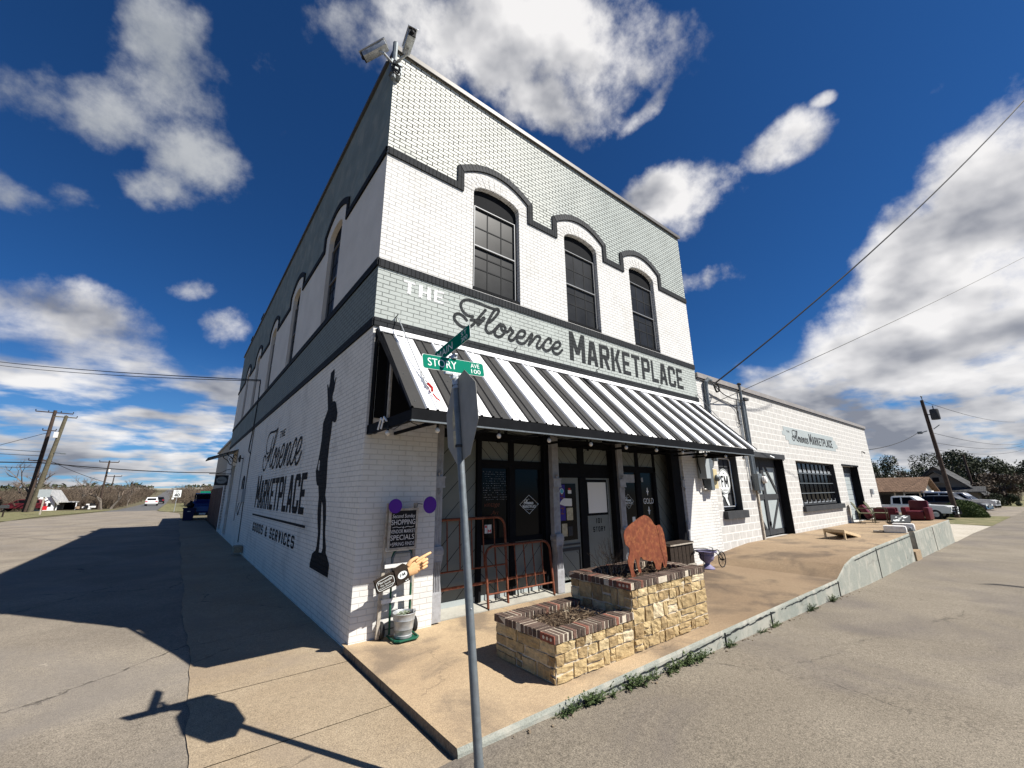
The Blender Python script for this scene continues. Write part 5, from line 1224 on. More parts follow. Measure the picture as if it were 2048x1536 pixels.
# bare branches of a dead shrub in the tall planter
sh = thing('dead_shrub','leafless dark shrub in the tall planter beside the bison','shrub',(2.75,-1.75,.62))
m = MB(); rd = random.Random(9)
def twig(p, d, L, r, lev):
    q = p+d*L; mid = p.lerp(q,.5)+Vector((rd.uniform(-1,1),rd.uniform(-1,1),rd.uniform(-1,1)))*L*.06
    m.tube([p,mid,q], r, 4, False, r*.65)
    if lev > 0:
        for k in range(rd.choice([2,2,3])):
            nd = (d+Vector((rd.uniform(-1,1),rd.uniform(-1,1),rd.uniform(-.5,.7)))*.65).normalized(); twig(p.lerp(q,rd.uniform(.5,1)), nd, L*rd.uniform(.55,.8), r*.62, lev-1)
for k in range(13):
    a = rd.uniform(0,6.28); twig(Vector((2.72+rd.uniform(-.14,.2),-1.78+rd.uniform(-.12,.1),.62)), Vector((math.cos(a)*.55-.1,math.sin(a)*.4,rd.uniform(.6,1.3))).normalized(), rd.uniform(.16,.27), .005, 3)
m.build('branches', 'wood_dark', sh)
# bison cut from steel plate
BS = [(3.36,1.41),(3.44,1.39),(3.52,1.34),(3.57,1.28),(3.62,1.255),(3.71,1.25),(3.76,1.21),(3.79,1.14),(3.81,1.05),(3.81,0.91),(3.82,0.80),(3.79,.72),(3.76,0.68),(3.72,0.69),(3.70,0.74),(3.67,.76),(3.64,0.68),(3.56,0.67),(3.52,0.69),(3.50,.76),(3.46,0.80),(3.40,.80),(3.32,0.82),(3.24,.84),(3.19,0.88),(3.15,0.82),(3.155,.76),(3.18,0.69),(3.13,0.68),(3.10,.76),(3.075,0.86),(3.03,0.83),(3.01,0.75),(3.03,.69),(3.06,0.64),(2.96,0.64),(2.95,.70),(2.93,0.76),(2.90,0.86),(2.95,0.94),(2.955,1.01),(2.90,1.045),(2.88,1.07),(2.86,1.15),(2.88,1.22),(2.97,1.28),(3.11,1.335),(3.25,1.385)]
def smoothpoly(P, n=2):
    Q = catmull([(x,y,0) for x,y in P+[P[0]]], n)[:-1]; return [(q.x,q.y) for q in Q]
bi = thing('bison_cutout','rusty steel plate bison with lowered head standing in the tall planter','sculpture',(3.3,-1.95,.64))
m = MB(); m.prism(smoothpoly(BS), FRONT, -1.955, -1.945); m.build('steel_plate','rust', bi)
m = MB(); m.prism([(3.62,1.25),(3.66,1.262),(3.70,1.262),(3.76,1.215),(3.795,1.12),(3.815,.95),(3.822,.80),(3.78,.70),(3.75,.69),(3.73,.80),(3.70,.88),(3.665,.98),(3.66,1.10)], FRONT, -1.959, -1.9555); m.build('head_plate','rust', bi)

# ---------------- hand truck with chalk board, bucket and the pointing sign
ht = thing('hand_truck','green hand truck leaning on the white pier with a zinc bucket on its toe plate','hand truck',(.58,-.2,0))
yb = -.21
m = MB(); m.tube([(.455,-.12,.05),(.44,-.13,.62),(.43,-.14,.95),(.45,-.15,1.01),(.50,-.15,1.05),(.63,-.15,1.05),(.68,-.15,1.01),(.70,-.14,.95),(.71,-.13,.62),(.72,-.12,.05)], .014, 8); m.build('tube_frame','darkgreen', ht, smooth=True)
m = MB(); m.tube([(.43,-.15,.62),(.43,-.16,.94),(.46,-.165,1.0),(.66,-.165,1.0),(.69,-.16,.94),(.70,-.15,.62)], .015, 8); m.build('bare_metal_handle','galv', ht, smooth=True)
m = MB(); m.tube([(.44,-.35,.035),(.43,-.30,.03),(.43,-.12,.04)], .013, 6); m.tube([(.43,-.32,.03),(.48,-.38,.028),(.70,-.38,.028),(.745,-.33,.028),(.745,-.12,.04)], .014, 8); m.box((.45,-.37,.018),(.73,-.12,.026)); m.build('toe_plate','darkgreen', ht)
for x in (.36,.80):
    m = MB(); m.lathe([(.04,-.02),(.095,-.024),(.10,0),(.095,.024),(.04,.02)], (x,-.06,.10), 20, Matrix.Rotation(R(90),4,'Y')); wv = m.build('wheel','rubber', ht, smooth=True)
    m = MB(); m.lathe([(0,-.026),(.055,-.024),(.06,-.02)], (x,-.06,.10), 16, Matrix.Rotation(R(90),4,'Y')); m.build('wheel_hub','porcelain', wv)
m = MB(); m.tube([(.34,-.06,.10),(.82,-.06,.10)], .008, 6); m.build('axle','galv', ht)
ld = thing('step_ladder','old whitewashed wooden ladder frame behind the chalkboard','ladder',(.5,-.15,0))
m = MB()
for (xa,xb) in ((.315,.325),(.745,.705)):
    m.add([(xa-.02,-.10,.02),(xa+.02,-.10,.02),(xa+.02,-.06,.02),(xa-.02,-.06,.02),(xb-.02,-.20,1.62),(xb+.02,-.20,1.62),(xb+.02,-.16,1.62),(xb-.02,-.16,1.62)],[(0,3,2,1),(4,5,6,7),(0,1,5,4),(1,2,6,5),(2,3,7,6),(3,0,4,7)])
m.build('rail','wood_grey', ld)
for z in (.42,.83,1.03): 
    m = MB(); y = -.09-.10*z/1.6; m.box((.32,y-.045,z),(.73,y-.015,z+.045)); m.build('rung','porcelain', ld)
cb = thing('chalkboard','black chalkboard lettered in white chalk for the second sunday market','chalkboard',(.51,-.23,1.02))
tilt = lambda z: -.225-.03*(z-1.02)
def CBF(u,d,v): return (u, tilt(v)+d, v)
x0,x1,z0,z1 = .315,.715,1.045,1.555
m = MB(); t = .028
for a in ((x0,x0+t,z0,z1),(x1-t,x1,z0,z1),(x0+t,x1-t,z0,z0+t),(x0+t,x1-t,z1-t,z1)): m.prism([(a[0],a[2]),(a[1],a[2]),(a[1],a[3]),(a[0],a[3])], CBF, -.012, .012)
m.build('timber_frame','wood_grey', cb)
m = MB(); m.prism([(x0+t,z0+t),(x1-t,z0+t),(x1-t,z1-t),(x0+t,z1-t)], CBF, -.004, .006); m.build('board','chalkboard', cb)
m = MB(); L = [('Second Sunday',.360,.675,1.437,.046,.1),('SHOPPING',.350,.680,1.352,.062,0),('VENDOR MARKET',.345,.685,1.248,.044,0),('SPECIALS',.350,.675,1.165,.060,0),('+SPRING FINDS',.350,.680,1.092,.044,0)]
for s, a, b, z, h, shr in L: m.flat(ftext(s, a, z, h, x1=b, bold=.004, shear=shr), CBF, -.006)
m.flat(strokes([[(.37,1.318),(.42,1.326),(.46,1.316),(.49,1.322)],[(.54,1.316),(.58,1.326),(.62,1.316),(.66,1.324)],[(.505,1.316),(.515,1.306),(.525,1.316),(.515,1.324),(.505,1.316)]], .006, 4), CBF, -.006)
m.build('chalk_lettering','chalk', cb)
def disc_thing(name,label,c,r,sx=1.0,tx=0.0):
    t_ = thing(name,label,'disc',c,'purple round discs on the chalkboard')
    m = MB(); T = Matrix.Rotation(R(90),4,'X') @ Matrix.Rotation(tx,4,'Y'); m.lathe([(0,-.004),(r,-.004),(r,.004),(0,.004)], c, 32, T); m.build('disc','purple', t_, smooth=False); return t_
disc_thing('purple_disc','purple round disc hiding the top left corner of the chalkboard',(.372,-.285,1.588),.090)
disc_thing('purple_disc','purple round disc sticking out past the top right of the chalkboard',(.868,-.28,1.590),.112,1,R(12))
m = MB(); m.tube([(.695,-.24,1.56),(.705,-.25,1.61),(.76,-.272,1.60)], .008, 5); tag(m.build('wire_stem','galv'), 'short wire holding the purple disc to the chalkboard corner', 'wire')
# zinc bucket with succulents
bk = thing('zinc_bucket','ribbed zinc bucket with pale succulents on the hand truck','bucket',(.585,-.245,.035))
m = MB(); m.lathe([(0,0),(.105,0),(.108,.03),(.102,.035),(.112,.09),(.117,.095),(.116,.10),(.128,.19),(.132,.195),(.130,.20),(.140,.262),(.146,.27),(.140,.275),(.132,.262),(.125,.20)], (.585,-.245,.035), 36); m.build('bucket_shell','galvbucket', bk, smooth=True)
m = MB(); m.lathe([(0,.235),(.13,.235)], (.585,-.245,.035), 24); m.build('soil','soil', bk)
m = MB(); m.box((.70,-.26,.285),(.735,-.23,.325)); m.build('bucket_ear','galvbucket', bk)
m = MB(); rd = random.Random(12)
for k in range(12):
    a = rd.uniform(0,6.28); r0 = rd.uniform(0,.10); c = Vector((.585+r0*math.cos(a), -.245+r0*math.sin(a), .285))
    for j in range(12):
        b = j*2.399; el = .25+j*.09; d = Vector((math.cos(b)*math.cos(el), math.sin(b)*math.cos(el), math.sin(el))); s = .034*(1-j*.04)
        sd = d.cross(Vector((0,0,1))).normalized()*.010; m.add([c, c+d*s*.6+sd, c+d*s, c+d*s*.6-sd],[(0,1,2,3)])
m.build('succulent_rosettes','succulent', bk)
# pointing hand sign (folk art trade sign)
hs = thing('pointing_hand_sign','dark sleeve sign ending in a carved wooden hand with a pointing finger','sign',(.5,-.36,.8))
ang = R(19.5); HO = Vector((.16,-.335,.66)); ux = Vector((math.cos(ang),0,math.sin(ang))); uz = Vector((-math.sin(ang),0,math.cos(ang)))
HF = lambda u,d,v: tuple(HO+ux*u+uz*v+Vector((0,d,0)))
m = MB(); m.prism([(0,-.075),(.40,-.095),(.40,.085),(.24,.075),(0,.075)], HF, -.03, .03); sl_ = m.build('sleeve','wood_dark', hs)
m = MB(); m.prism([(.24,-.10),(.415,-.105),(.42,-.04),(.418,.07),(.40,.10),(.25,.088)], HF, -.042, .04); m.build('cuff','wood_dark', hs)
m = MB(); m.flat(([(.335+.062*math.cos(2*math.pi*k/28), -.005+.043*math.sin(2*math.pi*k/28)) for k in range(28)],[tuple(range(28))]), HF, -.0435)
fr = [(.015,-.04),(.03,-.058),(.10,-.060),(.18,-.062),(.205,-.045),(.225,-.03),(.225,.03),(.205,.045),(.19,.058),(.11,.056),(.04,.054),(.018,.04),(.008,.02),(.008,-.02),(.015,-.04)]
m.flat(strokes([fr], .005, 3), HF, -.0315); m.flat(ftext('Mercantile', .028, .014, .026, x1=.205, shear=.1), HF, -.0315); m.flat(ftext('Dry Goods', .05, -.018, .018, x1=.18), HF, -.0315); m.flat(ftext('Notions Provisions', .03, -.045, .016, x1=.205), HF, -.0315)
m.flat(([(.36+.008*math.cos(k), -.088+.008*math.sin(k)) for k in range(6)],[tuple(range(6))]), HF, -.0435); m.flat(([(.385+.008*math.cos(k), -.086+.008*math.sin(k)) for k in range(6)],[tuple(range(6))]), HF, -.0435)
m.build('white_sign_lettering','sign_white', sl_)
m = MB(); m.flat(block('FM', .300, .370, -.022, .014, gap=.35), HF, -.0448); m.build('fm_letters','black', sl_)
# the hand, one continuous carved surface: palm, straight forefinger, three curled fingers and the thumb
def hp(u,v,d=0): return HO+ux*u+uz*v+Vector((0,d,0))
def limb(pts, rad):
    return pts, rad
def skinned(name, chains, mat, parent, sub=2):
    """chains: list of (points, radii); the first point of later chains joins the nearest point so far"""
    V_s = []; E_s = []; RD = []
    for pts, rad, att in chains:
        base = None
        if att is not None: base = att
        for i, (p, r_2) in enumerate(zip(pts, rad)):
            V_s.append(Vector(p)); RD.append(r_2); k = len(V_s)-1
            if i == 0:
                if base is not None: E_s.append((base, k))
            else: E_s.append((k-1, k))
    me = bpy.data.meshes.new(name); off = parent.location if parent else Vector((0,0,0))
    me.from_pydata([v-off for v in V_s], E_s, []); ob = bpy.data.objects.new(name, me); COL.objects.link(ob); ob.parent = parent
    md = ob.modifiers.new('skin','SKIN'); sk = me.skin_vertices[0].data if me.skin_vertices else None
    if sk is None:
        bm = bmesh.new(); bm.from_mesh(me); bm.verts.layers.skin.verify(); bm.to_mesh(me); bm.free(); sk = me.skin_vertices[0].data
    for i, r_2 in enumerate(RD): sk[i].radius = r_2 if isinstance(r_2, tuple) else (r_2, r_2)
    sk[0].use_root = True
    ms = ob.modifiers.new('sub','SUBSURF'); ms.levels = sub; ms.render_levels = sub
    me.materials.append(M[mat]); md.use_smooth_shade = True
    return ob
# palm as solid mesh (broad, flat), fingers joined to it by boolean-free overlap inside one mesh
def capsule(mb, pts, rad, n=10, flat=1.0):
    path = catmull(pts, 5); k = len(path); rr_ = []
    for i in range(k):
        t = i/(k-1)*(len(rad)-1); a = int(min(t,len(rad)-2)); rr_.append(rad[a]+(rad[a+1]-rad[a])*(t-a))
    d = (path[-1]-path[-2]).normalized(); tipr = rr_[-1]
    for q in (.5,.85,1.0): path.append(path[k-1]+d*tipr*q); rr_.append(tipr*math.sqrt(max(.01,1-q*q)))
    mb.tube(path, rr_, n, True, r1=None) if False else None
    # tube with radius list
    path2 = [Vector(p) for p in path]; m_ = len(path2); vs = []; prev = None
    for i, p in enumerate(path2):
        dd = (path2[min(i+1,m_-1)]-path2[max(i-1,0)]).normalized()
        a = Vector((0,1,0))-dd*dd.y if prev is None else prev-dd*prev.dot(dd)
        a.normalize(); b = dd.cross(a); prev = a
        for j in range(n): tt = 2*math.pi*j/n; vs.append(p+(a*math.cos(tt)*flat+b*math.sin(tt))*rr_[i])
    mb.add(vs, [(i*n+j, i*n+(j+1)%n, (i+1)*n+(j+1)%n, (i+1)*n+j) for i in range(m_-1) for j in range(n)]+[tuple(range((m_-1)*n,m_*n)),tuple(reversed(range(n)))])
m = MB()
capsule(m, [hp(.40,0),hp(.46,.0),hp(.53,-.005),hp(.585,-.005)], [.072,.082,.088,.075], 16, .32)       # palm
capsule(m, [hp(.55,.055,-.004),hp(.62,.062,-.006),hp(.70,.066,-.006),hp(.775,.068,-.004)], [.026,.022,.0195,.016], 12)   # forefinger, straight
for k, (v0,L_) in enumerate(((.020,.125),(-.018,.115),(-.054,.095))):                                 # curled fingers
    capsule(m, [hp(.555,v0,-.004),hp(.555+L_*.55,v0+.004,-.016),hp(.555+L_,v0+.006,-.030),hp(.565+L_*.98,v0+.004,-.046),hp(.545+L_*.62,v0+.0,-.050)], [.023,.0205,.019,.0175,.015], 12)
capsule(m, [hp(.44,.055,-.006),hp(.485,.088,-.018),hp(.535,.100,-.026),hp(.580,.098,-.028)], [.028,.025,.021,.017], 12) # thumb
hd = m.build('carved_hand','hand', hs)
rm = hd.modifiers.new('remesh','REMESH'); rm.mode = 'VOXEL'; rm.voxel_size = .0035; rm.use_smooth_shade = True
sm = hd.modifiers.new('smooth','SMOOTH'); sm.iterations = 4; sm.factor = .5
m = MB(); m.tube([(.57,-.31,.70),(.57,-.20,.68)], .012, 6); m.build('sign_hook','galv', hs)

# ---------------- rusty bed frames leaning against the shop front
def bed(name, label, x0, x1, zt, yf, yt, zr, zl, slats, r=.021, corner=.16):
    t_ = thing(name, label, 'bed frame', ((x0+x1)/2,yf,0), 'rusty bed ends leaning on the shop front')
    Y_ = lambda z: yf+(yt-yf)*z/zt
    P_ = [(x0,0),(x0,zt-corner)]+[(x0+corner*(1-math.cos(a)), zt-corner+corner*math.sin(a)) for a in [R(15*k) for k in range(1,7)]]+[(x1-corner*(1-math.cos(a)), zt-corner+corner*math.sin(a)) for a in [R(90-15*k) for k in range(0,6)]]+[(x1,zt-corner),(x1,0)]
    m = MB(); m.tube([(x,Y_(z),z+.023) for x,z in P_], r, 10); m.build('bent_tube','bedrust', t_, smooth=True)
    m = MB(); m.tube([(x0,Y_(zr),zr),(x1,Y_(zr),zr)], r*.62, 8); m.build('rail','bedrust', t_, smooth=True)
    if zl: m = MB(); m.tube([(x0,Y_(zl),zl),(x1,Y_(zl),zl)], r*.62, 8); m.build('rail','bedrust', t_, smooth=True)
    for k in range(slats):
        x = x0+(x1-x0)*(k+1)/(slats+1); zz = zt if corner < x-x0 and x1-x > corner else zt-.02
        m = MB(); m.tube([(x,Y_(zr),zr),(x,Y_(zz),zz)], r*.48, 6); m.build('slat','bedrust', t_, smooth=True)
    for x in (x0,x1):
        m = MB(); m.tube([(x,yf,.0),(x,yf,.03)], r*.8, 8); m.sphere((x,yf,.02), r*.9, 8); m.build('castor','wire', t_)
    return t_
bed('iron_bed_end','tall rusty iron bed headboard standing against the sage panelling', 1.23,2.555,1.32,.17,.265,.605,None,5)
bed('iron_bed_end','low rusty iron bed footboard standing in front of the headboard', 2.13,3.53,.875,.12,.22,.21,None,6)
sr = thing('bed_side_rail','rusty angle iron bed rail resting across the bed ends','bed rail',(2.4,.22,.36)); m = MB(); m.box((1.27,.205,.36),(3.43,.215,.395)); m.box((1.27,.205,.356),(3.43,.235,.36)); m.build('angle_iron','bedrust', sr)
for k in range(5): 
    m = MB(); x = 2.33+k*.23; m.box((x,.222,.17),(x+.025,.232,.36)); m.tube([(x+.01,.225,.17),(x+.01,.215,.09)], .012, 6); m.build('spring_hook','wire', sr)
# ---------------- slatted crate by the right pier
ct = thing('slatted_crate','dark slatted wooden crate behind the tall planter by the right pier','crate',(7.0,-.12,.002))
for k in range(6): 
    x = 6.52+k*.155
    m = MB(); m.box((x,-.33,.06),(x+.135,-.30,.60)); m.build('slat','wood_dark', ct)
m = MB(); m.box((6.54,-.29,.05),(7.42,-.02,.59)); m.build('crate_box','wood_dark', ct)
m = MB(); m.box((6.50,-.36,.10),(7.46,-.332,.17)); m.build('batten','wood_grey', ct); m = MB(); m.box((6.50,-.36,.585),(7.46,-.01,.61)); m.build('batten','wood_grey', ct)
for k in range(3): m = MB(); m.box((6.50,-.35+k*.115,.612),(7.46,-.35+k*.115+.095,.628)); m.build('lid_slat','wood_dark', ct)
for k in range(5): m = MB(); m.box((7.43,-.33+k*.062,.06),(7.455,-.33+k*.062+.052,.58)); m.build('slat','wood_dark', ct)
# ---------------- lavender urn on a barrow-shaped plant stand
ur = thing('urn_barrow_planter','lavender urn held in a black wire barrow stand by the white wall','planter',(7.9,-.4,0))
uc = (7.90,-.38,0)
m = MB(); m.lathe([(0,.002),(.15,.002),(.15,.02),(.10,.06),(.055,.10),(.05,.12),(.085,.15),(.135,.19),(.155,.23),(.16,.30),(.17,.345),(.225,.36),(.235,.375),(.23,.39),(.19,.385),(.165,.35),(.155,.30)], uc, 32); m.lathe([(0,.30),(.175,.30)], uc, 24); m.build('urn','lavender', ur, smooth=True)
m = MB(); m.tube(catmull([(7.36,-.38,.41),(7.45,-.38,.43),(7.8,-.62,.425),(8.10,-.56,.40),(8.25,-.54,.29),(8.33,-.56,.17)],4), .010, 6); m.tube(catmull([(7.36,-.38,.41),(7.45,-.36,.42),(7.8,-.15,.42),(8.10,-.30,.40),(8.25,-.46,.29),(8.33,-.48,.17)],4), .010, 6); m.tube([(7.55,-.5,.40),(7.50,-.5,.01)], .008, 5); m.tube([(7.55,-.26,.40),(7.50,-.26,.01)], .008, 5); m.tube([(7.36,-.40,.41),(7.33,-.40,.38)], .014, 5); m.build('barrow_frame','wire', ur)
wc = Vector((8.33,-.52,.17)); m = MB(); m.tube([wc+Vector((.165*math.cos(t),0,.165*math.sin(t))) for t in [2*math.pi*k/28 for k in range(29)]], .012, 6, False); 
wl = m.build('wheel_rim','wire', ur)
m = MB()
for k in range(12): t = 2*math.pi*k/12; m.tube([wc, wc+Vector((.16*math.cos(t),0,.16*math.sin(t)))], .0032, 4)
m.tube([wc-Vector((0,.05,0)), wc+Vector((0,.05,0))], .018, 8); m.build('spokes','wire', ur)
m = MB(); m.tube([(8.75,-.02,.36),(8.75,-.10,.36),(8.75,-.10,.20),(8.75,-.05,.16)], .010, 6); m.tube([(8.82,-.02,.34),(8.82,-.08,.34),(8.82,-.08,.24)], .008, 5); tag(m.build('wall_tap','galv_light'), 'small metal tap low on the white wall behind the urn barrow', 'tap')

# ---------------- things on the loading dock
cg = thing('cornhole_board','pale plywood cornhole board on legs with its raised end to the door','game board',(13.8,-1.5,patio_z(13.8,-1.5)), 'cornhole boards on the dock')
zz = patio_z(13.6,-1.4)
pA = [Vector((13.33,-1.18,zz+.27)),Vector((13.28,-1.70,zz+.27)),Vector((14.45,-1.78,zz+.06)),Vector((14.50,-1.22,zz+.06))]
m = MB(); m.add(pA+[p-Vector((0,0,.075)) for p in pA], [(0,1,2,3),(7,6,5,4)]+[(k,(k+1)%4,(k+1)%4+4,k+4) for k in range(4)]); m.build('deck_frame','wood_pale', cg)
m = MB(); m.box((13.33,-1.22,zz),(13.40,-1.18,zz+.20)); m.build('leg','wood_pale', cg); m = MB(); m.box((13.29,-1.70,zz),(13.36,-1.66,zz+.20)); m.build('leg','wood_pale', cg)
c2_ = thing('cornhole_board','black and white printed cornhole board with one raised end by the armchairs','game board',(21.7,-1.6,patio_z(21.7,-1.6)), 'cornhole boards on the dock')
zz = patio_z(21.7,-1.6); pA = [Vector((20.6,-1.42,zz+.09)),Vector((20.7,-1.98,zz+.09)),Vector((22.9,-1.66,zz+.26)),Vector((22.8,-1.06,zz+.26))]
m = MB(); m.add(pA+[p-Vector((0,0,.08)) for p in pA], [(0,1,2,3),(7,6,5,4)]+[(k,(k+1)%4,(k+1)%4+4,k+4) for k in range(4)]); dk = m.build('deck_frame','charcoal', c2_)
m = MB(); nrm = (pA[1]-pA[0]).cross(pA[3]-pA[0]).normalized(); nrm = nrm if nrm.z > 0 else -nrm
def onb(a,b): return pA[0].lerp(pA[1],b).lerp(pA[3].lerp(pA[2],b),a)+nrm*.004
rd = random.Random(31)
for q in range(14):
    a = rd.uniform(.08,.8); b = rd.uniform(.1,.75); m.add([onb(a,b),onb(a+rd.uniform(.05,.14),b+.02),onb(a+.12,b+rd.uniform(.08,.2)),onb(a+.01,b+.12)],[(0,1,2,3)])
m.build('white_print','sign_white', dk)
for q in (pA[2],pA[3]): m = MB(); m.tube([q-Vector((.08,0,.05)), Vector((q.x-.05,q.y,zz))], .025, 5); m.build('leg','black', c2_)
def slab_seat(label, c, rot):
    t_ = thing('white_bench_cushion', label, 'cushion', c, 'white enamel tub pieces on the dock')
    T = Matrix.Translation(c) @ Matrix.Rotation(rot,4,'Z')
    m = MB(); m.cbox((0,0,.115),(.26,.56,.22), T, ch=.06); m.build('rounded_shell','porcelain', t_, smooth=True)
    m = MB(); m.cbox((0,0,.012),(.30,.60,.02), T); m.build('base_rim','wood_grey', t_)
zz = patio_z(16.4,-2.2)
slab_seat('chipped white rounded enamel box on the dock edge, the nearer of two', (16.25,-2.28,zz), R(6)); slab_seat('chipped white rounded enamel box, the farther of two, before the printed board', (17.55,-2.28,patio_z(17.5,-2.2)), R(4))
t_ = thing('timber_plank','short grey timber offcut lying beside the white enamel box','plank',(16.1,-1.85,zz)); m = MB(); m.box((16.05,-2.0,zz+.002),(16.25,-1.76,zz+.06)); m.build('offcut','wood_grey', t_)
t_ = thing('pipe_fitting','grey metal bracket lying on the dock edge beside the gap','bracket',(16.95,-2.5,.36)); m = MB(); m.box((17.0,-2.58,patio_z(17,-2.5)),(17.35,-2.45,patio_z(17,-2.5)+.07)); m.tube([(17.02,-2.52,.44),(17.3,-2.50,.46)], .03, 6); m.build('metal_bracket','galv', t_)
def chair(label, c, rot):
    t_ = thing('sling_chair', label, 'chair', c, 'olive chairs by the end door'); T = Matrix.Translation(c) @ Matrix.Rotation(rot,4,'Z')
    # local: facing -y, back at +y
    m = MB(); P = [(-.24,.16,.40),(.24,.16,.40),(.24,.34,.78),(.17,.38,.86),(-.17,.38,.86),(-.24,.34,.78)]
    vs = [T @ Vector(p) for p in P]; vs2 = [T @ (Vector(p)+Vector((0,.018,0))) for p in P]; m.add(vs+vs2, [(0,1,2,3,4,5),(11,10,9,8,7,6)]+[(k,(k+1)%6,(k+1)%6+6,k+6) for k in range(6)]); m.build('backrest','wicker', t_)
    m = MB(); m.cbox((0,-.06,.40),(.50,.48,.03), T, ch=.01); m.build('seat','wicker', t_)
    for sx_ in (-.26,.26):
        m = MB(); m.tube([T @ Vector(p) for p in ((sx_,.36,.80),(sx_,.18,.42),(sx_,.20,.0))], .014, 6); m.build('leg','wicker', t_)
        m = MB(); m.tube([T @ Vector(p) for p in ((sx_,.24,.60),(sx_,-.26,.60),(sx_,-.29,.56),(sx_,-.29,0))], .014, 6); m.build('leg','wicker', t_)
pz = patio_z(21.5,-.5)
chair('olive sling chair nearest the sectional door', (21.3,-.50,pz), R(8)); chair('second olive sling chair, beside the red armchair', (22.0,-.80,pz), R(4))
def armchair(label, c, rot, recl):
    t_ = thing('leather_armchair', label, 'armchair', c, 'burgundy armchairs on the dock'); T = Matrix.Translation(c) @ Matrix.Rotation(rot,4,'Z')
    def part(name, cc, dd, ch=.05, extra=None):
        m = MB(); TT = T if extra is None else T @ extra; m.cbox(cc, dd, TT, ch=ch); return m.build(name,'leather', t_, smooth=True)
    part('seat', (0,-.05,.28),(.56,.70,.26),.07)
    for s in (-1,1):
        part('armrest', (s*.37,-.05,.30),(.19,.78,.52),.07)
    part('backrest', (0,.38,.55),(.66,.24,.66),.09, Matrix.Translation((0,.1,0)) @ Matrix.Rotation(R(-recl),4,'X') @ Matrix.Translation((0,-.02,0)))
    part('headrest', (0,.34,.80),(.60,.20,.18),.08, Matrix.Translation((0,.1,0)) @ Matrix.Rotation(R(-recl),4,'X'))
    part('footrest', (0,-.42,.22),(.54,.10,.34),.04)
    m = MB(); m.cbox((0,-.0,.03),(.80,.70,.06), T); m.build('plinth','wood_dark', t_)
armchair('burgundy leather armchair seen from its side beside the olive chairs', (24.0,-.65,pz+.0), R(4), 26)
armchair('burgundy leather armchair facing the street at the end of the dock', (24.1,-1.75,patio_z(24,-1.7)), R(-92), 8)
# cctv cameras on the corner
cc = thing('camera_bracket','pair of security cameras on a steel bracket at the top corner of the brick building','security cameras',(0,0,8.9))
m = MB(); m.tube([(-.03,-.06,8.62),(-.03,-.06,9.42)], .045, 8); m.box((-.09,-.10,8.70),(.10,.0,9.0)); m.build('bracket_post','galv', cc)
m = MB()
for s in range(3): m.tube(catmull(loopy((.0,-.10,8.72+.08*s),.08,6,s+50),3), .012, 5)
m.build('cable_loops','wire', cc)
def camera_(a, b, roll=0):
    a = Vector(a); b = Vector(b); d = (b-a).normalized(); L_ = (b-a).length; Q = d.to_track_quat('Y','Z').to_matrix().to_4x4(); T = Matrix.Translation(a) @ Q
    m = MB(); m.cbox((0,L_*.5,0),(.13,L_,.13), T, ch=.02); k = m.build('camera_body','galv_light', cc, smooth=True)
    m = MB(); m.cbox((0,L_*.52,.075),(.155,L_*1.12,.018), T, ch=.005); m.build('sun_hood','alu', k)
    m = MB(); m.cbox((0,L_+.004,0),(.12,.02,.12), T, ch=.005); m.sphere(T @ Vector((0,L_+.01,0)), .035, 10); m.build('lens_face','wire', k)
    m = MB(); m.tube([T @ Vector((0,L_*.35,-.07)), T @ Vector((0,L_*.25,-.13)), Vector((-.03,-.06,8.93))], .022, 7); m.build('swivel_arm','galv_light', k)
camera_((-.235,-.235,9.02),(-.50,.06,8.84)); camera_((.055,-.36,8.98),(-.01,-.75,8.90))

# ---------------- side wall fittings
fx_ = thing('telephone_box','grey cable box with loose leads on the shaded side wall','cable box',(-.06,12.4,1.7))
m = MB(); m.box((-.10,11.9,1.50),(-.003,13.0,1.95)); m.build('box_cover','greybox', fx_)
m = MB(); m.tube([(-.03,12.9,1.95),(-.04,12.85,2.25),(-.03,12.7,2.42),(-.03,12.5,2.30),(-.03,12.45,1.95)], .02, 6); m.tube(catmull([(-.05,12.8,1.5),(-.08,12.9,1.25),(-.06,12.6,1.05),(-.08,12.3,1.2),(-.05,12.2,1.5)],4), .012, 5); m.tube([(-.02,11.9,4.1),(-.02,12.0,2.6),(-.02,11.8,.2)], .012, 5); m.tube(catmull([(0,12.3,6.0),(-.03,12.1,5.7),(-.02,12.05,5.2),(-.02,12.2,4.2),(-.02,12.6,3.4),(-.02,12.0,3.2)],4), .018, 5); m.build('leads','wire', fx_)
lmp = thing('wall_lantern','round black wall lamp above the grey painted strip','lamp',(-.1,14.15,3.15)); m = MB(); m.tube([(0,14.15,3.15),(-.12,14.15,3.18)], .02, 6); m.lathe([(0,0),(.14,0),(.14,.04),(0,.08)], (-.10,14.15,3.15), 16, Matrix.Rotation(R(-90),4,'Y')); m.build('lamp_disc','wire', lmp)
cs = thing('concrete_block','loose concrete block at the foot of the shaded wall','block',(-.12,10.6,.01)); m = MB(); m.cbox((-.13,10.6,.11),(.22,.42,.2), ch=.015); m.build('block_body','walk', cs)
sc_ = thing('side_canopy','small glass canopy on iron brackets over the side entrance','canopy',(-.4,17.5,3.4))
m = MB(); m.add([(0,16.6,3.72),(0,18.6,3.72),(-1.05,18.6,3.30),(-1.05,16.6,3.30)],[(0,1,2,3)]); m.add([(0,16.6,3.735),(0,18.6,3.735),(-1.05,18.6,3.315),(-1.05,16.6,3.315)],[(0,1,2,3)]); m.build('canopy_sheet','greybox', sc_)
m = MB()
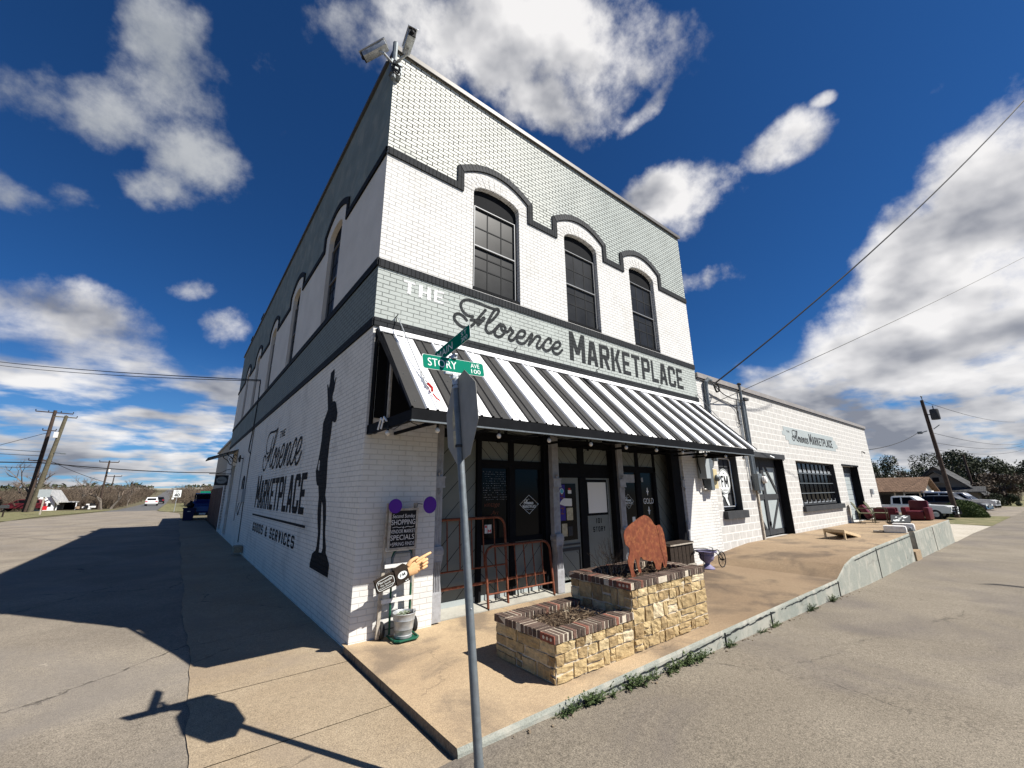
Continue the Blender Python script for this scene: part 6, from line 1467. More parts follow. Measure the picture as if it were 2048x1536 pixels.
for y in (16.6,18.6): m.tube([(0,y,3.72),(-1.05,y,3.31)], .02, 5); m.tube([(0,y,3.72),(0,y,3.12)], .02, 5); m.tube(catmull([(0,y,3.15),(-.12,y,3.2),(-.2,y,3.35),(-.4,y,3.5),(-.3,y,3.62)],4), .018, 5); m.tube(catmull([(-.05,y,3.3),(-.15,y,3.42),(-.08,y,3.5),(-.03,y,3.42)],4), .014, 5)
m.tube([(-1.05,16.6,3.31),(-1.05,18.6,3.31)], .02, 5); m.build('iron_bracket','wire', sc_)
hg = thing('hanging_shop_sign','oval sign board hanging from a scrolled iron arm by the side entrance','sign',(-.4,18.4,2.4))
m = MB(); m.tube([(0,18.4,2.72),(-.85,18.4,2.72)], .018, 6); m.tube(catmull([(0,18.4,2.95),(-.2,18.4,2.90),(-.35,18.4,2.80),(-.55,18.4,2.74)],4), .012, 5); m.tube([(0,18.4,2.72),(0,18.4,3.15)], .02, 5); m.build('iron_arm','wire', hg)
m = MB(); m.box((-.60,18.37,2.20),(-.08,18.42,2.66)); sb = m.build('sign_board','charcoal', hg)
m = MB(); el = lambda k_, s: (-.34+s*.22*math.cos(k_), 2.43+s*.17*math.sin(k_)); m.flat(([el(2*math.pi*k/28,1) for k in range(28)],[tuple(range(28))]), FRONT, 18.366); m.build('oval_field','greybox', sb)
m = MB(); m.flat(strokes([[el(2*math.pi*k/28,.92) for k in range(29)]], .010, 0), FRONT, 18.362); m.flat(ftext('Story', -.48, 2.40, .08, x1=-.20, shear=.3), FRONT, 18.362); m.build('sign_script','wire', sb)
# neighbour and fence farther along the side
nb = thing('tan_stucco_building','tan stucco building standing behind the brick building on the avenue','building',(4,28,0))
m = MB(); m.box((.25,21.45,-.3),(12,34.7,4.9)); m.build('wall','stucco', nb); m = MB(); m.box((.15,21.45,4.9),(12.1,34.8,5.02)); m.build('roof_edge','coping', nb)
fn_ = thing('board_fence','red brown vertical board fence along the side of the tan building','fence',(.1,27,0))
m = MB(); rd = random.Random(4); y = 21.6
while y < 32.5: m.box((.06+rd.uniform(0,.01),y,.02),(.10,y+.14,2.16+rd.uniform(-.02,.02))); y += .15
m.build('boards','fence', fn_); m = MB(); m.box((.10,21.6,.5),(.16,32.5,.6)); m.box((.10,21.6,1.7),(.16,32.5,1.8)); m.build('fence_rail','wood_dark', fn_)
# rubbish bin with a black bag on top
bn = thing('wheeled_bin','navy wheeled rubbish bin with white lid print at the end of the sidewalk','bin',(-1.02,33.4,0))
m = MB(); m.add([(-1.30,33.2,.03),(-.74,33.2,.03),(-.74,33.75,.03),(-1.30,33.75,.03),(-1.38,33.1,.84),(-.66,33.1,.84),(-.66,33.85,.84),(-1.38,33.85,.84)],[(0,3,2,1),(4,5,6,7),(0,1,5,4),(1,2,6,5),(2,3,7,6),(3,0,4,7)]); m.build('bin_body','navy', bn)
m = MB(); m.box((-1.42,33.05,.84),(-.62,33.90,.89)); m.build('lid','navy', bn)
m = MB(); m.add([(-1.12,33.125,.62),(-.92,33.125,.62),(-.95,33.12,.68),(-1.02,33.12,.71),(-1.09,33.12,.68)],[(0,1,2,3,4)]); m.build('white_emblem','sign_white', bn)
for x in (-1.3,-.74): m = MB(); m.lathe([(0,-.03),(.1,-.03),(.1,.03),(0,.03)], (x,33.75,.10), 14, Matrix.Rotation(R(90),4,'Y')); m.build('wheel','rubber', bn)
bg_ = thing('rubbish_bag','black rubbish bag heaped on the navy bin','bag',(-1.0,33.5,.9)); m = MB(); m.sphere((-1.0,33.5,1.06), .24, 12, sc_=(1,.9,.9)); m.sphere((-.98,33.5,1.3), .10, 8); m.build('bag_body','wire', bg_, smooth=True)

# ================================================================== VEHICLES
def wheel(parent, T, c, r=.34, w_=.22):
    m = MB(); m.lathe([(r*.55,-w_/2),(r*.95,-w_/2),(r,-w_*.35),(r,w_*.35),(r*.95,w_/2),(r*.55,w_/2)], (0,0,0), 20); RT = T @ Matrix.Translation(c) @ Matrix.Rotation(R(90),4,'X')
    m.v = [RT @ v for v in m.v]; wh = m.build('wheel','rubber', parent, smooth=True)
    m = MB(); m.lathe([(0,w_*.30),(r*.2,w_*.35),(r*.5,w_*.42),(r*.62,w_*.40)], (0,0,0), 14); m.lathe([(0,-w_*.30),(r*.2,-w_*.35),(r*.5,-w_*.42),(r*.62,-w_*.40)], (0,0,0), 14); m.v = [RT @ v for v in m.v]; m.build('rim','galv_light', wh, smooth=True)
def vehicle(name, label, cat, loc, rot, body, cabin, W_, paint, wheels, wr=.34, glassbits=None, nose=None, tail=None, group=None, s=1.0, parts=None):
    """x forward; body/cabin: side profiles (x,z)"""
    t_ = thing(name, label, cat, loc, group); T = Matrix.Translation(loc) @ Matrix.Rotation(rot,4,'Z') @ Matrix.Scale(s,4)
    fn0 = lambda yy: (lambda u,d,v: tuple(T @ Vector((u,d,v))))
    m = MB(); m.prism(body, fn0(0), -W_/2, W_/2); o = m.build('body', paint, t_); bv = o.modifiers.new('bevel','BEVEL'); bv.width = .05*s; bv.segments = 3; bv.limit_method = 'ANGLE'; bv.angle_limit = R(35)
    # tapered cabin
    n = len(cabin); zb = min(z for _, z in cabin); zt_ = max(z for _, z in cabin); tw = lambda z: W_/2-.03-(z-zb)/(zt_-zb)*.16
    m = MB(); vs = [T @ Vector((x,tw(z),z)) for x,z in cabin]+[T @ Vector((x,-tw(z),z)) for x,z in cabin]
    tr = [tuple(q) for q in tessellate_polygon([[Vector((x,z,0)) for x,z in cabin]])]
    m.add(vs, tr+[tuple(i+n for i in q) for q in tr]+[(k,(k+1)%n,(k+1)%n+n,k+n) for k in range(n)]); o = m.build('cabin', paint, t_); bv = o.modifiers.new('bevel','BEVEL'); bv.width = .04*s; bv.segments = 2; bv.limit_method = 'ANGLE'; bv.angle_limit = R(25)
    for gb in (glassbits or []):
        for sgn in (1,-1):
            m = MB(); k = len(gb); off_ = .006
            m.add([T @ Vector((x,sgn*(tw(z)+off_),z)) for x,z in gb]+[T @ Vector((x,sgn*(tw(z)-.01),z)) for x,z in gb], [tuple(range(k))]+[(a,(a+1)%k,(a+1)%k+k,a+k) for a in range(k)]); m.build('side_window','glass', t_)
    for (x,y,z) in wheels: 
        for sgn in (1,-1): wheel(t_, T, (x,sgn*y,z), wr)
    if parts:
        for nm, a, b, mt in parts: m = MB(); m.box(a, b, T); m.build(nm, mt, t_)
    return t_, T
gq = lambda x,y: gz(x,y)+.02
PK_body = [(-2.75,.45),(-2.75,.98),(-.95,1.02),(-.95,1.02),(1.05,1.08),(2.35,1.02),(2.62,.90),(2.66,.45)]
PK_cab = [(-1.0,1.02),(-.92,1.70),(-.75,1.76),(.35,1.76),(.55,1.68),(1.15,1.06)]
gl_ = [[(-.82,1.14),(-.80,1.62),(-.30,1.66),(-.30,1.12)],[(-.20,1.12),(-.20,1.66),(.35,1.66),(.85,1.14)]]
def wscreen(T,t_,x0,z0,x1,z1,w_):
    m = MB(); m.add([T @ Vector((x0+.012,-w_/2,z0)),T @ Vector((x0+.012,w_/2,z0)),T @ Vector((x1+.012,w_/2-.08,z1)),T @ Vector((x1+.012,-w_/2+.08,z1))],[(0,1,2,3)]); m.build('windscreen','glass', t_)
tr_, T = vehicle('pickup_truck','white pickup truck with a black grille guard parked nose out behind the dock','pickup truck',(43.6,1.45,gq(43,1)),R(-97),PK_body,PK_cab,1.85,'truckwhite',[(-1.75,.82,.36),(1.72,.82,.36)],.37,gl_,group='vehicles parked by the houses',s=.93,
  parts=[('grille',(2.655,-.62,.62),(2.68,.62,.95),'black'),('bumper',(2.66,-.90,.36),(2.80,.90,.58),'black'),('headlight',(2.56,.62,.74),(2.67,.90,.94),'headlight'),('headlight',(2.56,-.90,.74),(2.67,-.62,.94),'headlight'),('number_plate',(2.805,-.16,.42),(2.815,.16,.54),'sign_white'),('grille_guard',(2.78,-.55,.50),(2.84,-.49,1.0),'black'),('grille_guard',(2.78,.49,.50),(2.84,.55,1.0),'black'),('grille_bar',(2.685,-.60,.76),(2.695,.60,.80),'galv_light')])
wscreen(T,tr_,1.12,1.10,.54,1.66,1.7)
SU_b = [(-2.2,.32),(-2.25,.62),(-2.2,.95),(.9,.98),(1.9,.88),(2.2,.70),(2.25,.35)]; SU_c = [(-2.1,.94),(-1.95,1.38),(-1.6,1.50),(.05,1.50),(.3,1.44),(1.05,.96)]
su, T = vehicle('black_suv','black suv parked behind the round green bush','suv',(54.5,.1,gq(54,0)),R(-100),SU_b,SU_c,1.82,'black_car',[(-1.4,.80,.33),(1.42,.80,.33)],.34,[[(-1.9,1.02),(-1.8,1.36),(-1.1,1.42),(-1.1,1.02)],[(-1.0,1.02),(-1.0,1.42),(.1,1.42),(.75,1.02)]],group='vehicles parked by the houses',
  parts=[('headlight',(2.12,.50,.66),(2.235,.86,.80),'headlight'),('headlight',(2.12,-.86,.66),(2.235,-.50,.80),'headlight'),('grille',(2.235,-.42,.50),(2.262,.42,.74),'galv'),('roof_rail',(-1.5,.66,1.50),(0,.70,1.54),'galv_light'),('roof_rail',(-1.5,-.70,1.50),(0,-.66,1.54),'galv_light')])
wscreen(T,su,1.0,1.0,.3,1.42,1.6)
VN_b = [(-3.1,.35),(-3.1,1.0),(1.5,1.02),(2.4,.92),(2.6,.75),(2.62,.38)]; VN_c = [(-3.05,1.0),(-3.0,1.95),(-2.8,2.02),(.45,2.02),(.75,1.92),(1.65,1.02)]
vn, T = vehicle('passenger_van','long white van with dark side windows parked beyond the black suv','van',(58.2,1.1,gq(58,1)),R(-98),VN_b,VN_c,1.95,'truckwhite',[(-1.9,.86,.36),(1.75,.86,.36)],.36,[[(-2.85,1.15),(-2.85,1.86),(-1.3,1.88),(-1.3,1.15)],[(-1.2,1.15),(-1.2,1.88),(-.1,1.88),(-.1,1.15)],[(0,1.15),(0,1.88),(.6,1.86),(1.2,1.15)]],group='vehicles parked by the houses',s=.92,
  parts=[('headlight',(2.5,.55,.66),(2.615,.92,.84),'headlight'),('headlight',(2.5,-.92,.66),(2.615,-.55,.84),'headlight'),('grille',(2.60,-.5,.5),(2.63,.5,.78),'charcoal'),('roof_vent',(-1.6,-.35,2.02),(-.7,.35,2.12),'white')])
wscreen(T,vn,1.58,1.08,.76,1.9,1.75)
s2_, T = vehicle('pickup_truck','silver pickup truck parked farthest back beyond the van','pickup truck',(63.0,.4,gq(63,1)),R(-98),PK_body,PK_cab,1.85,'silver',[(-1.75,.82,.36),(1.72,.82,.36)],.37,gl_,group='vehicles parked by the houses',s=.98,
  parts=[('headlight',(2.60,.55,.72),(2.68,.88,.92),'headlight'),('headlight',(2.60,-.88,.72),(2.68,-.55,.92),'headlight'),('grille',(2.655,-.5,.6),(2.68,.5,.9),'charcoal')])
wscreen(T,s2_,1.12,1.10,.54,1.66,1.7)
# blue hatchback with raised rear hatch, tail towards us
HB_b = [(-2.1,.32),(-2.15,.60),(-2.1,.98),(.9,1.0),(1.8,.90),(2.1,.7),(2.1,.35)]; HB_c = [(-1.35,.96),(-1.2,1.42),(.0,1.48),(.3,1.4),(1.0,.98)]
hb, T = vehicle('blue_hatchback','blue car with its rear hatch raised parked beyond the navy bin','car',(-.05,35.7,.02),R(88),HB_b,HB_c,1.75,'blue_car',[(-1.3,.76,.32),(1.3,.76,.32)],.32,[[(-1.1,1.02),(-1.05,1.36),(0,1.4),(.7,1.02)]],
  parts=[('tail_light',(-2.18,-.86,.58),(-2.06,-.50,.86),'tail'),('tail_light',(-2.18,.50,.58),(-2.06,.86,.86),'tail'),('bumper',(-2.25,-.84,.30),(-2.10,.84,.50),'black_car'),('number_plate',(-2.262,-.10,.36),(-2.255,.28,.48),'sign_white')])
m = MB(); m.add([T @ Vector(p) for p in ((-1.25,-.72,1.42),(-1.25,.72,1.42),(-1.95,.70,1.86),(-1.95,-.70,1.86),(-2.25,.62,1.80),(-2.25,-.62,1.80))],[(0,1,2,3),(3,2,4,5)]); m.add([T @ Vector((p[0],p[1],p[2]+.04)) for p in ((-1.25,-.72,1.42),(-1.25,.72,1.42),(-1.95,.70,1.86),(-1.95,-.70,1.86),(-2.25,.62,1.80),(-2.25,-.62,1.80))],[(0,1,2,3),(3,2,4,5)]); m.build('raised_hatch','black_car', hb)
m = MB(); m.tube([T @ Vector((-1.3,.6,1.36)), T @ Vector((-1.8,.6,1.75))], .02, 5); m.build('gas_strut','galv_light', hb)
for lab, loc, pnt in (('white car driving away on the avenue, the nearer of two', (-5.35,98.5,0.02),'truckwhite'),('dark grey car following the white one far down the avenue', (-4.9,122,0.05),'black_car')):
    vehicle('distant_car', lab, 'car', (loc[0],loc[1],gz(loc[0],loc[1])+.02), R(90), SU_b, SU_c, 1.8, pnt, [(-1.4,.80,.33),(1.42,.80,.33)], .34, [[(-1.9,1.02),(-1.8,1.36),(.1,1.42),(.75,1.02)]], group='cars on the avenue',
      parts=[('tail_light',(-2.27,-.85,.7),(-2.2,-.55,.85),'tail'),('tail_light',(-2.27,.55,.7),(-2.2,.85,.85),'tail'),('rear_window',(-2.12,-.6,1.0),(-2.02,.6,1.32),'glass')])

# ================================================================== HOUSES
def gable_house(name, label, x0,x1,y0,y1,zb,ze,zr,ridge='y',wall='cream',roof='shingle',over=.35, loc=None, wins=()):
    t_ = thing(name, label, 'house', ((x0+x1)/2,(y0+y1)/2,zb))
    m = MB()
    if ridge == 'y':
        xm = (x0+x1)/2; P_ = [(x0,zb),(x1,zb),(x1,ze),(xm,zr-.08),(x0,ze)]; m.prism(P_, lambda u,d,v:(u,d,v), y0, y1); m.build('wall', wall, t_)
        m = MB(); o_ = over; dz = (zr-ze)/(xm-x0)*o_
        for s in (-1,1):
            xe = x0-o_ if s < 0 else x1+o_
            a = [(xe,y0-o_,ze-dz),(xe,y1+o_,ze-dz),(xm,y1+o_,zr),(xm,y0-o_,zr)]; m.add(a+[(p[0],p[1],p[2]-.12) for p in a], [(0,1,2,3),(7,6,5,4)]+[(k,(k+1)%4,(k+1)%4+4,k+4) for k in range(4)])
    else:
        ym = (y0+y1)/2; P_ = [(y0,zb),(y1,zb),(y1,ze),(ym,zr-.08),(y0,ze)]; m.prism(P_, lambda u,d,v:(d,u,v), x0, x1); m.build('wall', wall, t_)
        m = MB(); o_ = over; dz = (zr-ze)/(ym-y0)*o_
        for s in (-1,1):
            ye = y0-o_ if s < 0 else y1+o_
            a = [(x0-o_,ye,ze-dz),(x1+o_,ye,ze-dz),(x1+o_,ym,zr),(x0-o_,ym,zr)]; m.add(a+[(p[0],p[1],p[2]-.12) for p in a], [(0,1,2,3),(7,6,5,4)]+[(k,(k+1)%4,(k+1)%4+4,k+4) for k in range(4)])
    m.build('roof', roof, t_)
    for (a, b) in wins:
        m = MB(); m.box(a, b); wn = m.build('window','charcoal', t_); m = MB()
        if abs(a[0]-b[0]) < abs(a[1]-b[1]): m.box((a[0]-.02,a[1]+.08,a[2]+.08),(a[0]-.005,b[1]-.08,b[2]-.08))
        else: m.box((a[0]+.08,a[1]-.02,a[2]+.08),(b[0]-.08,a[1]-.005,b[2]-.08))
        m.build('pane','glass', wn)
    return t_
h = gable_house('brown_roof_house','low house with a brown shingle roof behind the annex', 58.6,67.5,2.85,16,-.6,1.45,2.85,'y','cream','shingle',.55,wins=[((58.56,5.0,-.1),(58.62,6.0,1.1)),((58.56,7.5,-.1),(58.62,9,1.1))])
m = MB()
for y in (2.5,4.4,6.6,9.5): m.box((57.0,y,-.6),(57.12,y+.12,1.25))
m.build('porch_post','wood_pale', h); m = MB(); m.box((56.9,2.3,1.22),(58.6,16,1.32)); m.build('porch_roof','shingle', h)
m = MB(); m.box((58.55,3.0,-.5),(58.6,16,1.2)); m.build('shaded_porch_wall','greyhouse', h)
h = gable_house('grey_dormer_house','steep grey shingled house with a small dormer behind the parked van', 74,84,-.2,6.2,-.6,1.3,4.35,'x','greyhouse','shingle_grey',.5,wins=[((73.95,3.2,.2),(74.0,4.3,1.4))])
m = MB(); m.prism([(2.2,2.2),(3.9,2.2),(3.9,2.9),(3.05,3.5),(2.2,2.9)], lambda u,d,v:(d,u,v), 73.3, 75); m.build('dormer','greyhouse', h)
m = MB(); a = [(73.0,1.95,2.75),(73.0,3.05,3.62),(75.2,3.05,3.62),(75.2,1.95,2.75)]; m.add(a,[(0,1,2,3)]); a = [(73.0,4.15,2.75),(73.0,3.05,3.62),(75.2,3.05,3.62),(75.2,4.15,2.75)]; m.add(a,[(0,1,2,3)]); m.build('dormer_roof','shingle_grey', h)
m = MB(); m.box((73.27,2.7,2.35),(73.3,3.3,2.9)); m.build('dormer_window','black', h)
m = MB(); a = [(72.6,-1.0,1.15),(72.6,4.8,1.15),(74.2,4.8,1.75),(74.2,-1.0,1.75)]; m.add(a+[(p[0],p[1],p[2]-.1) for p in a],[(0,1,2,3),(7,6,5,4)]+[(k,(k+1)%4,(k+1)%4+4,k+4) for k in range(4)]); m.build('porch_roof','shingle_grey', h)
h = gable_house('white_gable_house','small white gabled house with a tin roof among the bare trees', -16.9,-15.0,80,88,-.2,1.35,2.80,'y','white','tinroof',.35,wins=[((-16.4,79.95,.15),(-15.9,80.0,1.0)),((-15.6,79.95,.5),(-15.3,80.0,1.0))])
m = MB(); m.box((-15.0,80.6,1.0),(-12.8,86,1.12)); m.build('carport_roof','tinroof', h); m = MB()
for x, y in ((-14.9,80.65),(-13.0,80.65)): m.box((x,y,-.1),(x+.1,y+.1,1.0))
m.build('carport_post','white', h); m = MB(); m.box((-14.9,85.9,-.1),(-12.8,86,1.0)); m.build('carport_back','black', h)
gable_house('red_roof_house','white house with a red brown roof at the left edge of the picture', -23.2,-17.5,60,66,-.2,1.9,3.0,'y','white','redroof',.35,wins=[((-19.2,59.95,.6),(-18.5,60.0,1.5))])
ov = thing('highway_overpass','long pale concrete overpass crossing the avenue far away','bridge',(-5,300,gz(0,300)))
m = MB(); m.box((-60,298,gz(0,300)+1.25),(16,306,gz(0,300)+1.75)); m.build('deck','overpass', ov); m = MB(); m.box((-60,297.8,gz(0,300)+1.85),(16,298,gz(0,300)+2.05)); m.build('rail','overpass', ov); m = MB()
for x in (-40,-26,-13,0.5,12): m.box((x,300,gz(0,300)-2),(x+1,304,gz(0,300)+1.3))
m.build('pier','overpass', ov)
# parked red vehicle and junk by the white house
t_ = thing('junk_heap','heap of tarpaulin and oddments in the yard beside the white house','junk heap',(-11.8,79,0)); m = MB(); rd = random.Random(6)
for k in range(16): 
    m.cur = rd.randrange(3); m.cbox((-12.6+rd.uniform(0,1.8),79+rd.uniform(-.5,.8),.15+rd.uniform(0,.5)),(rd.uniform(.15,.5),rd.uniform(.2,.5),rd.uniform(.15,.5)), Matrix.Identity(4), ch=.03)
m.build('oddments',['tarp','porcelain','wire'], t_)
vehicle('red_parked_car','dark red car half hidden behind the twin utility poles','car',(-18.0,80,.0),R(170),SU_b,SU_c,1.8,'leather',[(-1.4,.80,.33),(1.42,.80,.33)],.34,[[(-1.9,1.02),(-1.8,1.36),(.1,1.42),(.75,1.02)]])

# ================================================================== POLES, WIRES, SIGNS
def upole(name, label, base, top, r0, r1, mat='polewood', arms=(), group='utility poles', extra=None):
    t_ = thing(name, label, 'utility pole', base, group); m = MB(); b = Vector(base); tt = Vector(top); m.tube([b-Vector((0,0,.3)), b.lerp(tt,.5), tt], [r0,(r0+r1)/2,r1], 10); m.build('pole', mat, t_, smooth=True)
    for (z, L_, ang_, ins) in arms:
        p = b.lerp(tt, (z-b.z)/(tt.z-b.z)); d = Vector((math.cos(ang_),math.sin(ang_),0))
        m = MB(); T = Matrix.Translation(p) @ Matrix.Rotation(ang_,4,'Z'); m.box((-L_/2,-.12,-.06),(L_/2,-.0,.06), T); m.build('crossarm', mat, t_)
        for k in range(ins): q = p+d*(-L_/2+L_*k/(ins-1)); m = MB(); m.tube([q+Vector((0,-.06,.06)), q+Vector((0,-.06,.26))], .05, 6); m.build('insulator','wire', t_)
    return t_, b, tt
p1_, b1, t1 = upole('utility_pole','darker of the two big poles leaning together at the left, with a crossarm on top', (-16.5,74.1,0), (-16.25,74.1,12.9), .27,.17, 'polewood', [(12.6,3.4,R(5),4),(6.3,2.0,R(20),2),(10.2,1.2,R(0),2)])
p2_, b2, t2 = upole('utility_pole','greenish of the two big poles leaning together at the left, with a lamp arm', (-15.7,71.9,0), (-14.75,71.9,12.0), .29,.18, 'polewood2', [(11.8,2.0,R(5),3)])
m = MB(); m.box((-15.4,71.6,9.1),(-15.0,71.85,9.8)); m.build('white_transformer','porcelain', p2_)
m = MB(); m.tube([(-15.35,71.9,6.9),(-14.9,71.7,7.2),(-14.3,71.5,7.15)], .05, 6); m.cbox((-14.1,71.5,7.12),(.5,.25,.14), ch=.04); m.build('street_lamp_arm','galv', p2_)
p3_, b3, t3 = upole('utility_pole','slim pole with a white transformer behind the bare trees, mid distance', (-10.6,80.5,0), (-10.55,80.5,6.9), .15,.10, 'polewood', [(6.7,2.1,R(3),3)])
m = MB(); m.tube([(-10.35,80.3,5.3),(-10.35,80.3,5.75)], .14, 8); m.build('transformer_can','porcelain', p3_)
upole('utility_pole','farthest small pole beyond the bare trees on the left', (-12.6,112,0), (-12.5,112,5.9), .13,.09, 'polewood', [(5.7,2.2,R(3),3)])
p5_, b5, t5 = upole('utility_pole','leaning dark pole with a transformer beside the round bush', (45.6,-.80,-.58), (45.75,-.55,8.75), .16,.11, 'polewood', [])
m = MB(); m.lathe([(0,0),(.26,0),(.28,.05),(.28,.75),(.24,.85),(0,.88)], (45.7,-1.1,7.05), 16); m.tube([(45.7,-.6,7.5),(45.7,-1.0,7.5)], .04, 5); m.build('transformer_can','charcoal', p5_, smooth=True)
m = MB(); m.tube([(45.7,-.6,8.7),(45.7,-.6,9.05)], .03, 5); m.sphere((45.7,-.6,9.05), .07, 7); m.tube([(45.7,-1.1,7.9),(45.7,-1.1,8.2)], .04, 5); m.tube([(45.7,-.4,6.2),(45.7,-.05,6.1)], .04, 5); m.cbox((45.7,.05,6.1),(.2,.3,.2), ch=.03); m.tube([(45.7,-.8,6.3),(45.7,-1.2,6.6)], .03, 5); m.build('fittings','galv', p5_)
upole('utility_pole','thin bare pole in front of the big oak', (80,.45,-.5), (80,.55,5.9), .15,.11, 'polewood', [])
upole('utility_pole','street pole across the road, behind the viewer', (21,-17,-.5), (21,-17,15.5), .16,.11, 'polewood', [(15.0,2.2,R(90),3)])
upole('utility_pole','pole across the avenue at the left, outside the view', (-18.5,47,0), (-18.5,47,13.3), .16,.11, 'polewood', [(13.0,2.2,R(0),3)])
def cable(label, a, b, sag, r, n=14):
    a = Vector(a); b = Vector(b); m = MB(); m.tube([a.lerp(b,k/n)-Vector((0,0,sag*4*(k/n)*(1-k/n))) for k in range(n+1)], r, 5); return tag(m.build('overhead_cable','wire'), label, 'cable', 'overhead cables')
PX = lambda d, t: (-1.87+d[0]*t, -5.565+d[1]*t, 1.75+d[2]*t)
cable('thick black service cable rising to the right over the street', (9.95,-.2,4.75), PX((.848,-.092,.522),26), .35, .022)
cable('thin cable rising right behind the annex weatherhead', (9.35,-.15,4.0), PX((.942,-.049,.331),27), .10, .010)
cable('pair of black cables tied to the side wall, upper one', (-.02,12.35,6.02), (-18.4,46.9,12.9), .25, .020); cable('pair of black cables tied to the side wall, lower one', (-.02,12.30,5.97), (-18.4,46.9,12.7), .35, .016)
cable('cable from the annex corner up to the transformer pole', (26.9,.2,3.7), (45.6,.1,6.15), .25, .02)
for k, (z0_, z1_, y_) in enumerate(((8.6,9.3,-.7),(6.0,5.9,-1.0),(5.2,5.6,-.9),(4.6,5.0,-1.1))): cable('thin line running on along the street from the transformer pole, number %s from the top' % ['first','second','third','fourth'][k], (45.7,-.7,z0_), (100,-4.5,z1_+2.2), .5, .018)
cable('heavy black telephone cable from the twin poles across the avenue', (-16.3,73.9,6.05), (3.5,92,5.9), .35, .07); cable('heavy black telephone cable leaving the twin poles to the left', (-16.3,73.9,6.05), (-40,70,6.9), .4, .07)
for k, z in enumerate((5.4,6.9,7.4)): cable('thin cable leaving the twin poles to the left, %s' % ('lowest','middle','highest')[k], (-16.3,73.9,z), (-42,66,z+1.6+.5*k), .5, .03)
cable('thin cable from the twin poles to the slim pole', (-16.3,73.9,6.5), (-10.6,80.5,5.6), .3, .03); cable('thin guy line falling left from the dark pole', (-16.4,74,9.9), (-30,72,2.8), .0, .03); cable('slanting service line from the greenish pole down to the trees', (-15.5,72,6.4), (-8.5,86,3.2), .4, .03)
# speed limit sign
sp = thing('speed_limit_sign','white speed limit forty sign on a thin post in the verge','road sign',(-1.85,55.6,0))
m = MB(); m.tube([(-1.88,55.6,0),(-1.84,55.6,2.4)], .03, 6); m.build('post','galv_light', sp)
m = MB(); m.box((-2.24,55.55,1.58),(-1.52,55.58,2.37)); pl = m.build('sign_plate','sign_white', sp)
m = MB(); m.flat(ftext('SPEED', -1.88, 2.20, .09, align='CENTER'), FRONT, 55.545); m.flat(ftext('LIMIT', -1.88, 2.07, .08, align='CENTER'), FRONT, 55.545); m.flat(block('40', -2.12,-1.64,1.66,1.98,gap=.2) if '4' in GL else ftext('40', -1.88, 1.66, .33, bold=.03, align='CENTER'), FRONT, 55.545); m.build('sign_print','black', pl)
m = MB(); m.box((-2.30,55.55,1.36),(-2.10,55.58,1.54)); m.build('small_plate','sign_white', sp)
gs = thing('far_street_sign','small green street name sign behind the fence','road sign',(.25,45,0)); m = MB(); m.tube([(.25,45,0),(.25,45,2.0)], .025, 6); m.build('post','galv', gs); m = MB(); m.box((-.15,44.98,1.98),(.65,45.0,2.14)); m.build('green_blade','green_sign', gs)
bs_ = thing('rear_facing_sign','back of a grey road sign on a timber post by the twin poles','road sign',(-12.75,59.8,0)); m = MB(); m.box((-12.82,59.75,0),(-12.70,59.85,2.6)); m.build('post','wood_grey', bs_); m = MB(); m.box((-13.25,59.7,1.75),(-12.35,59.73,2.55)); m.build('sign_plate','greybox', bs_); m = MB(); m.box((-12.68,59.7,.45),(-12.35,59.73,.85)); m.build('red_plate','tail', bs_)
mx = thing('mailbox','dark rural mailbox on a post at the left verge','mailbox',(-14.35,55.3,0)); m = MB(); m.box((-14.40,55.2,0),(-14.30,55.3,.80)); m.build('post','wood_dark', mx); m = MB(); m.prism([(-14.65,.80),(-14.12,.80),(-14.12,1.0),(-14.2,1.1),(-14.57,1.1),(-14.65,1.0)], lambda u,d,v:(u,d,v), 55.0,55.5); m.build('mailbox_body','charcoal', mx)

# ================================================================== PLANTS
def bare_tree(name, label, c, H, seed, lean=(0,0), spread=.55, lev=5, r0=None, group='bare winter trees', mat='twig', bushy=False):
    rd = random.Random(seed); t_ = thing(name, label, 'tree', c, group); tm = MB(); cmb = MB(); r0 = r0 or H*.03
    def grow(p, d, L, r, l):
        k = 3 if l > 2 else 2; pts = [p]
        for i in range(k): d = (d+Vector((rd.uniform(-1,1),rd.uniform(-1,1),rd.uniform(-.5,.8)))*.16).normalized(); pts.append(pts[-1]+d*L/k)
        (tm if l >= lev-1 else cmb).tube(pts, r, 6 if l >= lev-1 else 3, False, r*.6)
        if l == 0: return
        for j in range(rd.choice([2,3,3] if l > 1 else [3,4])):
            nd = (d+Vector((rd.uniform(-1,1),rd.uniform(-1,1),rd.uniform(-.35,.55)))*spread*1.5).normalized(); grow(pts[rd.choice([-1,-1,-2])], nd, L*rd.uniform(.58,.80), r*.58, l-1)
    b = Vector(c)
    if bushy:
        for k in range(7): a = rd.uniform(0,6.28); grow(b+Vector((rd.uniform(-.4,.4),rd.uniform(-.4,.4),0)), Vector((math.cos(a)*.45,math.sin(a)*.45,1)).normalized(), H*.30, r0*.6, lev-1)
    else: grow(b-Vector((0,0,.2)), Vector((lean[0],lean[1],1)).normalized(), H*.30, r0, lev)
    tm.build('trunk','bark', t_); cmb.build('crown', mat, t_); return t_
bare_tree('bare_tree','crooked bare tree with a bent limb beside the slim pole', (-10.1,79.0,0), 5.4, 5, (-.35,0), .6, 5, .20)
bare_tree('bare_tree','second bare tree leaning right beside the slim pole', (-9.3,80.0,0), 5.0, 8, (.5,0), .55, 5, .18)
bare_tree('bare_tree','tall bare tree behind the twin poles', (-18.5,86,0), 9.0, 12, (0,0), .5, 5)
bare_tree('bare_tree','bare tree at the far left edge behind the red roof', (-23.5,84,0), 8.0, 13, (0,0), .5, 5)
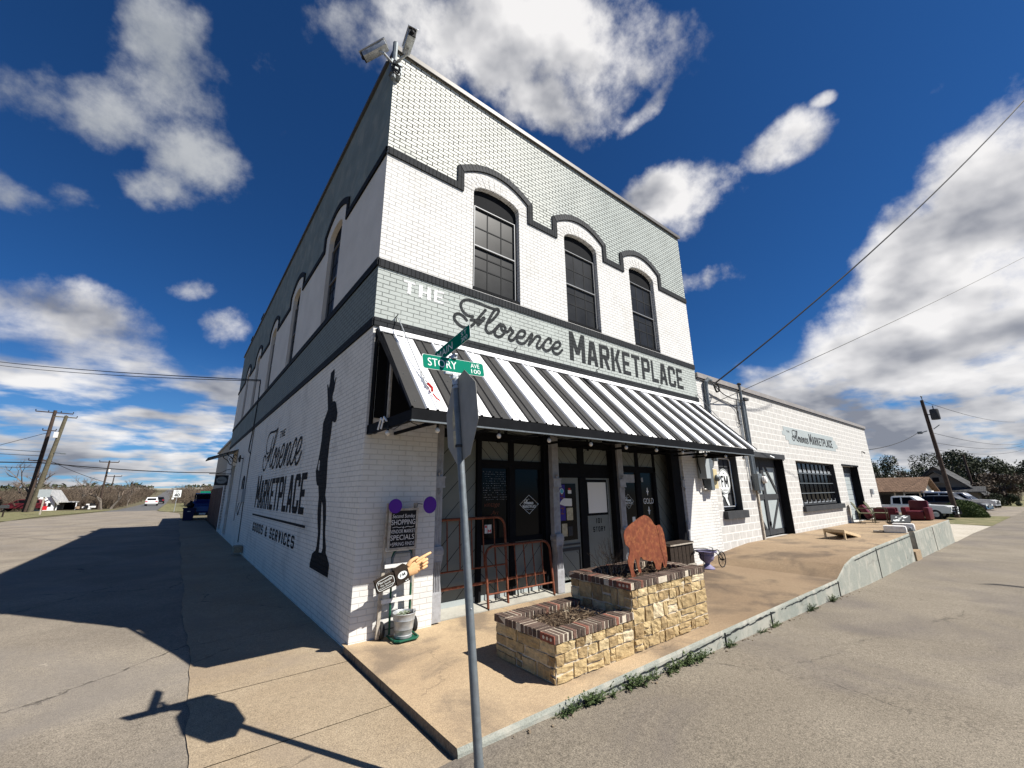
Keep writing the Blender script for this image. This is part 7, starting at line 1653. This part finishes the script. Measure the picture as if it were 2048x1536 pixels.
bare_tree('bare_tree','low spreading bare tree left of the white house roof', (-20.3,94,0), 7.5, 16, (0,0), .6, 5)
bare_tree('bare_tree','bare tree over the tin roof of the white house', (-14.2,93,0), 6.4, 17, (.1,0), .6, 5)
bare_tree('bare_tree','slim bare tree near the far overpass, left of the avenue', (-10.8,128,0), 7.0, 22, (0,0), .45, 5)
bare_tree('bare_tree','small bare tree by the avenue beyond the slim pole', (-8.6,96,0), 3.9, 23, (0,0), .5, 5)
bare_tree('bare_tree','bare tree well down the left side of the avenue', (-11.5,150,.4), 6.0, 24, (0,0), .5, 5)
bare_tree('bare_tree','broad bare tree behind the blue car', (2.6,76,0), 4.4, 31, (0,0), .62, 6, bushy=True, mat='leaf_brush')
bare_tree('bare_tree','twiggy bare tree left of the broad one on the lawn', (-.2,84,0), 3.2, 32, (0,0), .62, 6, bushy=True, mat='leaf_brush')
bare_tree('bare_tree','bare tree rising over the grey dormer house', (88,8.5,-.5), 5.8, 35, (0,0), .5, 5)
bare_tree('bare_tree','thin bare crown above the big oak', (96,3.6,-.5), 6.9, 36, (0,0), .5, 5)
def leafy(name, label, c, H, Wd, seed, nclump=26, per=150, leaf=.16, mat='leaf_oak', trunk=True, group='evergreen oaks', cat='tree', low=.30, flatb=False):
    rd = random.Random(seed); t_ = thing(name, label, cat, c, group); b = Vector(c); m = MB(); tm = MB()
    for k in range(nclump):
        a = rd.uniform(0,6.28); rr_ = Wd/2*math.sqrt(rd.random()); zz_ = H*(low+(1-low)*rd.random()**.8); lim = math.sqrt(max(0.05,1-((zz_/H-.55)/.55)**2)) if not flatb else math.sqrt(max(.05,1-(zz_/H)**2))
        cen = b+Vector((math.cos(a)*rr_*lim, math.sin(a)*rr_*lim, zz_*(.93))); cr = H*rd.uniform(.10,.20) if not flatb else H*rd.uniform(.16,.28)
        if trunk: tm.tube([b+Vector((0,0,H*.25)), b.lerp(cen,.55)+Vector((0,0,H*.05)), cen], [H*.02,H*.012,H*.006], 4, False)
        for j in range(per):
            d = Vector((rd.gauss(0,1),rd.gauss(0,1),rd.gauss(0,.75))).normalized()*cr*rd.uniform(.55,1.05)**1; p = cen+d
            if p.z < b.z+.02: continue
            u_ = Vector((rd.uniform(-1,1),rd.uniform(-1,1),rd.uniform(-1,1))).normalized(); v_ = u_.cross(Vector((rd.uniform(-1,1),rd.uniform(-1,1),rd.uniform(-1,1)))).normalized(); s = leaf*rd.uniform(.6,1.3)
            m.add([p-u_*s, p+v_*s*.55, p+u_*s, p-v_*s*.55],[(0,1,2,3)])
    if trunk: tm.tube([b-Vector((0,0,.3)), b+Vector((H*.02,0,H*.18)), b+Vector((0,H*.02,H*.38))], [H*.05,H*.035,H*.022], 8)
    m.build('crown' if trunk else 'foliage', mat, t_)
    if tm.v: tm.build('trunk','bark', t_)
    return t_
leafy('live_oak','dark live oak directly behind the brown roof, left crown', (92,15.2,-.5), 6.6, 8.0, 1, 30,160)
leafy('live_oak','dark live oak behind the brown roof, tallest of the left group', (96,12.6,-.5), 7.6, 8.5, 2, 32,160)
leafy('live_oak','small dark live oak between the brown and grey roofs', (98,8.9,-.5), 4.8, 4.0, 3, 18,120)
leafy('live_oak','huge dark live oak over the grey house and the parked cars', (92,3.6,-.5), 7.4, 8.5, 4, 40,180)
leafy('live_oak','second crown of the huge oak, towards the street', (95,.4,-.5), 6.4, 7.5, 5, 34,170)
leafy('live_oak','dark oak at the right edge of the picture', (110,-3.4,-.5), 6.4, 4.5, 6, 26,150)
leafy('scrub_tree','grey green scrub tree at the end of the parked cars', (86,-1.6,-.5), 3.9, 5.0, 7, 26,160, .13,'leaf_brush',group='scrub by the houses')
leafy('scrub_tree','lower scrub tree behind the silver pickup', (78,-.6,-.5), 2.8, 3.5, 8, 20,150, .12,'leaf_brush',group='scrub by the houses')
def domebush(name, label, c, rx, ry, h, n, seed, mat, leaf, group):
    rd = random.Random(seed); t_ = thing(name, label, 'bush', c, group); m = MB(); b = Vector(c)
    m.sphere((c[0],c[1],c[2]), 1.0, 16, sc_=(rx*.93,ry*.93,h*.93)); core = m.build('dense_core', mat, t_); m = MB()
    for k in range(n):
        d = Vector((rd.gauss(0,1),rd.gauss(0,1),abs(rd.gauss(0,1)))).normalized(); q = 1+.10*noise.noise(d*2.5+Vector((seed,0,0)))+rd.uniform(-.08,.03); p = b+Vector((d.x*rx*q,d.y*ry*q,d.z*h*q))
        u_ = (d+Vector((rd.uniform(-1,1),rd.uniform(-1,1),rd.uniform(-1,1)))*.9).normalized(); v_ = u_.cross(Vector((rd.uniform(-1,1),rd.uniform(-1,1),rd.uniform(-1,1)))).normalized(); s_ = leaf*rd.uniform(.6,1.3)
        m.add([p-u_*s_, p+v_*s_*.5, p+u_*s_, p-v_*s_*.5],[(0,1,2,3)])
    m.build('foliage', mat, t_); return t_
domebush('round_bush','clipped round green bush at the foot of the transformer pole', (47.3,-1.10,-.6), 1.2, 1.25, 1.25, 9000, 9, 'leaf_bush', .045, 'clipped bushes')
leafy('dark_bush','dark bush beside the drive beyond the silver pickup, nearer one', (70,-1.7,-.58), 1.5, 1.7, 10, 22,180, .07,'leaf_oak',False,'dark bushes by the drive','bush',.05,True)
leafy('dark_bush','dark bush beside the drive beyond the silver pickup, farther one', (78,-2.6,-.58), 1.3, 1.6, 11, 20,180, .07,'leaf_oak',False,'dark bushes by the drive','bush',.05,True)
# brushwood masses
def brush(name, x0,x1,y0,y1,h,n,seed,mat='leaf_brush',leaf=.0):
    rd = random.Random(seed); m = MB()
    for k in range(n):
        x = rd.uniform(x0,x1); y = rd.uniform(y0,y1); b = Vector((x,y,gz(x,y))); L_ = h*rd.uniform(.5,1.1)
        for j in range(5):
            d = Vector((rd.uniform(-.6,.6),rd.uniform(-.3,.3),1)).normalized(); p = b; q = b+d*L_*rd.uniform(.6,1.0); m.tube([p,q], h*.012, 3, False, h*.004)
            for i in range(6):
                s = p.lerp(q, rd.uniform(.3,1)); e = s+Vector((rd.uniform(-1,1),rd.uniform(-1,1),rd.uniform(-.2,1))).normalized()*h*.22; m.tube([s,e], h*.006, 3, False, h*.003)
    return struct(m.build(name, mat), 'stuff')
brush('roadside_brushwood', -13.2,-8.9,81,100,2.2,260,1); brush('far_brushwood', -34,-9,100,150,3.4,520,2); brush('far_brushwood', -27,-16.9,79,92,2.6,260,3); brush('far_brushwood', -40,-9,150,240,4.0,420,6); brush('lawn_brushwood', -.6,9,78,100,2.7,380,4,'leaf_brush'); brush('lawn_brushwood', -2.5,12,110,220,4.0,260,7); brush('lot_brushwood', 84,112,-2.8,10,2.4,220,5,'twig')
def ridge(name, x0,x1,y,z,h,seed,mat):
    rd = random.Random(seed); m = MB(); k = 0; x = x0
    while x < x1:
        cr = h*rd.uniform(.5,1.0); c = Vector((x, y+rd.uniform(-8,8), z))
        for j in range(60):
            d = Vector((rd.gauss(0,1),rd.gauss(0,1),abs(rd.gauss(0,.9)))).normalized()*cr*rd.uniform(.6,1.05); p = c+d; u_ = Vector((rd.uniform(-1,1),rd.uniform(-1,1),rd.uniform(-1,1))).normalized(); v_ = u_.cross(Vector((rd.uniform(-1,1),rd.uniform(-1,1),rd.uniform(-1,1)))).normalized(); s = h*.22
            m.add([p-u_*s, p+v_*s*.6, p+u_*s, p-v_*s*.6],[(0,1,2,3)])
        x += h*.55
    return struct(m.build(name, mat), 'stuff')
ridge('far_woodland', -190,-14,320,gz(0,320)-1,6.0,1,'leaf_oak'); ridge('far_woodland', 4,120,340,gz(0,340)-1,5.2,2,'leaf_oak'); ridge('far_woodland', -70,-20,190,gz(0,190)-.5,2.6,3,'twig'); ridge('far_woodland', 4,60,180,gz(0,180)-.5,3.6,4,'leaf_brush')
m = MB(); 
# wood at the far end of the street
rd = random.Random(77)
for k in range(90):
    c = Vector((190+rd.uniform(0,60), rd.uniform(-70,60), .5)); cr = rd.uniform(3,5.5)
    for j in range(70):
        d = Vector((rd.gauss(0,1),rd.gauss(0,1),abs(rd.gauss(0,.9)))).normalized()*cr*rd.uniform(.6,1.05); p = c+d; u_ = Vector((rd.uniform(-1,1),rd.uniform(-1,1),rd.uniform(-1,1))).normalized(); v_ = u_.cross(Vector((rd.uniform(-1,1),rd.uniform(-1,1),rd.uniform(-1,1)))).normalized(); s = .8
        m.add([p-u_*s, p+v_*s*.6, p+u_*s, p-v_*s*.6],[(0,1,2,3)])
struct(m.build('street_end_woodland','leaf_oak'), 'stuff')
# weeds along the kerb
def weed(label, x, y, s, seed, dense):
    rd = random.Random(seed); c = (x,y,gz(x,y)); t_ = thing('kerb_weed', label, 'weed', c, 'weeds along the kerb'); m = MB(); st = MB(); b = Vector(c)
    for k in range(dense):
        a = rd.uniform(0,6.28); el = rd.uniform(.15,1.2); L_ = s*rd.uniform(.5,1.1); d = Vector((math.cos(a)*math.cos(el)*1.2, math.sin(a)*math.cos(el)*.7-.1, math.sin(el)*.8)); p0 = b+Vector((rd.uniform(-.4,.4)*s*1.6,rd.uniform(-.1,.35)*s*.5,0)); q = p0+d*L_
        st.tube([p0, p0.lerp(q,.5)+Vector((0,0,L_*.12)), q], .0016, 3, False)
        for j in range(12):
            p = p0.lerp(q, rd.uniform(.05,1)); u_ = Vector((rd.uniform(-1,1),rd.uniform(-1,1),rd.uniform(-.2,.8))).normalized(); v_ = u_.cross(Vector((rd.uniform(-.5,.5),rd.uniform(-.5,.5),1))).normalized(); l_ = s*.135*rd.uniform(.6,1.3)
            m.add([p, p+u_*l_*.45+v_*l_*.42, p+u_*l_, p+u_*l_*.45-v_*l_*.42],[(0,1,2,3)])
    m.build('leaves','leaf_weed', t_); st.build('stems','leaf_weed', t_)
WD = [(1.02,.13,26,'nearest the patch of loose gravel'),(1.35,.17,42,'in front of the low planter corner'),(1.62,.10,16,'small one between two larger weeds before the low planter'),(1.92,.165,44,'largest and leafiest, before the middle of the planters'),(2.25,.12,22,'trailing, before the tall planter corner'),(2.62,.16,36,'bushy, before the tall planter'),(2.95,.18,40,'before the bison end of the tall planter'),(3.22,.15,28,'spreading, past the tall planter'),(3.95,.13,20,'in the first crack beyond the planters'),(4.9,.10,14,'tiny one under the pale kerb'),(5.35,.14,20,'in the second crack of the kerb'),(6.9,.16,22,'below the start of the ramp'),(8.0,.16,26,'at the foot of the high dock wall')]
for k, (x,s,dn,lb) in enumerate(WD): weed('green weed at the kerb, '+lb, x, -2.66, s, 200+k, dn)
